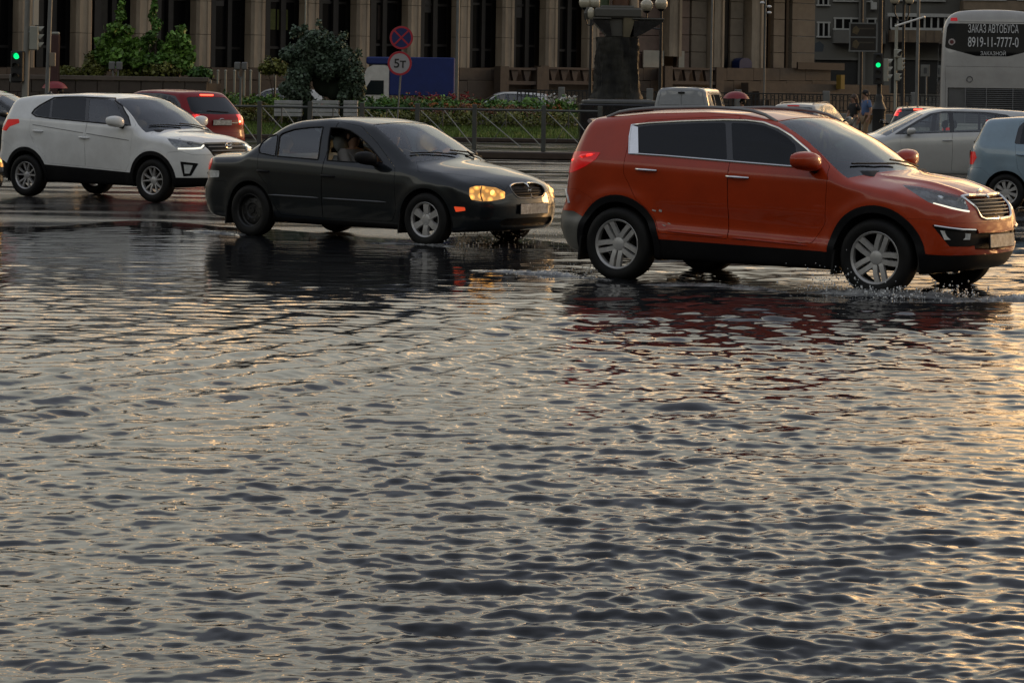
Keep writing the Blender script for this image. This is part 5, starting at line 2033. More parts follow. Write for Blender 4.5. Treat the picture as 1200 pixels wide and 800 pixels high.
def build_stone():
    ang = math.atan2(FD.y, FD.x)
    t = thing('stone_building', 'long stone building with tall tan pilasters and dark window bays', 'building', FA, ang)
    # local frame: x along the front, -y towards the street, z up
    stone = M('travertine', (.335, .275, .205), .75, noise=.28, scale=1.3, dirt=(.12, .095, .07), dirtamt=.55, dirtscale=.9, stretch=(1, 1, .35), bump=.01, bscale=6)
    pan = M('stone slab', (.165, .138, .105), .75, noise=.25, scale=1.0, dirt=(.09, .07, .055), dirtamt=.5, dirtscale=.8)
    pink = M('red granite slab', (.13, .085, .07), .55, noise=.25, scale=1.2, dirt=(.05, .035, .03), dirtamt=.5)
    dk = M('dark facade glass', (.005, .005, .006), .3, noise=.6, scale=.6, spec=.12)
    mull = M('dark mullion', (.018, .016, .016), .5, noise=.3)
    gran = M('brown granite', (.048, .034, .026), .55, noise=.4, scale=1.1, dirt=(.10, .078, .058), dirtamt=.5, dirtscale=.5, bump=.01, bscale=4)
    H = 7.7
    zb = lambda x: 2.42 + .0165 * x
    xs0, xs1 = fac(-60), fac(955)
    # body behind the bays, roof slab
    MB().box(((xs0 + xs1) / 2, 7.2, H / 2), (xs1 - xs0, 12, H)).build('wall', M('dark wall', (.012, .011, .011), .7, noise=.4, scale=.7), t)
    MB().box(((xs0 + xs1) / 2, 6.2, H + .5), (xs1 - xs0 + 1, 15.5, 1.0)).build('cornice', stone, t)
    # plinth in courses
    n = 26
    pl = MB()
    for i in range(n):
        a, b = xs0 + (xs1 - xs0) * i / n, xs0 + (xs1 - xs0) * (i + 1) / n
        z = zb((a + b) / 2)
        for k, (z0, z1, y) in enumerate(((0, z * .45, -1.25), (z * .45 + .015, z * .8, -1.16), (z * .8 + .015, z, -1.08))):
            pl.box(((a + b) / 2 + (.4 if k == 1 else 0), y / 2 + .6, (z0 + z1) / 2), (b - a - .02, 1.2 - y, z1 - z0))
    pl.build('plinth', gran, t)
    cents = [28, 95, 165, 235, 299, 362, 422, 482, 540, 592, 643, 692, 738]
    xsP = [fac(c) for c in cents]
    for x in [fac(-36)] + xsP:
        mb = MB()
        z = zb(x)
        w = .36
        prof = [(-w, .25), (-w, -.18), (-w + .1, -.30), (-.13, -.30), (-.10, -.25), (.10, -.25), (.13, -.30), (w - .1, -.30), (w, -.18), (w, .25)]
        zz = z
        while zz < H:
            z1 = min(zz + 1.35, H)
            mb.prism(prof, (x, 0, zz), (1, 0, 0), (0, 1, 0), (0, 0, z1 - zz - .018))
            zz = z1
        mb.build('pilaster', stone, t)
    allx = [fac(-36)] + xsP
    rr = random.Random(4)
    for i in range(len(allx) - 1):
        a, b = allx[i] + .36, allx[i + 1] - .36
        z = zb((a + b) / 2)
        gb = MB().box(((a + b) / 2, .62, (z + H) / 2), (b - a, .05, H - z)).build('window_bay', dk, t)
        fr = MB()
        wd = b - a
        for q in (.30, .66):
            fr.box((a + wd * (q + rr.uniform(-.04, .04)), .50, (z + H) / 2), (.20 + .12 * rr.random(), .16, H - z))
        for k in range(4):
            fr.box(((a + b) / 2, .56, z + .9 + k * 1.9 + rr.uniform(-.1, .1)), (wd, .06, .10))
        MB().box((a + wd * rr.uniform(.12, .85), .588, z + 1.0 + 1.9 * rr.randrange(2) + .95), (wd * rr.uniform(.12, .25), .01, 1.5)).build('curtain', M('bay curtain %d' % (i % 4), ((.035, .022, .020), (.02, .022, .03), (.045, .04, .034), (.03, .02, .016))[i % 4], .8, noise=.5, scale=3), gb)
        fr.build('mullion', mull, gb)
        # blinds and lit-looking curtains seen inside some bays
        if i % 2 == 0:
            MB().box((a + wd * .48, .585, z + 2.6 + rr.random()), (wd * .22, .01, 1.5)).build('blind', M('blind', (.055, .05, .048), .7, noise=.4, scale=3), gb)
    # green curtained window
    x = fac(335)
    for dx in (-.42, .22):
        MB().box((x + dx, .57, fz(335, 23)), (.55, .015, .85)).build('curtain', M('green curtain', (.085, .095, .025), .8, noise=.5, scale=5), t)
    # right wing: pilasters between slab panels and dark strips
    for c, w in ((787, .40), (838, .32), (883, .40)):
        x = fac(c)
        z = zb(x) + (.55 if c < 800 else -.05)
        mb = MB()
        mb.prism([(-w, .4), (-w, -.25), (-w * .5, -.33), (-w * .45, -.27), (w * .35, -.27), (w * .4, -.36), (w * .8, -.36), (w, -.22), (w, .4)], (x, 0, z), (1, 0, 0), (0, 1, 0), (0, 0, H - z))
        mb.build('pilaster', stone, t)
    for p0, p1, m_, y in ((700, 777, pink, .34), (797, 812, pink, .36), (813, 831, pan, .30), (858.5, 874, pan, .30), (905, 918, pan, .05), (926, 953, pan, .02)):
        a, b = fac(p0), fac(p1)
        mb = MB()
        z = zb(a) - .05
        k = 0
        while z < H:
            z1 = min(z + .82, H)
            mb.box(((a + b) / 2, y, (z + z1) / 2), (b - a - .02, .25, z1 - z - .025), bev=.012)
            z = z1
            k += 1
        mb.build('stone_panel', m_, t)
    # near-black panels set into the gaps between the wing's slabs
    for p0, p1 in ((845, 858.3), (899.5, 904.8), (918.2, 925.8)):
        a, b = fac(p0), fac(p1)
        MB().box(((a + b) / 2, .30, (zb(a) + H) / 2), (b - a - .02, .06, H - zb(a))).build('dark_strip', dk, t)
    # pale boards behind the balustrade
    for p0, p1, y0, y1 in ((754, 778, 59, 79), (795.5, 802, 60, 80)):
        a, b = fac(p0), fac(p1)
        MB().box(((a + b) / 2, .02, (fz(p0, y0) + fz(p0, y1)) / 2), (b - a, .06, fz(p0, y0) - fz(p0, y1))).build('board', M('pale board', (.30, .29, .25), .6, noise=.15), t)
    # blue arched booth in the wing
    a, b = fac(859.5), fac(874)
    z0, z1 = fz(867, 93), fz(867, 68)
    w = (b - a) / 2
    pts = [(-w, 0), (w, 0)] + [(w * math.cos(q), z1 - z0 - w * .55 + w * .55 * math.sin(q)) for q in np.linspace(0, PI, 9)]
    MB().prism(pts, ((a + b) / 2, -.42, z0), (1, 0, 0), (0, 0, 1), (0, .5, 0)).build('arched_door', M('blue door', (.008, .018, .075), .4, noise=.2), t)
    # terrace balustrade with wedge-shaped balusters
    for p0, p1 in ((560, 603), (607, 694), (752, 812)):
        a, b = fac(p0), fac(p1)
        zt, zl = fz((p0 + p1) / 2, 79.5), fz((p0 + p1) / 2, 97)
        br = MB()
        br.box(((a + b) / 2, -1.6, zt - .05), (b - a, .34, .10))
        br.box(((a + b) / 2, -1.6, zl), (b - a, .34, .16))
        nb = max(2, int((b - a) / .62))
        for i in range(nb + 1):
            x = a + (b - a) * i / nb
            hh = zt - zl - .1
            br.prism([(-.07, 0), (.07, 0), (.24, hh), (-.24, hh)], (x, -1.68, zl + .05), (1, 0, 0), (0, 0, 1), (0, .16, 0))
        br.box(((a + b) / 2, -1.1, (zt + zl) / 2), (b - a, .1, zt - zl - .1))
        br.build('balustrade', M('weathered red granite', (.058, .040, .033), .6, noise=.3, scale=1.5, dirt=(.05, .035, .03), dirtamt=.5), t)
        for x in (a, b):
            MB().box((x, -1.62, (zt + zl) / 2 - .5), (.5, .42, zt - zl + 1.1)).build('balustrade_pier', gran, t)
    # steps and ramp at the wing
    a, b = fac(845), fac(1010)
    st = MB()
    for k in range(5):
        st.box(((a + b) / 2 + .3 * k, -1.6 - .38 * k, .12 + (2.2 - .4 * k) / 2), (b - a, .5 + .05 * k, 2.2 - .4 * k))
    st.build('steps', gran, t)
    MB().box((fac(940), -1.25, zb(fac(940)) + .1), (fac(955) - fac(900), .1, .35)).build('plinth_band', M('dark granite', (.022, .015, .013), .5, noise=.3), t)
    MB().box((fac(950), -2.0, fz(951, 96)), (.28, .3, .7)).build('yellow_box', M('yellow paint', (.22, .14, .02), .6, noise=.2), t)


def build_apartment():
    Z = 150.0
    s = FPX / Z
    p = at(1070, 107, Z)
    t = thing('apartment_block', 'grey rendered apartment block with a glazed balcony beside the coach', 'building', (p.x, Z, 0))
    wall = M('grey render', (.135, .132, .118), .85, noise=.22, scale=.7, dirt=(.055, .05, .045), dirtamt=.6, dirtscale=.35, stretch=(1, 1, .5))
    white = M('window white', (.36, .36, .34), .5, noise=.15)
    gl = M('dark facade glass', (.006, .006, .007))
    dark = M('garage dark', (.010, .010, .010), .6, noise=.4)

    def loc(px, py):
        q = at(px, py, Z)
        return q.x - p.x, q.z
    x0, _ = loc(945, 60)
    x1 = loc(1290, 60)[0]
    # wall built as bands round the openings
    ops = []

    def band(px0, px1, py0, py1):
        a, zt = loc(px0, py0)
        b, zb_ = loc(px1, py1)
        return a, b, zb_, zt
    MB().box(((x0 + x1) / 2, 4.2, 4.4), (x1 - x0, 8, 8.8)).build('wall', wall, t)
    MB().box(((x0 + x1) / 2, 3.9, 9.0), (x1 - x0 + .8, 9.4, .6)).build('roof', wall, t)

    def win(px0, px1, py0, py1, n=2, y=0.0, lab=None):
        a, b, z0, z1 = band(px0, px1, py0, py1)
        o = MB().box(((a + b) / 2, .185 + y, (z0 + z1) / 2), (b - a, .03, z1 - z0)).build('window', gl, t)
        fr = MB()
        w = .09
        for i in range(n + 1):
            fr.box((a + (b - a) * i / n, .14 + y, (z0 + z1) / 2), (w, .10, z1 - z0 + .1))
        fr.box(((a + b) / 2, .135 + y, z1), (b - a + .2, .10, w)).box(((a + b) / 2, .12 + y, z0), (b - a + .24, .2, w))
        fr.build('frame', white, o)
        return o
    win(959.5, 971, -14, 6.5, 2)
    win(959.5, 971.5, 26.5, 43.5, 2)
    win(979, 1021, -18, 2, 4)
    win(979, 1026, 21.5, 35, 5)
    win(1040, 1106, -16, 1.5, 7, -.02)
    # concrete bands and the projecting lower floor
    a, b, z0, z1 = band(976, 1036, 36, 52)
    MB().box(((a + b) / 2, -.25, (z0 + z1) / 2), (b - a, .9, z1 - z0), bev=.02).build('parapet', wall, t)
    # glazed balcony
    bal = MB()
    a, b, z0, z1 = band(1040, 1110, 36, 51)
    bo = MB().box(((a + b) / 2, -.75, (z0 + z1) / 2), (b - a, 1.5, z1 - z0)).build('balcony', M('balcony panel', (.13, .095, .06), .7, noise=.25, scale=1.2, dirt=(.07, .045, .03), dirtamt=.6), t)
    a, b, z0, z1 = band(1040, 1110, 20.5, 35.5)
    MB().box(((a + b) / 2, -.72, (z0 + z1) / 2), (b - a - .1, 1.35, z1 - z0)).build('glazing', gl, bo)
    fr = MB()
    for i in range(10):
        fr.box((a + (b - a) * i / 9, -1.44, (z0 + z1) / 2), (.10, .08, z1 - z0))
    fr.box(((a + b) / 2, -1.44, z0), (b - a, .12, .14)).box(((a + b) / 2, -1.3, z1 + .1), (b - a + .4, .6, .2))
    fr.build('frame', white, bo)
    fr = MB()
    a, b, z0, z1 = band(1040, 1110, 36, 51)
    for i in range(8):
        fr.box((a + (b - a) * i / 7, -1.51, (z0 + z1) / 2), (.06, .03, z1 - z0 - .1))
    fr.build('panel_batten', M('balcony batten', (.09, .065, .045), .7), bo)
    # upper balcony, tan panels
    a, b, z0, z1 = band(1125, 1230, 1.5, 14)
    MB().box(((a + b) / 2, -.6, (z0 + z1) / 2), (b - a, 1.3, z1 - z0)).build('balcony', M('tan panel', (.20, .15, .10), .7, noise=.2), t)
    o = win(1127, 1172, -16, 1.5, 5, -1.35)
    o = win(1190, 1240, -16, 2, 5, -1.35)
    a, b, z0, z1 = band(1112, 1126, -20, 40)
    # garage openings at street level
    for px0, px1, py0, py1 in ((956, 1005, 70, 103), (1046, 1104, 70, 110), (1112, 1200, 60, 110)):
        a, b, z0, z1 = band(px0, px1, py0, py1)
        o = MB().box(((a + b) / 2, .17, (z0 + z1) / 2), (b - a, .05, z1 - z0)).build('garage_door', dark, t)
        MB().box(((a + b) / 2, .1, z1 + .06), (b - a + .3, .3, .14)).build('lintel', wall, o)
    # pilaster between, pipes, air conditioner, a blue grey stain
    for px in (1007, 1037):
        a, b, z0, z1 = band(px, px + 6, -30, 110)
        MB().box(((a + b) / 2, -.05, (z0 + z1) / 2), (b - a, .3, z1 - z0)).build('wall_rib', wall, t)
    a, b, z0, z1 = band(1020, 1027, 3, 12)
    MB().box(((a + b) / 2, -.12, (z0 + z1) / 2), (b - a, .3, z1 - z0), bev=.03).build('air_conditioner', white, t)
    a, b, z0, z1 = band(955, 966, 48, 61)
    MB().prism([(0, 0), (.5, .02), (.56, .4), (.3, .62), (.04, .5)], (a, .19, z0), (1, 0, 0), (0, 0, 1), (0, .02, 0)).build('wall_patch', M('blue grey patch', (.05, .06, .07), .8), t)


def globe(parent, c, r=.2):
    MB().sphere(c, r, 20, 14).build('globe', M('opal globe', (.42, .38, .28), .25, noise=.1, coat=.5), parent, sm=60)
    MB().lathe([(r * .55, -r * .92), (r * .62, -r * .8), (r * .3, -r * 1.15), (0, -r * 1.15)], c, 'Z', 14).build('globe_cap', BLACKP, parent, sm=True)


def build_street():
    iron = M('black iron', (.012, .012, .012), .5, noise=.2)
    galv = M('galvanised steel', (.16, .165, .16), .5, metal=.3, noise=.25, scale=3)
    concp = M('concrete pole', (.22, .215, .19), .8, noise=.2, scale=2)
    grn = M('green light', (.02, .3, .12), .3, emit=(.0, .85, .22), estr=1.3)
    drk = M('dark lamp', (.02, .02, .02), .3, noise=.3)
    # ---- left traffic light pole
    Z = 62
    b, tp = at(27.5, 121 + 40, Z), at(34.5, -40, Z)
    b.z = 0
    t = thing('traffic_light', 'thick grey pole with a traffic light at the left frame edge', 'traffic light', b)
    rel = lambda px, py, dz=0: at(px, py, Z + dz) - b
    MB().cyl((0, 0, 0), tp - b, .085, .075, 14).build('pole', concp, t, sm=True)

    def head(par, px, py0, py1, dz, w, face, m, lit=None, n=3, visors=True):
        """signal head; face is the heading (radians) its lenses look to"""
        p0, p1 = rel(px, py0, dz), rel(px, py1, dz)
        hh = p0.z - p1.z
        c = (p0 + p1) / 2
        o = MB().box(c, (w, w * .7, hh), rz=face + PI / 2, bev=.02).build('signal_head', m, par)
        d = Vector((math.cos(face), math.sin(face), 0))
        for k in range(n):
            cz = c + Vector((0, 0, hh * (.5 - (k + .5) / n)))
            r = min(w * .40, hh / n * .42) * (.72 if lit is not None else 1)
            mm = grn if lit == k else drk
            MB().cyl(cz + d * w * .35, cz + d * (w * .37), r, n=16).build('lens', mm, o)
            pts = []
            vs, fs = [], []
            side = Vector((-d.y, d.x, 0))
            K = 13
            for j in range(K):
                q = -.25 + (PI + .5) * j / (K - 1)
                e = side * math.cos(q) * r * 1.12 + Vector((0, 0, math.sin(q) * r * 1.12))
                vs += [cz + d * w * .34 + e, cz + d * (w * .34 + r * 1.7 * (.45 + .55 * max(0, math.sin(q)))) + e]
            for j in range(K - 1):
                fs.append((2 * j, 2 * j + 1, 2 * j + 3, 2 * j + 2))
            MB().add(vs, fs).build('visor', m, o)
        return o
    palem = M('signal grey', (.30, .30, .25), .5, noise=.15)
    blk = M('signal black', (.010, .010, .010), .5)
    head(t, 40, 31, 59, -.1, .30, math.radians(8), palem)
    head(t, 21, 60, 96, -.1, .30, math.radians(-100), blk, lit=0, n=3)
    rod('bracket', galv, rel(33, 38, -.05), rel(40, 38, -.1), .02, t)
    rod('bracket', galv, rel(30, 78, -.05), rel(21, 78, -.1), .02, t)
    p0, p1 = rel(42, -12, -.15), rel(42, 30, -.15)
    MB().box((p0 + p1) / 2, (.20, .02, p0.z - p1.z), rz=1.0, bev=.005).build('sign_plate', M('sign back', (.13, .17, .20), .5, metal=.3), t)
    p0 = rel(19, 92, .1)
    MB().box(p0, (.30, .2, .22), bev=.03).build('junction_box', galv, t)
    # ---- thin pole with a box
    Z = 66
    b, tp = at(53, 121 + 40, Z), at(60.5, -40, Z)
    b.z = 0
    t = thing('lamp_post', 'thin grey pole carrying a tan box left of the white crossover', 'pole', b)
    MB().cyl((0, 0, 0), tp - b, .06, .052, 12).build('pole', galv, t, sm=True)
    p0, p1 = at(61.5, 62, Z) - b, at(61.5, 78, Z) - b
    MB().box((p0 + p1) / 2, (.15, .12, p0.z - p1.z), bev=.01).build('control_box', M('tan box', (.22, .18, .13), .6), t)
    # ---- granite stele
    Z = 92
    b = at(63.5, 158, Z)
    b.z = .0
    zt = at(63.5, 41, Z).z
    t = thing('granite_stele', 'dark red granite stele with a pale cap behind the poles', 'monument', b)
    MB().box((0, 0, zt / 2), (.29, .29, zt), bev=.02, taper=.95).build('shaft', M('stele granite', (.055, .022, .02), .4, noise=.3), t)
    MB().box((0, 0, zt + .05), (.27, .27, .1), bev=.03).build('cap', palem, t)
    # ---- paired floodlights on stakes
    for px, pt, pb, which in ((135, 72.5, 82, 'by the trees'), (282, 73, 82, 'right of the trees')):
        Z = 93
        b = at(px, 110, Z)
        b.z = .12
        t = thing('floodlight', 'pair of small grey floodlights on a post ' + which, 'floodlight', b, group='floodlights on the plaza')
        zt = at(px, pt, Z).z - b.z
        zb_ = at(px, pb, Z).z - b.z
        for dx in (-.13, .13):
            o = MB().box((dx, 0, (zt + zb_) / 2), (.22, .2, zt - zb_), bev=.03).build('lamp_housing', M('grey housing', (.15, .15, .145), .5, noise=.2), t)
            rod('stem', galv, (dx * .6, 0, zb_ - .3), (dx * .8, 0, zb_), .03, t)
        rod('post', galv, (0, 0, -.1), (0, 0, zb_ - .25), .05, t)
    # ---- pale slim posts
    k = 0
    for px in (246.5, 255, 264, 274.5, 286, 293.5, 304, 322, 341):
        Z = 97
        b = at(px, 112, Z)
        zt = at(px, 83.5, Z).z
        t = thing('bollard_post', 'one of the slim pale posts before the plinth', 'post', (b.x, Z, .12), 0, 'slim posts before the plinth')
        MB().cyl((0, 0, 0), (0, 0, zt - .12), .045, n=10).build('shaft', palem, t, sm=True)
        MB().sphere((0, 0, zt - .12), .055, 10, 6).build('finial', palem, t, sm=True)
    # ---- no stopping sign and weight limit sign on one post
    Z = 86
    b = at(465, 140, Z)
    b.z = .25
    t = thing('road_sign', 'two round road signs on a post, no stopping above a 5T weight limit', 'sign', b)
    s = FPX / Z
    zt = at(471, 30, Z).z - b.z
    dx = (471 - 464) / s
    MB().cyl((0, 0, 0), (dx * .9, 0, zt - .1), .03, n=10).build('post', galv, t, sm=True)
    redm = M('sign red', (.42, .02, .035), .45)
    blum = M('sign blue', (.012, .018, .10), .45)
    whm = M('sign white', (.36, .34, .34), .45)
    blkm = M('sign lettering', (.015, .015, .015), .5)

    def disc(par, c, r, y, m, nm, r0=0.0):
        prof = [(r0, y), (r, y), (r, y - .012), (r0, y - .012)] if r0 else [(0, y), (r, y), (r, y - .012), (0, y - .012)]
        return MB().lathe(prof, (c.x, c.y, c.z), 'Y', 36, closed=bool(r0)).build(nm, m, par)
    c1 = at(470.5, 44.5, Z) - b
    c1.y = -.05
    d1 = disc(t, c1, .395, 0, galv, 'sign_disc')
    disc(d1, c1, .345, -.018, blum, 'sign_field')
    disc(d1, c1, .39, -.02, redm, 'sign_ring', .325)
    for a in (PI / 4, -PI / 4):
        MB().box((c1.x, c1.y - .034, c1.z), (.66, .006, .055), ry=a).build('sign_bar', redm, d1)
        c1 = c1 + Vector((0, -.004, 0))
    c2 = at(468.5, 74.5, Z) - b
    c2.y = -.05
    d2 = disc(t, c2, .41, 0, galv, 'sign_disc')
    disc(d2, c2, .345, -.018, whm, 'sign_field')
    disc(d2, c2, .405, -.02, redm, 'sign_ring', .335)
    me = text_mesh('5т', .40, .30, .003, .012)
    o = link('lettering', me, blkm, d2)
    o.matrix_local = Matrix.Translation((c2.x + .01, c2.y - .036, c2.z)) @ Matrix.Rotation(PI / 2, 4, 'X')
    # ---- tall poles among the flower beds
    for px, Z, r, top, lab, m_ in ((534.5, 98, .075, -60, 'grey lamp pole at the right end of the blue truck', galv), (356, 97, .04, -40, 'thin pale pole rising behind the topiary', palem), (832.5, 100, .05, -40, 'thin grey pole beside the wing of the stone building', galv), (895, 101, .04, 2, 'thin lamp pole with three small white heads before the wing', galv)):
        b = at(px, 130, Z)
        zt = at(px, top, Z).z
        t = thing('lamp_post', lab, 'pole', (b.x, Z, .1))
        MB().cyl((0, 0, 0), (.02, 0, zt), r, r * .8, 12).build('pole', m_, t, sm=True)
        MB().cyl((0, 0, 0), (0, 0, .9), r * 1.6, r * 1.5, 12).build('pole_base', m_, t, sm=True)
        if px == 895:
            for dx, pz in ((-.12, 3.5), (.16, 8), (.16, 15)):
                zz = at(895, pz, Z).z - .1
                MB().sphere((dx, 0, zz), .075, 12, 8, (1.3, 1, .7)).build('lamp_head', M('lamp head white', (.7, .7, .7), .3), t, sm=True)
                rod('arm', m_, (0, 0, zz - .05), (dx, 0, zz), .015, t)
    # ---- iron fence on its plinth
    Z = 100
    a, b = gx(606, Z, 130), gx(1330, Z, 130)
    t = thing('iron_fence', 'black cast iron fence on a low grey plinth along the plaza', 'fence', ((a + b) / 2, Z, 0))
    z0, z1 = 1.12, 1.80
    pm = M('plinth concrete', (.20, .20, .185), .7, noise=.2, scale=1, dirt=(.09, .085, .08), dirtamt=.6)
    W = b - a
    zs = lambda x: .0045 * x   # the fence follows the slight fall of the street
    MB().box((0, 0, z0 / 2 - .05), (W, .35, z0), bev=.02).build('plinth', pm, t)
    bars = MB()
    x = -W / 2
    k = 0
    while x < W / 2:
        bars.box((x, 0, (z0 + z1) / 2), (.035, .035, z1 - z0))
        if k % 2 == 0:
            bars.lathe([(.075, -.012), (.075, .012), (.045, .012), (.045, -.012)], (x + .075, 0, z1 - .13), 'Y', 10, True)
            bars.lathe([(.06, -.012), (.06, .012), (.035, .012), (.035, -.012)], (x + .075, 0, z0 + .16), 'Y', 8, True)
        x += .15
        k += 1
    bars.box((0, 0, z1), (W, .06, .05)).box((0, 0, z0 + .05), (W, .05, .04)).box((0, 0, z1 - .24), (W, .03, .025))
    bars.build('bars', iron, t)
    for i in range(7):
        x = -W / 2 + W * (i + .5) / 7
        MB().box((x, 0, (z0 + z1) / 2 + .06), (.26, .3, z1 - z0 + .16), bev=.02).build('pier', pm, t)
    # ---- median railing on a dark kerb
    Z = 66.0
    kb = M('wet kerb stone', (.05, .034, .026), .35, noise=.35, scale=3)
    x0, x1 = gx(120, Z, 186), gx(760, Z, 186)
    MB().box(((x0 + x1) / 2, Z, .1), (x1 - x0, .5, .2), bev=.03).build('kerb', kb)['kind'] = 'structure'
    t = thing('railing', 'grey steel median railing with diagonal braces behind the dark saloon', 'railing', (0, Z, .2))
    st = M('railing steel', (.075, .078, .07), .5, metal=.2, noise=.25)
    wire = M('bright brace', (.34, .34, .31), .4, metal=.4)
    pxs = [182, 243, 304, 363, 424, 489, 556, 637, 703]
    xs = [gx(p, Z, 150) for p in pxs]
    for x in xs:
        MB().box((x, 0, .60), (.12, .08, 1.2), bev=.012).build('post', st, t)
    rail = MB()
    rail.cyl((xs[0], 0, 1.06), (xs[-1], 0, 1.06), .028, n=8)
    rail.build('top_rail', st, t, sm=True)
    for i in range(len(xs) - 1):
        a, b = xs[i], xs[i + 1]
        m_ = (a + b) / 2
        br = MB()
        br.cyl((a + .08, .0, 1.02), (m_ + .30, .0, .12), .014, n=6)
        br.build('brace', wire, t, sm=True)
        br = MB()
        br.cyl((m_ - .06, .0, 1.04), (b - .06, .0, .15), .014, n=6)
        br.build('brace', wire, t, sm=True)
        rod('mid_post', st, (m_ - .08, 0, 1.05), (m_ - .08, 0, .62), .014, t)
        rod('mid_post', st, (m_ - .08, 0, .80), (m_ - .42, 0, .25), .010, t)
    # ---- right-hand group of posts
    Z = 86
    b = at(1029.5, 160, Z)
    t = thing('traffic_light', 'black cast iron pole with a lit green traffic light behind the walkers', 'traffic light', (b.x, Z, .13))
    rel = lambda px, py, dz=0: at(px, py, Z + dz) - Vector((b.x, Z, .13))
    zt = at(1029.5, -60, Z).z
    MB().cyl((0, 0, 0), (0, 0, zt), .085, .07, 14).build('pole', iron, t, sm=True)
    zbse = at(1029.5, 128, Z).z - .13
    MB().lathe([(.30, 0), (.30, .25), (.22, .32), (.22, zbse - .1), (.26, zbse), (.2, zbse + .12), (.12, zbse + .3), (.14, zbse + .4), (.09, zbse + .5)], (0, 0, 0), 'Z', 16).build('pole_base', iron, t, sm=True)
    head(t, 1029, 63, 99, -.2, .32, math.radians(-97), blk, lit=1, n=4)
    head(t, 1037, 69, 96, -.15, .26, math.radians(5), palem, n=3)
    rod('bracket', iron, (0, 0, rel(1029, 80).z), rel(1037, 80, -.15), .02, t)
    Z = 84
    b = at(1048.5, 160, Z)
    t = thing('traffic_light', 'pale slim pole with signal heads and a slanting white arm left of the coach', 'traffic light', (b.x, Z, .13))
    rel = lambda px, py, dz=0: at(px, py, Z + dz) - Vector((b.x, Z, .13))
    zt = at(1048, 28, Z).z - .13
    MB().cyl((0, 0, 0), (0, 0, zt), .055, .045, 12).build('pole', palem, t, sm=True)
    head(t, 1052, 58, 68, -.1, .22, math.radians(-60), palem, n=1)
    head(t, 1054.5, 68, 83, -.1, .22, math.radians(2), palem, n=3)
    head(t, 1051.5, 86, 95, -.1, .18, math.radians(2), palem, n=2)
    MB().cyl(rel(1049, 31), rel(1084, 20, -.5), .035, .03, 8).build('arm', M('white arm', (.75, .74, .7), .35), t, sm=True)
    MB().box(rel(1051, 45), (.07, .04, .75)).build('sign_plate', palem, t)
    # board on a post
    Z = 92
    b = at(1008, 150, Z)
    t = thing('notice_board', 'dark two-panel board in a thin pale frame on a post', 'board', (b.x, Z, .12))
    rel = lambda px, py, dz=0: at(px, py, Z + dz) - Vector((b.x, Z, .12))
    rod('post', iron, (0, 0, 0), (0, 0, rel(1008, -20).z), .05, t)
    p0, p1 = rel(995.5, 27.5), rel(1026.5, 60.5)
    c = (p0 + p1) / 2
    c.y = -.10
    wd, hh = p1.x - p0.x, p0.z - p1.z
    bo = MB().box(c, (wd, .06, hh)).build('panel', M('board dark', (.014, .011, .009), .4, noise=.6, scale=4), t)
    fr = MB()
    for zz in (-hh / 2, 0, hh / 2):
        fr.box((c.x, c.y - .035, c.z + zz), (wd + .06, .03, .05))
    for xx in (-wd / 2, wd / 2):
        fr.box((c.x + xx, c.y - .037, c.z), (.05, .03, hh))
    fr.build('frame', galv, bo)
    for k, sg in enumerate((.25, -.25)):
        MB().prism([(-.12, -.10), (.05, -.16), (.14, .02), (.02, .16), (-.10, .08)], (c.x - wd * .28, c.y - .034, c.z + sg * hh), (1, 0, 0), (0, 0, 1), (0, -.006, 0)).build('emblem', M('board ochre', (.09, .065, .03), .5, noise=.4, scale=8), bo)
        MB().box((c.x + wd * .12, c.y - .034, c.z + sg * hh + .06), (.55, .006, .05)).build('stripe', M('board olive', (.05, .042, .03), .5, noise=.4), bo)
    # globe lamp post
    def globelamp(label, px, Z, arms, r, top, base=.13):
        b = at(px, 150, Z)
        t = thing('street_lamp', label, 'street lamp', (b.x, Z, base), 0, None)
        rel = lambda x, y: at(x, y, Z) - Vector((b.x, Z, base))
        zt = rel(px, top).z
        MB().lathe([(.16, 0), (.16, .5), (.10, .65), (.07, 1.2), (.05, zt * .6), (.045, zt)], (0, 0, 0), 'Z', 14).build('pole', iron, t, sm=True)
        for (gxp, gyp) in arms:
            c = rel(gxp, gyp)
            MB().tube([(0, 0, c.z - .75), (c.x * .6, 0, c.z - .72), (c.x, 0, c.z - .45), (c.x, 0, c.z - r)], .025, 8).build('arm', iron, t, sm=True)
            globe(t, c, r)
        return t
    globelamp('black lamp post with two opal globes left of the coach', 1057, 90, ((1048.5, 0), (1065.5, 0)), .17, -6)
    globelamp('black lamp post with two opal globes right of the fountain', 773, 82, ((775, 5), (758, 7)), .205, 8)
    globelamp('black lamp post with two opal globes left of the fountain', 691, 84, ((685.5, 3.5), (697, 3.5)), .20, 20)
    # plain pole and little white sign
    Z = 95
    b = at(1073.5, 150, Z)
    t = thing('lamp_post', 'plain grey pole just left of the coach', 'pole', (b.x, Z, .12))
    MB().cyl((0, 0, 0), (.03, 0, at(1073, -50, Z).z), .07, .055, 12).build('pole', galv, t, sm=True)
    MB().cyl((0, 0, 0), (0, 0, .8), .10, .095, 12).build('pole_base', galv, t, sm=True)
    Z = 110
    b = at(1084.5, 150, Z)
    t = thing('notice_board', 'small pale notice on a post before the dark garage', 'sign', (b.x, Z, .12))
    rel = lambda px, py: at(px, py, Z) - Vector((b.x, Z, .12))
    rod('post', galv, (0, 0, 0), (0, 0, rel(1084, 90).z), .035, t)
    p0, p1 = rel(1079, 76), rel(1089.5, 90)
    MB().box(((p0 + p1) / 2), (p1.x - p0.x, .04, p0.z - p1.z), bev=.01).build('panel', M('pale notice', (.14, .14, .125), .6, noise=.3, scale=5), t)
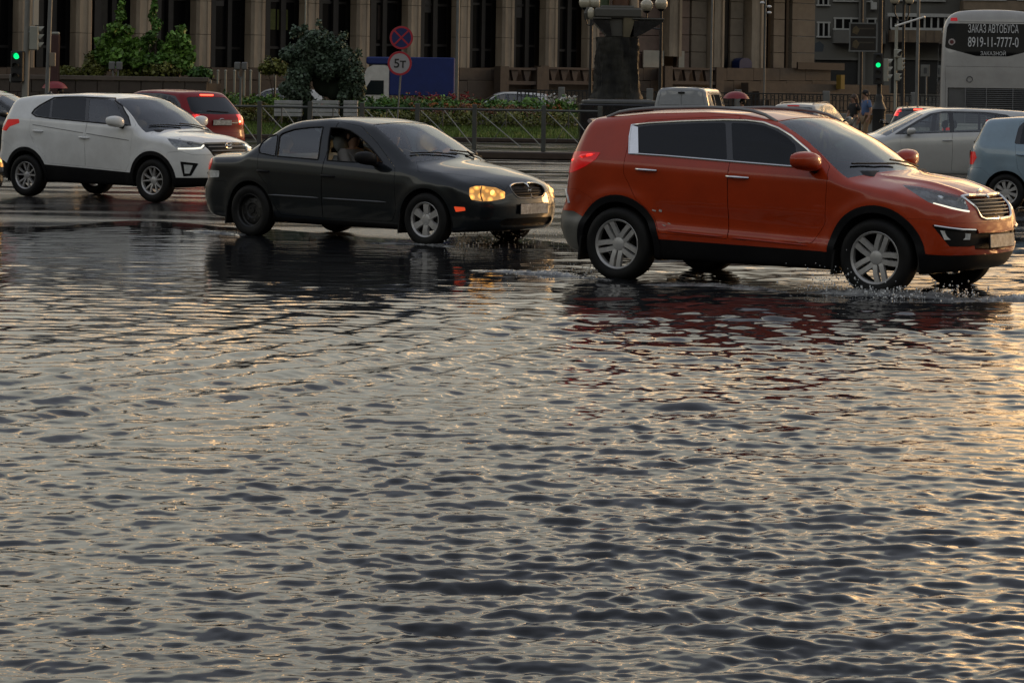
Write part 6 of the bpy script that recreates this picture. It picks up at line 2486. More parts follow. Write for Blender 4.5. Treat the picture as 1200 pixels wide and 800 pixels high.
    MB().box(((p0 + p1) / 2 + Vector((0, -.024, 0))), ((p1.x - p0.x) * .35, .006, (p0.z - p1.z) * .5)).build('stripe', M('notice grey', (.05, .05, .05), .6), t)


def build_fountain():
    Z = 80
    p = at(722, 165, Z)
    t = thing('fountain', 'dark rough stone fountain with spreading bowls on a black base', 'fountain', (p.x, Z, 0))
    s = FPX / Z
    rk = M('rough dark stone', (.010, .0095, .009), .6, noise=.5, scale=2.5, spec=.2, dirt=(.075, .07, .052), dirtamt=.45, dirtscale=1.8, stretch=(1, 1, .3), bump=.05, bscale=5)
    blk = M('black granite', (.010, .010, .011), .25, noise=.3, rnoise=.08)
    z = lambda py: at(722, py, Z).z
    mb = MB()
    mb.box((.1, 0, z(122) / 2), (2.55, 2.4, z(122)), bev=.04)
    mb.build('base', blk, t)
    MB().box((.10, 0, z(120)), (2.35, 2.2, .12), bev=.03).build('base_cap', M('grey granite', (.10, .10, .095), .4, noise=.2), t)
    MB().box((.08, 0, z(118.5)), (1.95, 1.9, .10), bev=.03).build('base_cap', M('grey granite', (.1, .1, .095)), t)
    # the shaft: uneven vertical ribs of stone
    zb_, zt = z(116), z(44)
    n, rows = 40, 26
    rr = random.Random(3)
    amp = [rr.uniform(-.09, .09) for _ in range(n)]
    vs, fs = [], []
    for j in range(rows + 1):
        f = j / rows
        R = .80 - .12 * f + .05 * math.exp(-((f - .0) / .08) ** 2) - .03 * math.sin(PI * f)
        for i in range(n):
            a = 2 * PI * i / n
            sq = 1 / max(abs(math.cos(a)), abs(math.sin(a))) ** .55
            r = R * sq * .94 + amp[i] * (.6 + .4 * math.sin(5 * f + i)) + .035 * math.sin(9 * f + 2.1 * i) + rr.uniform(-.02, .02)
            vs.append((r * math.cos(a), r * math.sin(a), zb_ + (zt - zb_) * f))
    for j in range(rows):
        for i in range(n):
            k = (i + 1) % n
            fs.append((j * n + i, j * n + k, (j + 1) * n + k, (j + 1) * n + i))
    MB().add(vs, fs).build('shaft', rk, t, sm=60)
    # capital block and the bowls reaching out on both sides
    gs = M('grey stone', (.085, .08, .065), .7, noise=.35, scale=2, dirt=(.03, .028, .024), dirtamt=.6)
    MB().box((-.12, 0, (z(44) + z(20)) / 2), (.55, .9, z(20) - z(44)), bev=.03).build('capital', gs, t)
    MB().box((.32, -.1, (z(44) + z(18)) / 2), (.36, .9, z(18) - z(44) + .05), bev=.03).build('capital', M('ochre stone', (.11, .09, .05), .7, noise=.4, scale=3), t)
    for sg in (-1, 1):
        R0 = .30 * sg + (.05 if sg > 0 else 0)
        prof = [(.35, z(44)), (.62, z(43)), (.95, z(36)), (1.35, z(27)), (1.40, z(24)), (1.32, z(23.5)), (.5, z(25))]
        mb = MB()
        kx = 1.0 if sg > 0 else .56
        vs = [(sg * x * kx, y, zz) for y in (-.55, .55) for x, zz in prof]
        k = len(prof)
        fs = [tuple(range(k)), tuple(range(2 * k - 1, k - 1, -1))] + [(i, i + k, (i + 1) % k + k, (i + 1) % k) for i in range(k)]
        mb.add(vs, fs).build('bowl', blk, t)
        MB().box((sg * .92 * kx, 0, z(22.6)), (1.0 * kx, 1.2, .05), bev=.015).build('bowl_rim', gs, t)
    # stepped top with coloured column drums
    MB().box((.0, 0, z(16)), (1.5, 1.2, .32), bev=.06).build('upper_block', gs, t)
    MB().box((-.02, 0, z(11)), (1.1, 1.0, .2), bev=.05).build('upper_block', gs, t)
    for dx, w_, m_ in ((-.42, .30, M('green marble', (.05, .075, .03), .5, noise=.5)), (.08, .55, M('rust marble', (.085, .035, .016), .5, noise=.5)), (.50, .28, M('travertine', (.33, .255, .175)))):
        MB().cyl((dx, 0, z(9)), (dx, 0, z(-30)), w_ / 2, n=20).build('column', m_, t, sm=True)
    # dangling brackets by the left lamp
    for dx in (-.95, .62):
        MB().tube([(dx, -.4, z(24)), (dx * 1.05, -.42, z(17)), (dx, -.4, z(10))], [.05, .09, .04], 8).build('ornament', gs, t, sm=True)
    MB().sphere((-.86, -.45, z(17)), .15, 14, 10, (.8, .8, 1.25)).build('lantern', M('opal globe', (.42, .38, .28)), t, sm=True)


def build_greens():
    g1 = leafmat('leaf green', (0.115, 0.225, 0.036))
    g2 = leafmat('leaf dark', (0.055, 0.13, 0.026))
    g3 = leafmat('leaf olive', (0.125, 0.135, 0.028))
    g4 = leafmat('leaf topiary', (.070,.105,.066))
    g5 = leafmat('leaf rust', (0.13, 0.055, 0.03))
    g6 = leafmat('leaf yellow', (.14, .115, .02))
    bark = M('bark', (.05, .038, .028))
    Z = 94.5
    s = FPX / Z

    def P(px, py, dz=0):
        return at(px, py, Z + dz)
    # retaining wall of brown granite blocks, earth behind it
    gran = M('brown granite', (.085, .058, .042))
    xa, xb = gx(-90, 93, 100), gx(243, 93, 100)
    zt_ = at(120, 89.5, 93).z
    t = thing('retaining_wall', 'low brown granite wall holding the shrubs behind the white crossover', 'wall', (xa, 93, 0))
    wl = MB()
    nb = 13
    for i in range(nb):
        w_ = (xb - xa) / nb
        for k_, (q0, q1) in enumerate(((0, .75), (.76, 1.45), (1.46, zt_ - .16))):
            wl.box((w_ * (i + .5) + (.3 if k_ == 1 else 0) * (i < nb - 1), 0, (q0 + q1) / 2), (w_ - .02, .4, q1 - q0), bev=.01)
    wl.build('blocks', gran, t)
    MB().box(((xb - xa) / 2, -.02, zt_ - .07), (xb - xa + .1, .5, .16), bev=.015).build('coping', M('granite coping', (.11, .085, .065), .6, noise=.3), t)
    MB().box(((xa + xb) / 2, 95.2, zt_ / 2 - .1), (xb - xa, 4, zt_ - .2)).build('earth', M('soil', (.03, .024, .018), .9, noise=.4))['kind'] = 'structure'
    # trees in front of the building on the left
    def mk(label, px, pyb, spots, n, size, m, seed, tr=.07, limbs=4):
        b = at(px, pyb, Z)
        b.z = .12 if px > 250 else zt_ - .25
        blobs = []
        for (x, y, rx, rz) in spots:
            q = at(x, y, Z) - b
            blobs.append((q.x, random.Random(seed + int(x)).uniform(-.3, .3), q.z, rx / s, rx / s * .9, rz / s))
        return tree(label, b, blobs, n, size, m, tr, seed=seed, limbs=limbs)
    mk('young green tree with a pointed top before the dark bays', 141, 110, [(143, 6, 3, 8), (143, 18, 5, 8), (136, 34, 8, 7), (148, 37, 7, 7), (128, 46, 9, 7), (141, 50, 11, 10), (152, 55, 9, 9), (123, 60, 10, 9), (136, 67, 14, 10), (150, 72, 14, 11), (122, 75, 12, 9), (162, 70, 9, 10), (113, 68, 8, 9), (160, 52, 6, 7), (118, 52, 6, 6)], 3800, .10, g1, 3, limbs=9)
    mk('slender loose green tree right of the pointed one', 181, 110, [(181, 8, 3, 8), (179, 21, 4, 7), (185, 30, 5, 7), (178, 43, 6, 7), (186, 54, 5, 7), (172, 62, 8, 8), (182, 73, 15, 10), (166, 76, 10, 8), (192, 66, 8, 8), (170, 50, 6, 7)], 2100, .10, leafmat('leaf mid', (0.085, 0.18, 0.032)), 5, limbs=8)
    mk('rounded green tree at the right of the tree group', 208, 112, [(212, 35, 5, 6), (204, 44, 8, 7), (215, 50, 8, 8), (199, 57, 9, 8), (211, 63, 11, 9), (220, 66, 8, 9), (203, 74, 14, 9), (218, 79, 9, 8)], 2500, .10, g1, 8, limbs=9)
    # olive shrubs along the plinth
    k = 0
    for (x, y, rx, rz, m_, lab) in ((80, 86, 14, 8, g3, 'olive shrub left of the floodlights'), (110, 83, 13, 10, g3, 'olive shrub under the pointed tree'), (155, 86, 16, 8, g3, 'low olive shrub under the taller tree'), (192, 82, 20, 9, g3, 'wide olive shrub below the rounded tree'), (235, 86, 12, 6, g2, 'small dark shrub left of the pale posts'), (322, 78, 16, 9, g3, 'autumn tinted shrub behind the topiary'), (105, 78, 6, 14, g3, 'upright olive shrub beside the pilaster')):
        mk(lab, x, 112, [(x, y, rx, rz), (x - rx * .5, y + 3, rx * .6, rz * .7), (x + rx * .5, y + 2, rx * .6, rz * .8)], 1500, .075, m_, 20 + k, .04)['category'] = 'shrub'
        k += 1
    # ---- flower bed: kerb, lawn, hedge rows
    Zb = 88
    x0, x1 = gx(150, Zb, 168), gx(748, Zb, 168)
    MB().box(((x0 + x1) / 2, Zb - .1, .07), (x1 - x0, .25, .14), bev=.02).build('kerb', M('wet kerb stone', (.05, .034, .026)))['kind'] = 'structure'
    soil = M('soil', (.03, .024, .018), .9, noise=.4)
    vs = []
    n = 40
    rows = [(Zb, .10), (Zb + 2, .22), (Zb + 5, .55), (Zb + 8, .75), (Zb + 11, .7)]
    for (yy, zz) in rows:
        for i in range(n + 1):
            vs.append((x0 + (x1 - x0) * i / n, yy, zz))
    fs = [(j * (n + 1) + i, j * (n + 1) + i + 1, (j + 1) * (n + 1) + i + 1, (j + 1) * (n + 1) + i) for j in range(len(rows) - 1) for i in range(n)]
    MB().add(vs, fs).build('flower_bed', soil, fixn=False)['kind'] = 'structure'
    r = np.random.default_rng(9)
    # grass blades on the front slope
    N_ = 26000
    gxs = r.uniform(x0, x1, N_)
    gy = Zb + 4.4 * r.random(N_) ** .9
    gz = np.interp(gy, [q[0] for q in rows], [q[1] for q in rows])
    hgt = .05 + .10 * r.random(N_)
    a = r.uniform(0, PI, N_)
    w_ = .018
    dx, dy = np.cos(a) * w_, np.sin(a) * w_
    lean = r.normal(0, .04, (N_, 2))
    q = np.stack([np.stack([gxs - dx, gy - dy, gz], -1), np.stack([gxs + dx, gy + dy, gz], -1), np.stack([gxs + dx * .2 + lean[:, 0], gy + dy * .2 + lean[:, 1], gz + hgt], -1), np.stack([gxs - dx * .2 + lean[:, 0], gy - dy * .2 + lean[:, 1], gz + hgt], -1)], 1).reshape(-1, 3)
    tag(link('grass', quads_mesh('grass', q), leafmat('grass green', (.12,.18,.032))), 'wet green lawn strip in front of the flower bed', 'grass', kind='stuff')

    def row(name, label, m, px0, px1, Zr, ztop, hh, n, size, seed, dens=.55, cat='shrubbery'):
        rr = np.random.default_rng(seed)
        a, b = gx(px0, Zr, 150), gx(px1, Zr, 150)
        blobs = []
        x = a
        while x < b:
            w = rr.uniform(.25, .55)
            blobs.append((x, Zr + rr.uniform(-.5, .5), ztop - hh * .5 + rr.uniform(-.12, .10), w, .5, hh * .5 * rr.uniform(.75, 1.15)))
            x += w * rr.uniform(.7, 1.2)
        V = leaf_cloud(blobs, n, size, seed, shell=.5)
        return tag(link(name, quads_mesh(name, V), m), label, cat, kind='stuff')
    row('ground_cover', 'low clipped yellow green edging along the lawn', g3, 250, 672, 92.0, 1.02, .55, 9000, .055, 41)
    row('ground_cover', 'yellow flowering edging at the left of the bed', g6, 255, 345, 92.6, 1.10, .22, 1500, .045, 42)
    row('ground_cover', 'rusty red low planting in the middle of the bed', g5, 500, 640, 93.2, 1.22, .36, 1200, .05, 43)
    row('shrubbery', 'tall dark leafy planting along the back of the bed', g2, 240, 676, 95.5, 1.40, .85, 9000, .075, 44)
    row('shrubbery', 'bright green leafy shrubs over the back of the bed', g1, 270, 330, 95.0, 1.40, .7, 2600, .075, 45)
    row('shrubbery', 'mid green shrubs right of the road sign', g1, 430, 676, 96.0, 1.46, .7, 5200, .075, 46)
    # red and white flower heads
    for nm, col_, px0, px1, zt, n_, lab, sd in (('flowers', (.22, .012, .012), 470, 560, 1.56, 110, 'red flower heads above the bed', 5), ('flowers', (.45, .45, .43), 640, 674, 1.5, 70, 'white flower heads at the right of the bed', 6), ('flowers', (.30, .10, .02), 480, 672, 1.15, 240, 'orange flower heads low in the bed', 7)):
        rr = np.random.default_rng(sd)
        a, b = gx(px0, 94.6, 140), gx(px1, 94.6, 140)
        blobs = [(rr.uniform(a, b), 94.4 + rr.uniform(-.8, .8), zt + rr.uniform(-.16, .12), .12, .12, .06) for _ in range(40)]
        tag(link(nm, quads_mesh(nm, leaf_cloud(blobs, n_ * 3, .035, sd, shell=.1, aspect=.9)), M('petal ' + lab[:6], col_, .6, island=.4)), lab, 'flowers', kind='stuff')
    # ---- white slatted planter boxes under the topiary
    wp = M('white slats', (.36, .36, .35), .5, noise=.2, scale=4, dirt=(.15, .15, .14), dirtamt=.5, dirtscale=3)
    for (a_, b_, lab) in ((322, 354, 'white slatted planter box left under the topiary'), (366, 397, 'white slatted planter box in the middle under the topiary'), (403, 419, 'narrow white slatted planter box at the right under the topiary')):
        Zp = 90.5
        p0, p1 = at(a_, 119, Zp), at(b_, 137, Zp)
        cx = (p0.x + p1.x) / 2
        t = thing('planter_box', lab, 'planter', (cx, Zp, .45), 0, 'white planter boxes')
        w = p1.x - p0.x
        for k_ in range(4):
            MB().box((0, 0, p1.z - .45 + .07 + k_ * .145), (w, .5, .125), bev=.01).build('slat', wp, t)
        for sx in (-1, 1):
            MB().box((sx * (w / 2 - .06), .0, (p0.z - .45) / 2), (.06, .4, p0.z - .45)).build('leg', M('black iron', (.012, .012, .012)), t)
    # ---- the topiary animal
    Zt = 91.5
    st = FPX / Zt
    b = at(378, 140, Zt)
    b.z = .55
    t = thing('topiary', 'dark green topiary animal with a hanging head and arched back', 'topiary', b)
    spots = [(346, 62, 15, 11), (336, 64, 8, 8), (350, 76, 13, 14), (350, 92, 15, 15), (348, 106, 16, 13), (336, 104, 10, 8), (356, 116, 10, 9), (362, 56, 14, 20), (372, 48, 16, 14), (384, 54, 16, 16), (396, 62, 15, 15), (374, 68, 16, 14), (388, 76, 14, 12), (408, 74, 14, 16), (416, 88, 11, 18), (408, 98, 12, 16), (420, 104, 9, 14), (404, 114, 9, 10), (382, 82, 13, 12), (360, 76, 13, 14), (398, 78, 14, 14)]
    blobs = []
    for i, (x, y, rx, rz) in enumerate(spots):
        q = at(x, y, Zt) - b
        blobs.append((q.x, random.Random(i).uniform(-.25, .25), q.z, rx / st * .96, .5, rz / st * .96))
    V = leaf_cloud(blobs, 19000, .062, 77, shell=.78, up=.5, aspect=.75, jit=.09)
    link('foliage', quads_mesh('foliage', V), g4, t)
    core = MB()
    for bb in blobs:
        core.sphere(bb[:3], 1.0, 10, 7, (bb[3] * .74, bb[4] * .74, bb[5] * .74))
    for (x, y, rx, rz) in ((381, 96, 16, 18), (372, 84, 14, 14), (390, 106, 10, 12)):  # dark blobs fill the arch, its shade put into the colour
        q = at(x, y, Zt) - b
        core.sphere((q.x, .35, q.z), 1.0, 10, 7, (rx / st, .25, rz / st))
    core.build('inner_foliage_and_shade', M('foliage and shade', (.008, .016, .007), .9, noise=.5, scale=4), t, sm=True)
    # tufts standing out of the outline
    tb = []
    for (x, y) in ((343, 40), (352, 36), (357, 33), (374, 28), (381, 38), (400, 44), (404, 42), (398, 52), (332, 66), (345, 36), (420, 62)):
        q = at(x, y, Zt) - b
        tb.append((q.x, 0, q.z, .13, .13, .16))
    link('tuft', quads_mesh('tuft', leaf_cloud(tb, 1100, .06, 78, shell=.1)), g4, t)
    for (x, y0, y1) in ((357, 112, 136), (402, 112, 136)):
        p0, p1 = at(x, y0, Zt) - b, at(x, y1, Zt) - b
        MB().cyl(p1 + Vector((0, 0, -.3)), p0, .20, .24, 12).build('leg', M('foliage and shade', (.008, .016, .007)), t, sm=True)
# ------------------------------------------------------------------ people
def skin_mesh(name, joints, bones, sub=2, root='pelvis', fingers=None):
    """one continuous surface grown round a skeleton; joints: name -> (pos, radius)"""
    names = list(joints)
    idx = {n: i for i, n in enumerate(names)}
    me = bpy.data.meshes.new(name)
    me.from_pydata([joints[n][0] for n in names], [(idx[a], idx[b]) for a, b in bones], [])
    o = bpy.data.objects.new(name, me)
    COL.objects.link(o)
    o.modifiers.new('skin', 'SKIN')
    sv = me.skin_vertices[0].data
    for n in names:
        r = joints[n][1]
        sv[idx[n]].radius = r if isinstance(r, tuple) else (r, r)
        sv[idx[n]].use_root = (n == root)
    m2 = o.modifiers.new('sub', 'SUBSURF')
    m2.levels = m2.render_levels = sub
    dg = bpy.context.evaluated_depsgraph_get()
    out = bpy.data.meshes.new_from_object(o.evaluated_get(dg))
    out.name = name
    bpy.data.objects.remove(o)
    smooth(out, 180)
    return out


def person(label, loc, rz, pose, shirt, trousers, hair, cap=None, group=None, female=False, bag=None, skinc=(.30, .17, .115)):
    t = thing('person', label, 'person', loc, rz, group)
    J = {k: (Vector(v[0]), v[1]) for k, v in pose.items()}
    bones = [('pelvis', 'spine'), ('spine', 'chest'), ('chest', 'neck'), ('neck', 'jaw'), ('jaw', 'head'), ('head', 'crown')]
    for s in 'lr':
        bones += [('chest', s + 'sh'), (s + 'sh', s + 'el'), (s + 'el', s + 'wr'), (s + 'wr', s + 'palm'), ('pelvis', s + 'hip'), (s + 'hip', s + 'kn'), (s + 'kn', s + 'an'), (s + 'an', s + 'toe')]
        # five unequal fingers leaving the palm
        w, p = J[s + 'wr'][0], J[s + 'palm'][0]
        d = (p - w).normalized()
        side = d.cross(Vector((0, 1, 0)))
        side = side.normalized() if side.length > .2 else Vector((1, 0, 0))
        inn = d.cross(side).normalized()
        for i, (off, ln) in enumerate(((-.032, .062), (-.011, .075), (.011, .070), (.031, .055))):
            a = p + side * off + d * .012
            b = a + d * ln * .55
            c = b + (d * .8 + inn * .5 * (1 if s == 'l' else -1)).normalized() * ln * .5
            for nm, q, r in ((f'{s}f{i}a', a, .010), (f'{s}f{i}b', b, .009), (f'{s}f{i}c', c, .007)):
                J[nm] = (q, r)
            bones += [(s + 'palm', f'{s}f{i}a'), (f'{s}f{i}a', f'{s}f{i}b'), (f'{s}f{i}b', f'{s}f{i}c')]
        a = w + (p - w) * .35 + side * -.035
        b = a + (d * .6 - side * .8).normalized() * .04
        J[s + 'ta'], J[s + 'tb'] = (a, .011), (b + d * .025, .009)
        bones += [(s + 'wr', s + 'ta'), (s + 'ta', s + 'tb')]
    link('body', skin_mesh('body', J, bones), M('skin', skinc, .55, noise=.12, scale=6), t)
    g = lambda k, dr: (J[k][0], (J[k][1][0] + dr, J[k][1][1] + dr) if isinstance(J[k][1], tuple) else J[k][1] + dr)
    SJ = {k: g(k, .018) for k in ('pelvis', 'spine', 'chest', 'lsh', 'rsh')}
    SJ['collar'] = (J['chest'][0].lerp(J['neck'][0], .72), .075)
    sb = [('pelvis', 'spine'), ('spine', 'chest'), ('chest', 'collar'), ('chest', 'lsh'), ('chest', 'rsh')]
    for s in 'lr':
        SJ[s + 'slv'] = (J[s + 'sh'][0].lerp(J[s + 'el'][0], .75), .062)
        sb.append((s + 'sh', s + 'slv'))
    link('shirt', skin_mesh('shirt', SJ, sb), shirt, t)
    TJ = {k: g(k, .016) for k in ('pelvis', 'lhip', 'rhip', 'lkn', 'rkn')}
    tb = [('pelvis', 'lhip'), ('pelvis', 'rhip'), ('lhip', 'lkn'), ('rhip', 'rkn')]
    for s in 'lr':
        TJ[s + 'hem'] = (J[s + 'kn'][0].lerp(J[s + 'an'][0], .86), .062)
        tb.append((s + 'kn', s + 'hem'))
    link('trousers', skin_mesh('trousers', TJ, tb), trousers, t)
    h, c = J['head'][0], J['crown'][0]
    up = (c - J['jaw'][0]).normalized()
    fwd = Vector((1, 0, 0)) - up * up.x
    fwd.normalize()
    mb = MB()
    if cap:
        mb.sphere(c - up * .02 - fwd * .01, .112, 16, 10, (1.05, .92, .72))
        mb.box(c + fwd * .14 - up * .045, (.12, .15, .012), bev=.005)
        mb.build('cap', cap, t, sm=True)
    hb = MB().sphere(h + up * .025 - fwd * .028, .112, 16, 10, (.98, .93, 1.05))
    if female:
        hb.tube([h - fwd * .06 + up * .02, h - fwd * .10 - up * .10, h - fwd * .11 - up * .24, h - fwd * .09 - up * .34], [.10, .105, .085, .03], 10)
    hb.build('hair', hair, t, sm=True)
    f = MB()
    f.add([tuple(h + fwd * .098 + up * -.005 + Vector((0, -.012, 0)) - up * .03), tuple(h + fwd * .098 - up * .035 + Vector((0, .012, 0))), tuple(h + fwd * .125 - up * .035), tuple(h + fwd * .095 + up * .02)], [(0, 1, 2), (0, 2, 3), (2, 1, 3)])
    f.build('nose', M('skin', skinc), t)
    for sy in (-1, 1):
        MB().sphere(h + fwd * .088 + up * .012 + Vector((0, sy * .034, 0)), .013, 8, 6).build('eye', M('eye dark', (.02, .015, .012), .2), t, sm=True)
        MB().sphere(h - fwd * .005 - up * .01 + Vector((0, sy * .098, 0)), .03, 8, 6, (.7, .35, 1.1)).build('ear', M('skin', skinc), t, sm=True)
        s = 'l' if sy > 0 else 'r'
        a, b = J[s + 'an'][0], J[s + 'toe'][0]
        d = (b - a)
        MB().tube([a + Vector((-.05, 0, -.035)), a + Vector((.02, 0, -.03)) + d * .3, b + Vector((.02, 0, 0))], [.045, .052, .038], 10).build('shoe', M('shoe dark', (.02, .018, .016), .6), t, sm=True)
    MB().box(h + fwd * .094 - up * .062, (.012, .045, .008), bev=.003).build('mouth', M('lip', (.22, .08, .07), .5), t)
    if bag:
        p = J['rwr'][0]
        MB().box(p + Vector((.02, -.06, -.22)), (.28, .09, .26), bev=.03).build('bag', bag, t, sm=True)
    return t


def walking(h=1.78, k=1.0, arm=.0, step=.16, wid=1.0):
    f = h / 1.78
    v = lambda x, y, z: (x * f, y * f, z * f)
    p = {
        'pelvis': (v(0, 0, .95), (.125 * wid, .15 * wid)), 'spine': (v(.01, 0, 1.14), (.115 * wid, .14 * wid)), 'chest': (v(.02, 0, 1.34), (.13 * wid, .165 * wid)), 'neck': (v(.02, 0, 1.49), .055), 'jaw': (v(.045, 0, 1.555), .065), 'head': (v(.04, 0, 1.655), (.095, .082)), 'crown': (v(.03, 0, 1.735), (.07, .062)),
        'lsh': (v(.01, .19 * wid, 1.42), .062), 'lel': (v(-.06 + arm, .25 * wid, 1.15), .043), 'lwr': (v(.04 + arm, .26 * wid, .92), .030), 'lpalm': (v(.07 + arm, .26 * wid, .85), (.040, .02)),
        'rsh': (v(.01, -.19 * wid, 1.42), .062), 'rel': (v(.03 - arm, -.25 * wid, 1.15), .043), 'rwr': (v(.14 - arm, -.25 * wid, .93), .030), 'rpalm': (v(.17 - arm, -.25 * wid, .86), (.040, .02)),
        'lhip': (v(0, .09, .90), .088 * wid), 'lkn': (v(step * .7, .10, .51), .06), 'lan': (v(step * .8, .10, .10), .04), 'ltoe': (v(step * .8 + .16, .11, .045), .034),
        'rhip': (v(0, -.09, .90), .088 * wid), 'rkn': (v(-step * .2, -.10, .51), .06), 'ran': (v(-step * 1.3, -.10, .13), .04), 'rtoe': (v(-step * 1.3 + .15, -.11, .045), .034)}
    return p


def build_people():
    p = at(1014.5, 170, 80.5)
    person('man in a dark cap, blue shirt and tan trousers walking beside the fence', (p.x, 80.5, .13), math.radians(200), walking(1.82, arm=.03),
           M('blue shirt', (.075, .13, .26), .8, noise=.2, scale=5), M('tan trousers', (.22, .15, .085), .8, noise=.15), M('dark hair', (.015, .011, .009), .6), cap=M('dark cap', (.015, .013, .015), .8), group='walkers on the pavement')
    p = at(1000.5, 170, 81.3)
    person('woman in a black top with long brown hair walking beside the man', (p.x, 81.3, .13), math.radians(215), walking(1.68, arm=-.03, wid=.86),
           M('black top', (.012, .012, .013), .8), M('pale trousers', (.26, .24, .21), .8, noise=.15), M('brown hair', (.045, .024, .014), .6), group='walkers on the pavement', female=True, bag=M('pale bag', (.4, .38, .35), .6))
    # two people under red umbrellas on the plaza
    for px, Zu, lab, ul in ((70, 90, 'person under the red umbrella beside the left poles', 'low red umbrella held open beside the two left poles'), (870, 88, 'person under the red umbrella right of the grey van', 'red umbrella held open right of the grey van')):
        q = at(px, 170, Zu)
        ps = walking(1.60, wid=.9)
        ps['rel'] = ((.14, -.26, 1.05), .04)
        ps['rwr'] = ((.24, -.12, 1.22), .028)
        ps['rpalm'] = ((.25, -.10, 1.29), (.036, .02))
        rzz = math.radians(170)
        person(lab, (q.x, Zu, .0), rzz, ps, M('grey top', (.16, .15, .14), .8, noise=.2), M('dark trousers', (.03, .03, .035), .8), M('dark hair', (.015, .011, .009)), group='people under umbrellas')
        c_, s_ = math.cos(rzz), math.sin(rzz)
        u = thing('umbrella', ul, 'umbrella', (q.x + .25 * c_ + .10 * s_, Zu + .25 * s_ - .10 * c_, 1.22), 0)
        R_ = .46
        vs = [(0, 0, .64)]
        n = 32
        for k in range(1, 7):
            f_ = k / 6
            for i in range(n):
                a_ = 2 * PI * i / n
                sc_ = 1 - .05 * f_ * abs(math.sin(4 * a_)) ** 1.0
                vs.append((R_ * math.sin(f_ * 1.25) / math.sin(1.25) * math.cos(a_) * sc_, R_ * math.sin(f_ * 1.25) / math.sin(1.25) * math.sin(a_) * sc_, .64 - .26 * f_ ** 2 + .012 * f_ * abs(math.sin(4 * a_))))
        fs = [(0, 1 + i, 1 + (i + 1) % n) for i in range(n)]
        for k in range(5):
            fs += [(1 + k * n + i, 1 + (k + 1) * n + i, 1 + (k + 1) * n + (i + 1) % n, 1 + k * n + (i + 1) % n) for i in range(n)]
        MB().add(vs, fs).build('canopy', M('umbrella red', (.22, .010, .016), .55, noise=.15, coat=.2), u, sm=True)
        rod('shaft', M('black iron', (.012, .012, .012)), (0, 0, -.02), (0, 0, .70), .008, u)
        MB().tube([(0, 0, -.02), (0, 0, .09)], .016, 8).build('grip', BLACKP, u, sm=True)
        rb = MB()
        for i in range(8):
            a_ = 2 * PI * i / 8
            rb.tube([(0, 0, .60), (R_ * .5 * math.cos(a_), R_ * .5 * math.sin(a_), .56), (R_ * .97 * math.cos(a_), R_ * .97 * math.sin(a_), .38)], .004, 4)
        rb.build('ribs', BLACKP, u)
    # driver of the dark saloon, one hand raised to the head
    X, Y, a = -1.51, 29.958, -.631
    v = lambda x, y, z: (x, y, z)
    z = .50
    pose = {
        'pelvis': (v(-.10, 0, z + .02), (.14, .16)), 'spine': (v(-.17, 0, z + .22), (.12, .14)), 'chest': (v(-.23, 0, z + .42), (.13, .165)), 'neck': (v(-.25, 0, z + .57), .055), 'jaw': (v(-.22, 0, z + .62), .065), 'head': (v(-.225, 0, z + .71), (.095, .082)), 'crown': (v(-.235, 0, z + .79), (.07, .062)),
        'lsh': (v(-.23, .19, z + .50), .06), 'lel': (v(.02, .28, z + .38), .043), 'lwr': (v(.22, .16, z + .42), .03), 'lpalm': (v(.28, .13, z + .44), (.04, .02)),
        'rsh': (v(-.23, -.19, z + .50), .06), 'rel': (v(.02, -.25, z + .30), .043), 'rwr': (v(.21, -.12, z + .43), .03), 'rpalm': (v(.27, -.09, z + .46), (.04, .02)),
        'lhip': (v(-.05, .10, z + .0), .09), 'lkn': (v(.38, .12, z + .10), .06), 'lan': (v(.62, .12, z - .22), .04), 'ltoe': (v(.75, .12, z - .2), .034),
        'rhip': (v(-.05, -.10, z + .0), .09), 'rkn': (v(.38, -.12, z + .10), .06), 'ran': (v(.62, -.12, z - .22), .04), 'rtoe': (v(.75, -.12, z - .2), .034)}
    for sy, lab, sh in ((.37, 'driver in a pale shirt at the wheel of the dark saloon', M('pale shirt', (.30, .27, .22), .8)), (-.37, 'passenger in a grey top in the front of the dark saloon', M('grey top', (.16, .15, .14), .8, noise=.2))):
        ps = dict(pose)
        if sy < 0:
            ps['lel'] = (v(-.02, .22, z + .40), .043)
            ps['lwr'] = (v(.05, .12, z + .62), .03)
            ps['lpalm'] = (v(.03, .09, z + .69), (.04, .02))
            ps['rel'] = (v(-.05, -.24, z + .24), .043)
            ps['rwr'] = (v(.16, -.16, z + .16), .03)
            ps['rpalm'] = (v(.23, -.14, z + .16), (.04, .02))
        lx, ly = .10, sy
        person(lab, (X + lx * math.cos(a) - ly * math.sin(a), Y + lx * math.sin(a) + ly * math.cos(a), 0), a, ps, sh, M('dark trousers', (.03, .03, .035), .8), M('dark hair', (.015, .011, .009)), group='people inside the dark saloon')


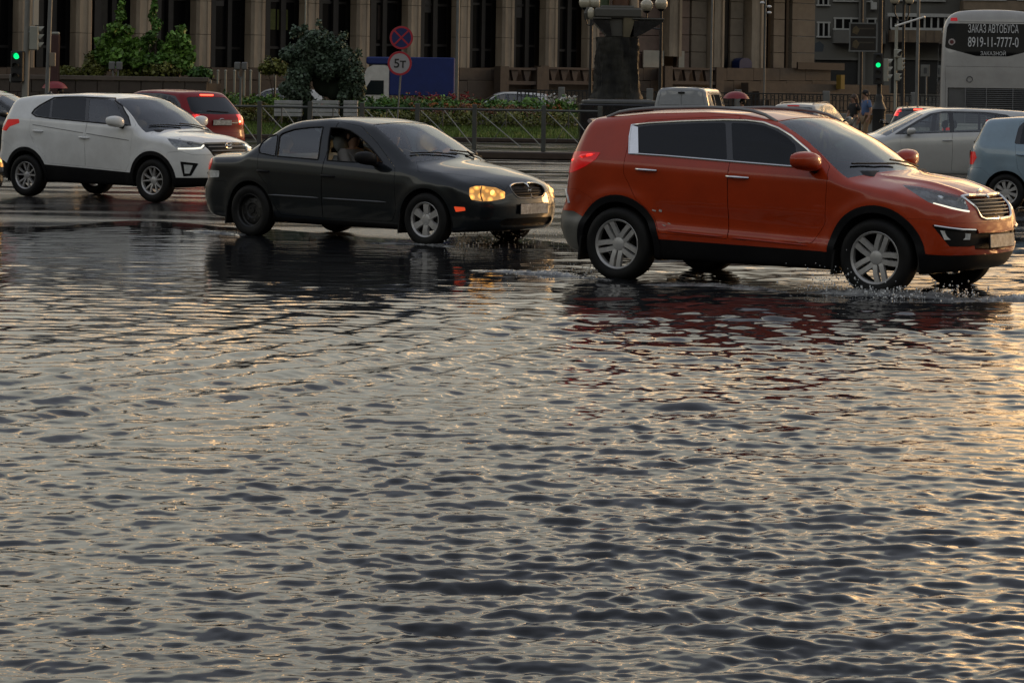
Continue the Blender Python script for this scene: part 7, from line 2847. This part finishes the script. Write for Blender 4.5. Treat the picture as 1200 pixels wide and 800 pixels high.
# ------------------------------------------------------------------ thrown-up water
def build_splash():
    r = np.random.default_rng(21)
    wm = M('splash water', (.62, .63, .63), .12, spec=.8)
    foam = M('foam', (.42, .42, .40), .35, noise=.2, scale=30)

    def drops(name, label, cen, spread, n, r0, r1, low=True):
        mb = MB()
        for i in range(n):
            p = np.array(cen) + r.normal(size=3) * np.array(spread)
            p[2] = abs(p[2]) + .012
            rad = r0 + (r1 - r0) * r.random() ** 3
            mb.sphere(p, rad, 6, 4, (1, 1, 1.0 + .9 * r.random()))
        return tag(mb.build(name, wm, None, sm=180), label, 'splash', kind='stuff')

    def wpt(pose, lx, ly):
        X, Y, a = pose
        return X + lx * math.cos(a) - ly * math.sin(a), Y + lx * math.sin(a) + ly * math.cos(a)
    O, S = (2.594, 23.807, -.594), (-1.51, 29.958, -.631)
    x, y = wpt(S, 1.65, -.35)
    drops('water_splash', 'drops falling from the front bumper of the dark saloon', (x, y, .12), (.16, .16, .14), 300, .004, .012)
    x, y = wpt(S, 1.95, .45)
    drops('water_splash', 'fine drops before the far front wheel of the dark saloon', (x, y, .08), (.25, .25, .08), 160, .003, .009)
    x, y = wpt(O, 1.75, -.85)
    drops('water_splash', 'drops thrown up at the near front wheel of the orange crossover', (x, y, .03), (.32, .18, .055), 420, .003, .011)
    x, y = wpt(O, -1.75, -.75)
    drops('water_splash', 'drops trailing the rear wheel of the orange crossover', (x, y, .03), (.25, .15, .06), 200, .003, .009)

    # churned ridges of water running ahead of the orange car's wheels
    def ridge(label, p0, p1, h, w, seed):
        rr = np.random.default_rng(seed)
        n, k = 90, 12
        vs = []
        p0, p1 = Vector((*p0, 0)), Vector((*p1, 0))
        d = (p1 - p0)
        nn = Vector((-d.y, d.x, 0)).normalized()
        bump = np.convolve(rr.random(n + 8), np.ones(5) / 5, 'same')[:n]
        bump2 = rr.random((n, k))
        for i in range(n):
            t = i / (n - 1)
            env = math.sin(PI * t) ** .6
            c = p0 + d * t + nn * (.25 * math.sin(PI * t) + .06 * (bump[i] - .5))
            for j in range(k):
                s = j / (k - 1) * 2 - 1
                zz = h * env * max(0, 1 - s * s) * (.35 + 1.1 * bump[i] + .5 * (bump2[i, j] - .5)) + .022
                vs.append(c + nn * (s * w * (.6 + .8 * bump[i])) + Vector((0, 0, zz if abs(s) < .98 else -.01)))
        fs = [(i * k + j, (i + 1) * k + j, (i + 1) * k + j + 1, i * k + j + 1) for i in range(n - 1) for j in range(k - 1)]
        mb = MB().add(vs, fs)
        return tag(mb.build('water_splash', foam if False else M('churned water', (.10, .10, .10), .12, noise=.5, scale=12, dirt=(.40, .40, .38), dirtamt=.8, dirtscale=9), None, sm=180), label, 'splash', kind='stuff')
    ridge('churned ridge of water at the near front wheel of the orange crossover', wpt(O, .75, -1.25), wpt(O, 2.35, -.95), .06, .12, 3)
    ridge('low churned ridge of water beside the sill of the orange crossover', wpt(O, -.75, -1.35), wpt(O, .85, -1.45), .035, .10, 4)
    ridge('low churned ridge of water right of the orange crossover nose', wpt(O, 2.1, -1.0), wpt(O, 3.3, -.2), .045, .12, 6)
    ridge('low churned trail of water behind the rear wheel of the orange crossover', wpt(O, -2.9, -1.05), wpt(O, -1.15, -1.25), .035, .10, 8)
    ridge('thin churned trail of water at the front wheel of the dark saloon', wpt(S, .7, -1.1), wpt(S, 1.9, -1.0), .028, .08, 9)
    ridge('thin churned trail of water behind the rear wheel of the dark saloon', wpt(S, -2.3, -.95), wpt(S, -1.2, -1.05), .022, .08, 10)
    x, y = wpt(O, .95, -1.0)
    drops('water_splash', 'spray behind the near front wheel of the orange crossover', (x, y, .05), (.16, .12, .10), 300, .003, .008)
# ------------------------------------------------------------------ put the place together
build_ground()
build_water()
build_stone()
build_apartment()
build_street()
build_fountain()
build_greens()
build_truck()
build_others()
build_van()
build_bus()
build_white()
sed = build_sedan()
build_orange()
# a second dark saloon whose nose just enters the frame on the left
nose = pose_at(-36, 36.5, -.6, (2.17, -.15))
dup(sed.root, (nose[0], nose[1], 0), nose[2], 'dark saloon whose lit nose just enters the left frame edge', 'cars in the traffic')
build_people()
build_splash()
# ------------------------------------------------------------------ camera, sky, sun
cam_d = bpy.data.cameras.new('camera')
cam = bpy.data.objects.new('camera', cam_d)
COL.objects.link(cam)
cam.location = (0, 0, CAMH)
cam.rotation_euler = (Matrix.Rotation(PI / 2, 4, 'X') @ Matrix.Rotation(ROLL, 4, 'Z')).to_euler()
cam_d.sensor_width = 36
cam_d.lens = 36 * FPX / 1200
cam_d.shift_y = (CY - 400) / 1200
cam_d.clip_start = 0.1
cam_d.clip_end = 3000
sc.camera = cam

SUN_AZ = math.radians(54)      # clockwise from +Y (the view direction)
SUN_EL = math.radians(11)
w = bpy.data.worlds.new('World')
sc.world = w
w.use_nodes = True
nt = w.node_tree
N, L = nt.nodes, nt.links
bg = N['Background']
sky = N.new('ShaderNodeTexSky')
sky.sky_type = 'NISHITA'
sky.sun_disc = False
sky.sun_elevation = SUN_EL
sky.sun_rotation = SUN_AZ
sky.air_density = 1.5
sky.dust_density = 3
bg.inputs['Strength'].default_value = 0.07
L.new(sky.outputs[0], bg.inputs['Color'])
# unseen cloud, banded to shape water reflections, torn open low down towards the sun
tc = N.new('ShaderNodeTexCoord')
sep = N.new('ShaderNodeSeparateXYZ')
L.new(tc.outputs['Generated'], sep.inputs[0])
ramp = N.new('ShaderNodeValToRGB')
pass
cr = ramp.color_ramp
cr.elements[0].position = 0.0
cr.elements[0].color = (.34, .31, .265, 1)
cr.elements[1].position = 1.0
cr.elements[1].color = (0.40, 0.43, 0.50, 1)
for p, c_ in ((.09, (.42, .385, .33)), (.18, (.78, .73, .62)), (.27, (1.04, 1.01, .87)), (.43, (1.06, 1.05, .93)), (.46, (.50, .53, .60)), (.75, (.42, .45, .53))):
    e = cr.elements.new(p)
    e.color = (*c_, 1)
nz = N.new('ShaderNodeTexNoise')
nz.inputs['Scale'].default_value = 2.2
nz.inputs['Detail'].default_value = 6
mp = N.new('ShaderNodeMapping')
mp.inputs['Scale'].default_value = (1, 1, 2.2)
L.new(tc.outputs['Generated'], mp.inputs[0])
L.new(mp.outputs[0], nz.inputs['Vector'])
zadd = N.new('ShaderNodeMath')
zadd.operation = 'MULTIPLY_ADD'
zadd.inputs[1].default_value = .30
L.new(nz.outputs['Fac'], zadd.inputs[0])
zs = N.new('ShaderNodeMath')
zs.operation = 'SUBTRACT'
zs.inputs[1].default_value = .15
L.new(sep.outputs['Z'], zs.inputs[0])
L.new(zs.outputs[0], zadd.inputs[2])
L.new(zadd.outputs[0], ramp.inputs['Fac'])
mr = N.new('ShaderNodeMapRange')
mr.inputs['From Min'].default_value = .3
mr.inputs['From Max'].default_value = .7
mr.inputs['To Min'].default_value = .85
mr.inputs['To Max'].default_value = 1.15
L.new(nz.outputs['Fac'], mr.inputs['Value'])
# unseen dark bank added behind the camera, its crisp edge shaping car reflections
dotv = N.new('ShaderNodeVectorMath')
dotv.operation = 'DOT_PRODUCT'
dotv.inputs[1].default_value = (0.25, 1, 0)
L.new(tc.outputs['Generated'], dotv.inputs[0])
mr2 = N.new('ShaderNodeMapRange')
mr2.inputs['From Min'].default_value = -.6
mr2.inputs['From Max'].default_value = .6
mr2.inputs['To Min'].default_value = .13
mr2.inputs['To Max'].default_value = 1.0
L.new(dotv.outputs['Value'], mr2.inputs['Value'])
rl = N.new('ShaderNodeMapRange')
rl.inputs['From Min'].default_value = .29
rl.inputs['From Max'].default_value = .33
rl.inputs['To Min'].default_value = 0
rl.inputs['To Max'].default_value = 1.0
L.new(zadd.outputs[0], rl.inputs['Value'])
rm = N.new('ShaderNodeMath')
rm.operation = 'MAXIMUM'
L.new(rl.outputs[0], rm.inputs[0])
L.new(mr2.outputs[0], rm.inputs[1])
mul = N.new('ShaderNodeMath')
mul.operation = 'MULTIPLY'
L.new(mr.outputs[0], mul.inputs[0])
L.new(rm.outputs[0], mul.inputs[1])
bg2 = N.new('ShaderNodeBackground')
L.new(ramp.outputs[0], bg2.inputs['Color'])
L.new(mul.outputs[0], bg2.inputs['Strength'])
# the sunset gap
az = N.new('ShaderNodeMath')
az.operation = 'ARCTAN2'
L.new(sep.outputs['X'], az.inputs[0])
L.new(sep.outputs['Y'], az.inputs[1])
ar = N.new('ShaderNodeValToRGB')
azm = N.new('ShaderNodeMapRange')
azm.inputs['From Min'].default_value = 0
azm.inputs['From Max'].default_value = math.radians(120)
L.new(az.outputs[0], azm.inputs['Value'])
L.new(azm.outputs[0], ar.inputs['Fac'])
ac = ar.color_ramp
ac.elements[0].position = 6.2 / 120
ac.elements[0].color = (0, 0, 0, 1)
ac.elements[1].position = 1.0
ac.elements[1].color = (0, 0, 0, 1)
for p, c_ in ((13 / 120, .75), (25 / 120, 1), (50 / 120, .85), (63 / 120, .45), (75 / 120, .08)):
    e = ac.elements.new(p)
    e.color = (c_, c_, c_, 1)
er = N.new('ShaderNodeValToRGB')
L.new(sep.outputs['Z'], er.inputs['Fac'])
ec = er.color_ramp
ec.elements[0].position = 0.0
ec.elements[0].color = (.5, .5, .5, 1)
ec.elements[1].position = .34
ec.elements[1].color = (0, 0, 0, 1)
for p, c_ in ((.08, .9), (.16, 1), (.24, .5)):
    e = ec.elements.new(p)
    e.color = (c_, c_, c_, 1)
mr3 = N.new('ShaderNodeMath')
mr3.operation = 'MULTIPLY'
L.new(ar.outputs[0], mr3.inputs[0])
L.new(er.outputs[0], mr3.inputs[1])
bg3 = N.new('ShaderNodeBackground')
bg3.inputs['Color'].default_value = (1, .55, .19, 1)
ml3 = N.new('ShaderNodeMath')
ml3.operation = 'MULTIPLY'
ml3.inputs[1].default_value = 6.0
gn = N.new('ShaderNodeTexNoise')
gn.inputs['Scale'].default_value = 9
gn.inputs['Detail'].default_value = 5
gmp = N.new('ShaderNodeMapping')
gmp.inputs['Scale'].default_value = (1, 1, 3.5)
L.new(tc.outputs['Generated'], gmp.inputs[0])
L.new(gmp.outputs[0], gn.inputs['Vector'])
gm = N.new('ShaderNodeMapRange')
gm.inputs['From Min'].default_value = .47
gm.inputs['From Max'].default_value = .60
gm.inputs['To Min'].default_value = .06
L.new(gn.outputs['Fac'], gm.inputs['Value'])
gmul = N.new('ShaderNodeMath')
gmul.operation = 'MULTIPLY'
L.new(mr3.outputs[0], gmul.inputs[0])
L.new(gm.outputs[0], gmul.inputs[1])
L.new(gmul.outputs[0], ml3.inputs[0])
nz2 = N.new('ShaderNodeTexNoise')
nz2.inputs['Scale'].default_value = 7
nz2.inputs['Detail'].default_value = 5
mp2 = N.new('ShaderNodeMapping')
mp2.inputs['Scale'].default_value = (1, 1, 4)
L.new(tc.outputs['Generated'], mp2.inputs[0])
L.new(mp2.outputs[0], nz2.inputs['Vector'])
w1 = N.new('ShaderNodeMapRange')
w1.inputs['From Min'].default_value = .60
w1.inputs['From Max'].default_value = .68
w1.inputs['To Max'].default_value = 3.4
L.new(nz2.outputs['Fac'], w1.inputs['Value'])
w2 = N.new('ShaderNodeMapRange')
w2.inputs['From Min'].default_value = .55
w2.inputs['From Max'].default_value = .30
L.new(sep.outputs['Z'], w2.inputs['Value'])
w3 = N.new('ShaderNodeMapRange')
w3.inputs['From Min'].default_value = .2
w3.inputs['From Max'].default_value = .7
L.new(dotv.outputs['Value'], w3.inputs['Value'])
wa = N.new('ShaderNodeMath')
wa.operation = 'MULTIPLY'
L.new(w1.outputs[0], wa.inputs[0])
L.new(w2.outputs[0], wa.inputs[1])
wb = N.new('ShaderNodeMath')
wb.operation = 'MULTIPLY_ADD'
L.new(wa.outputs[0], wb.inputs[0])
L.new(w3.outputs[0], wb.inputs[1])
L.new(ml3.outputs[0], wb.inputs[2])
L.new(wb.outputs[0], bg3.inputs['Strength'])
mixs = N.new('ShaderNodeMixShader')
mixs.inputs[0].default_value = 0.85
L.new(bg.outputs[0], mixs.inputs[1])
L.new(bg2.outputs[0], mixs.inputs[2])
adds = N.new('ShaderNodeAddShader')
L.new(mixs.outputs[0], adds.inputs[0])
L.new(bg3.outputs[0], adds.inputs[1])
L.new(adds.outputs[0], N['World Output'].inputs['Surface'])

sl = bpy.data.lights.new('sun', 'SUN')
sl.energy = 0.8
sl.angle = math.radians(10)
sl.color = (1, .55, .22)
so = bpy.data.objects.new('sun', sl)
COL.objects.link(so)
so.rotation_euler = (PI / 2 - SUN_EL, 0, PI - SUN_AZ)
so.location = (60, 40, 30)

sc.view_settings.view_transform = 'Standard'
sc.view_settings.look = 'None'
sc.view_settings.gamma = 1
sc.view_settings.exposure = 0
sc.render.engine = 'CYCLES'
sc.cycles.use_denoising = True
try:
    sc.cycles.denoiser = 'OPENIMAGEDENOISE'
except Exception:
    pass
sc.cycles.max_bounces = 8
sc.cycles.transparent_max_bounces = 24
sc.cycles.glossy_bounces = 4
sc.cycles.diffuse_bounces = 3
sc.cycles.caustics_reflective = False
sc.cycles.caustics_refractive = False
sc.cycles.sample_clamp_indirect = 6
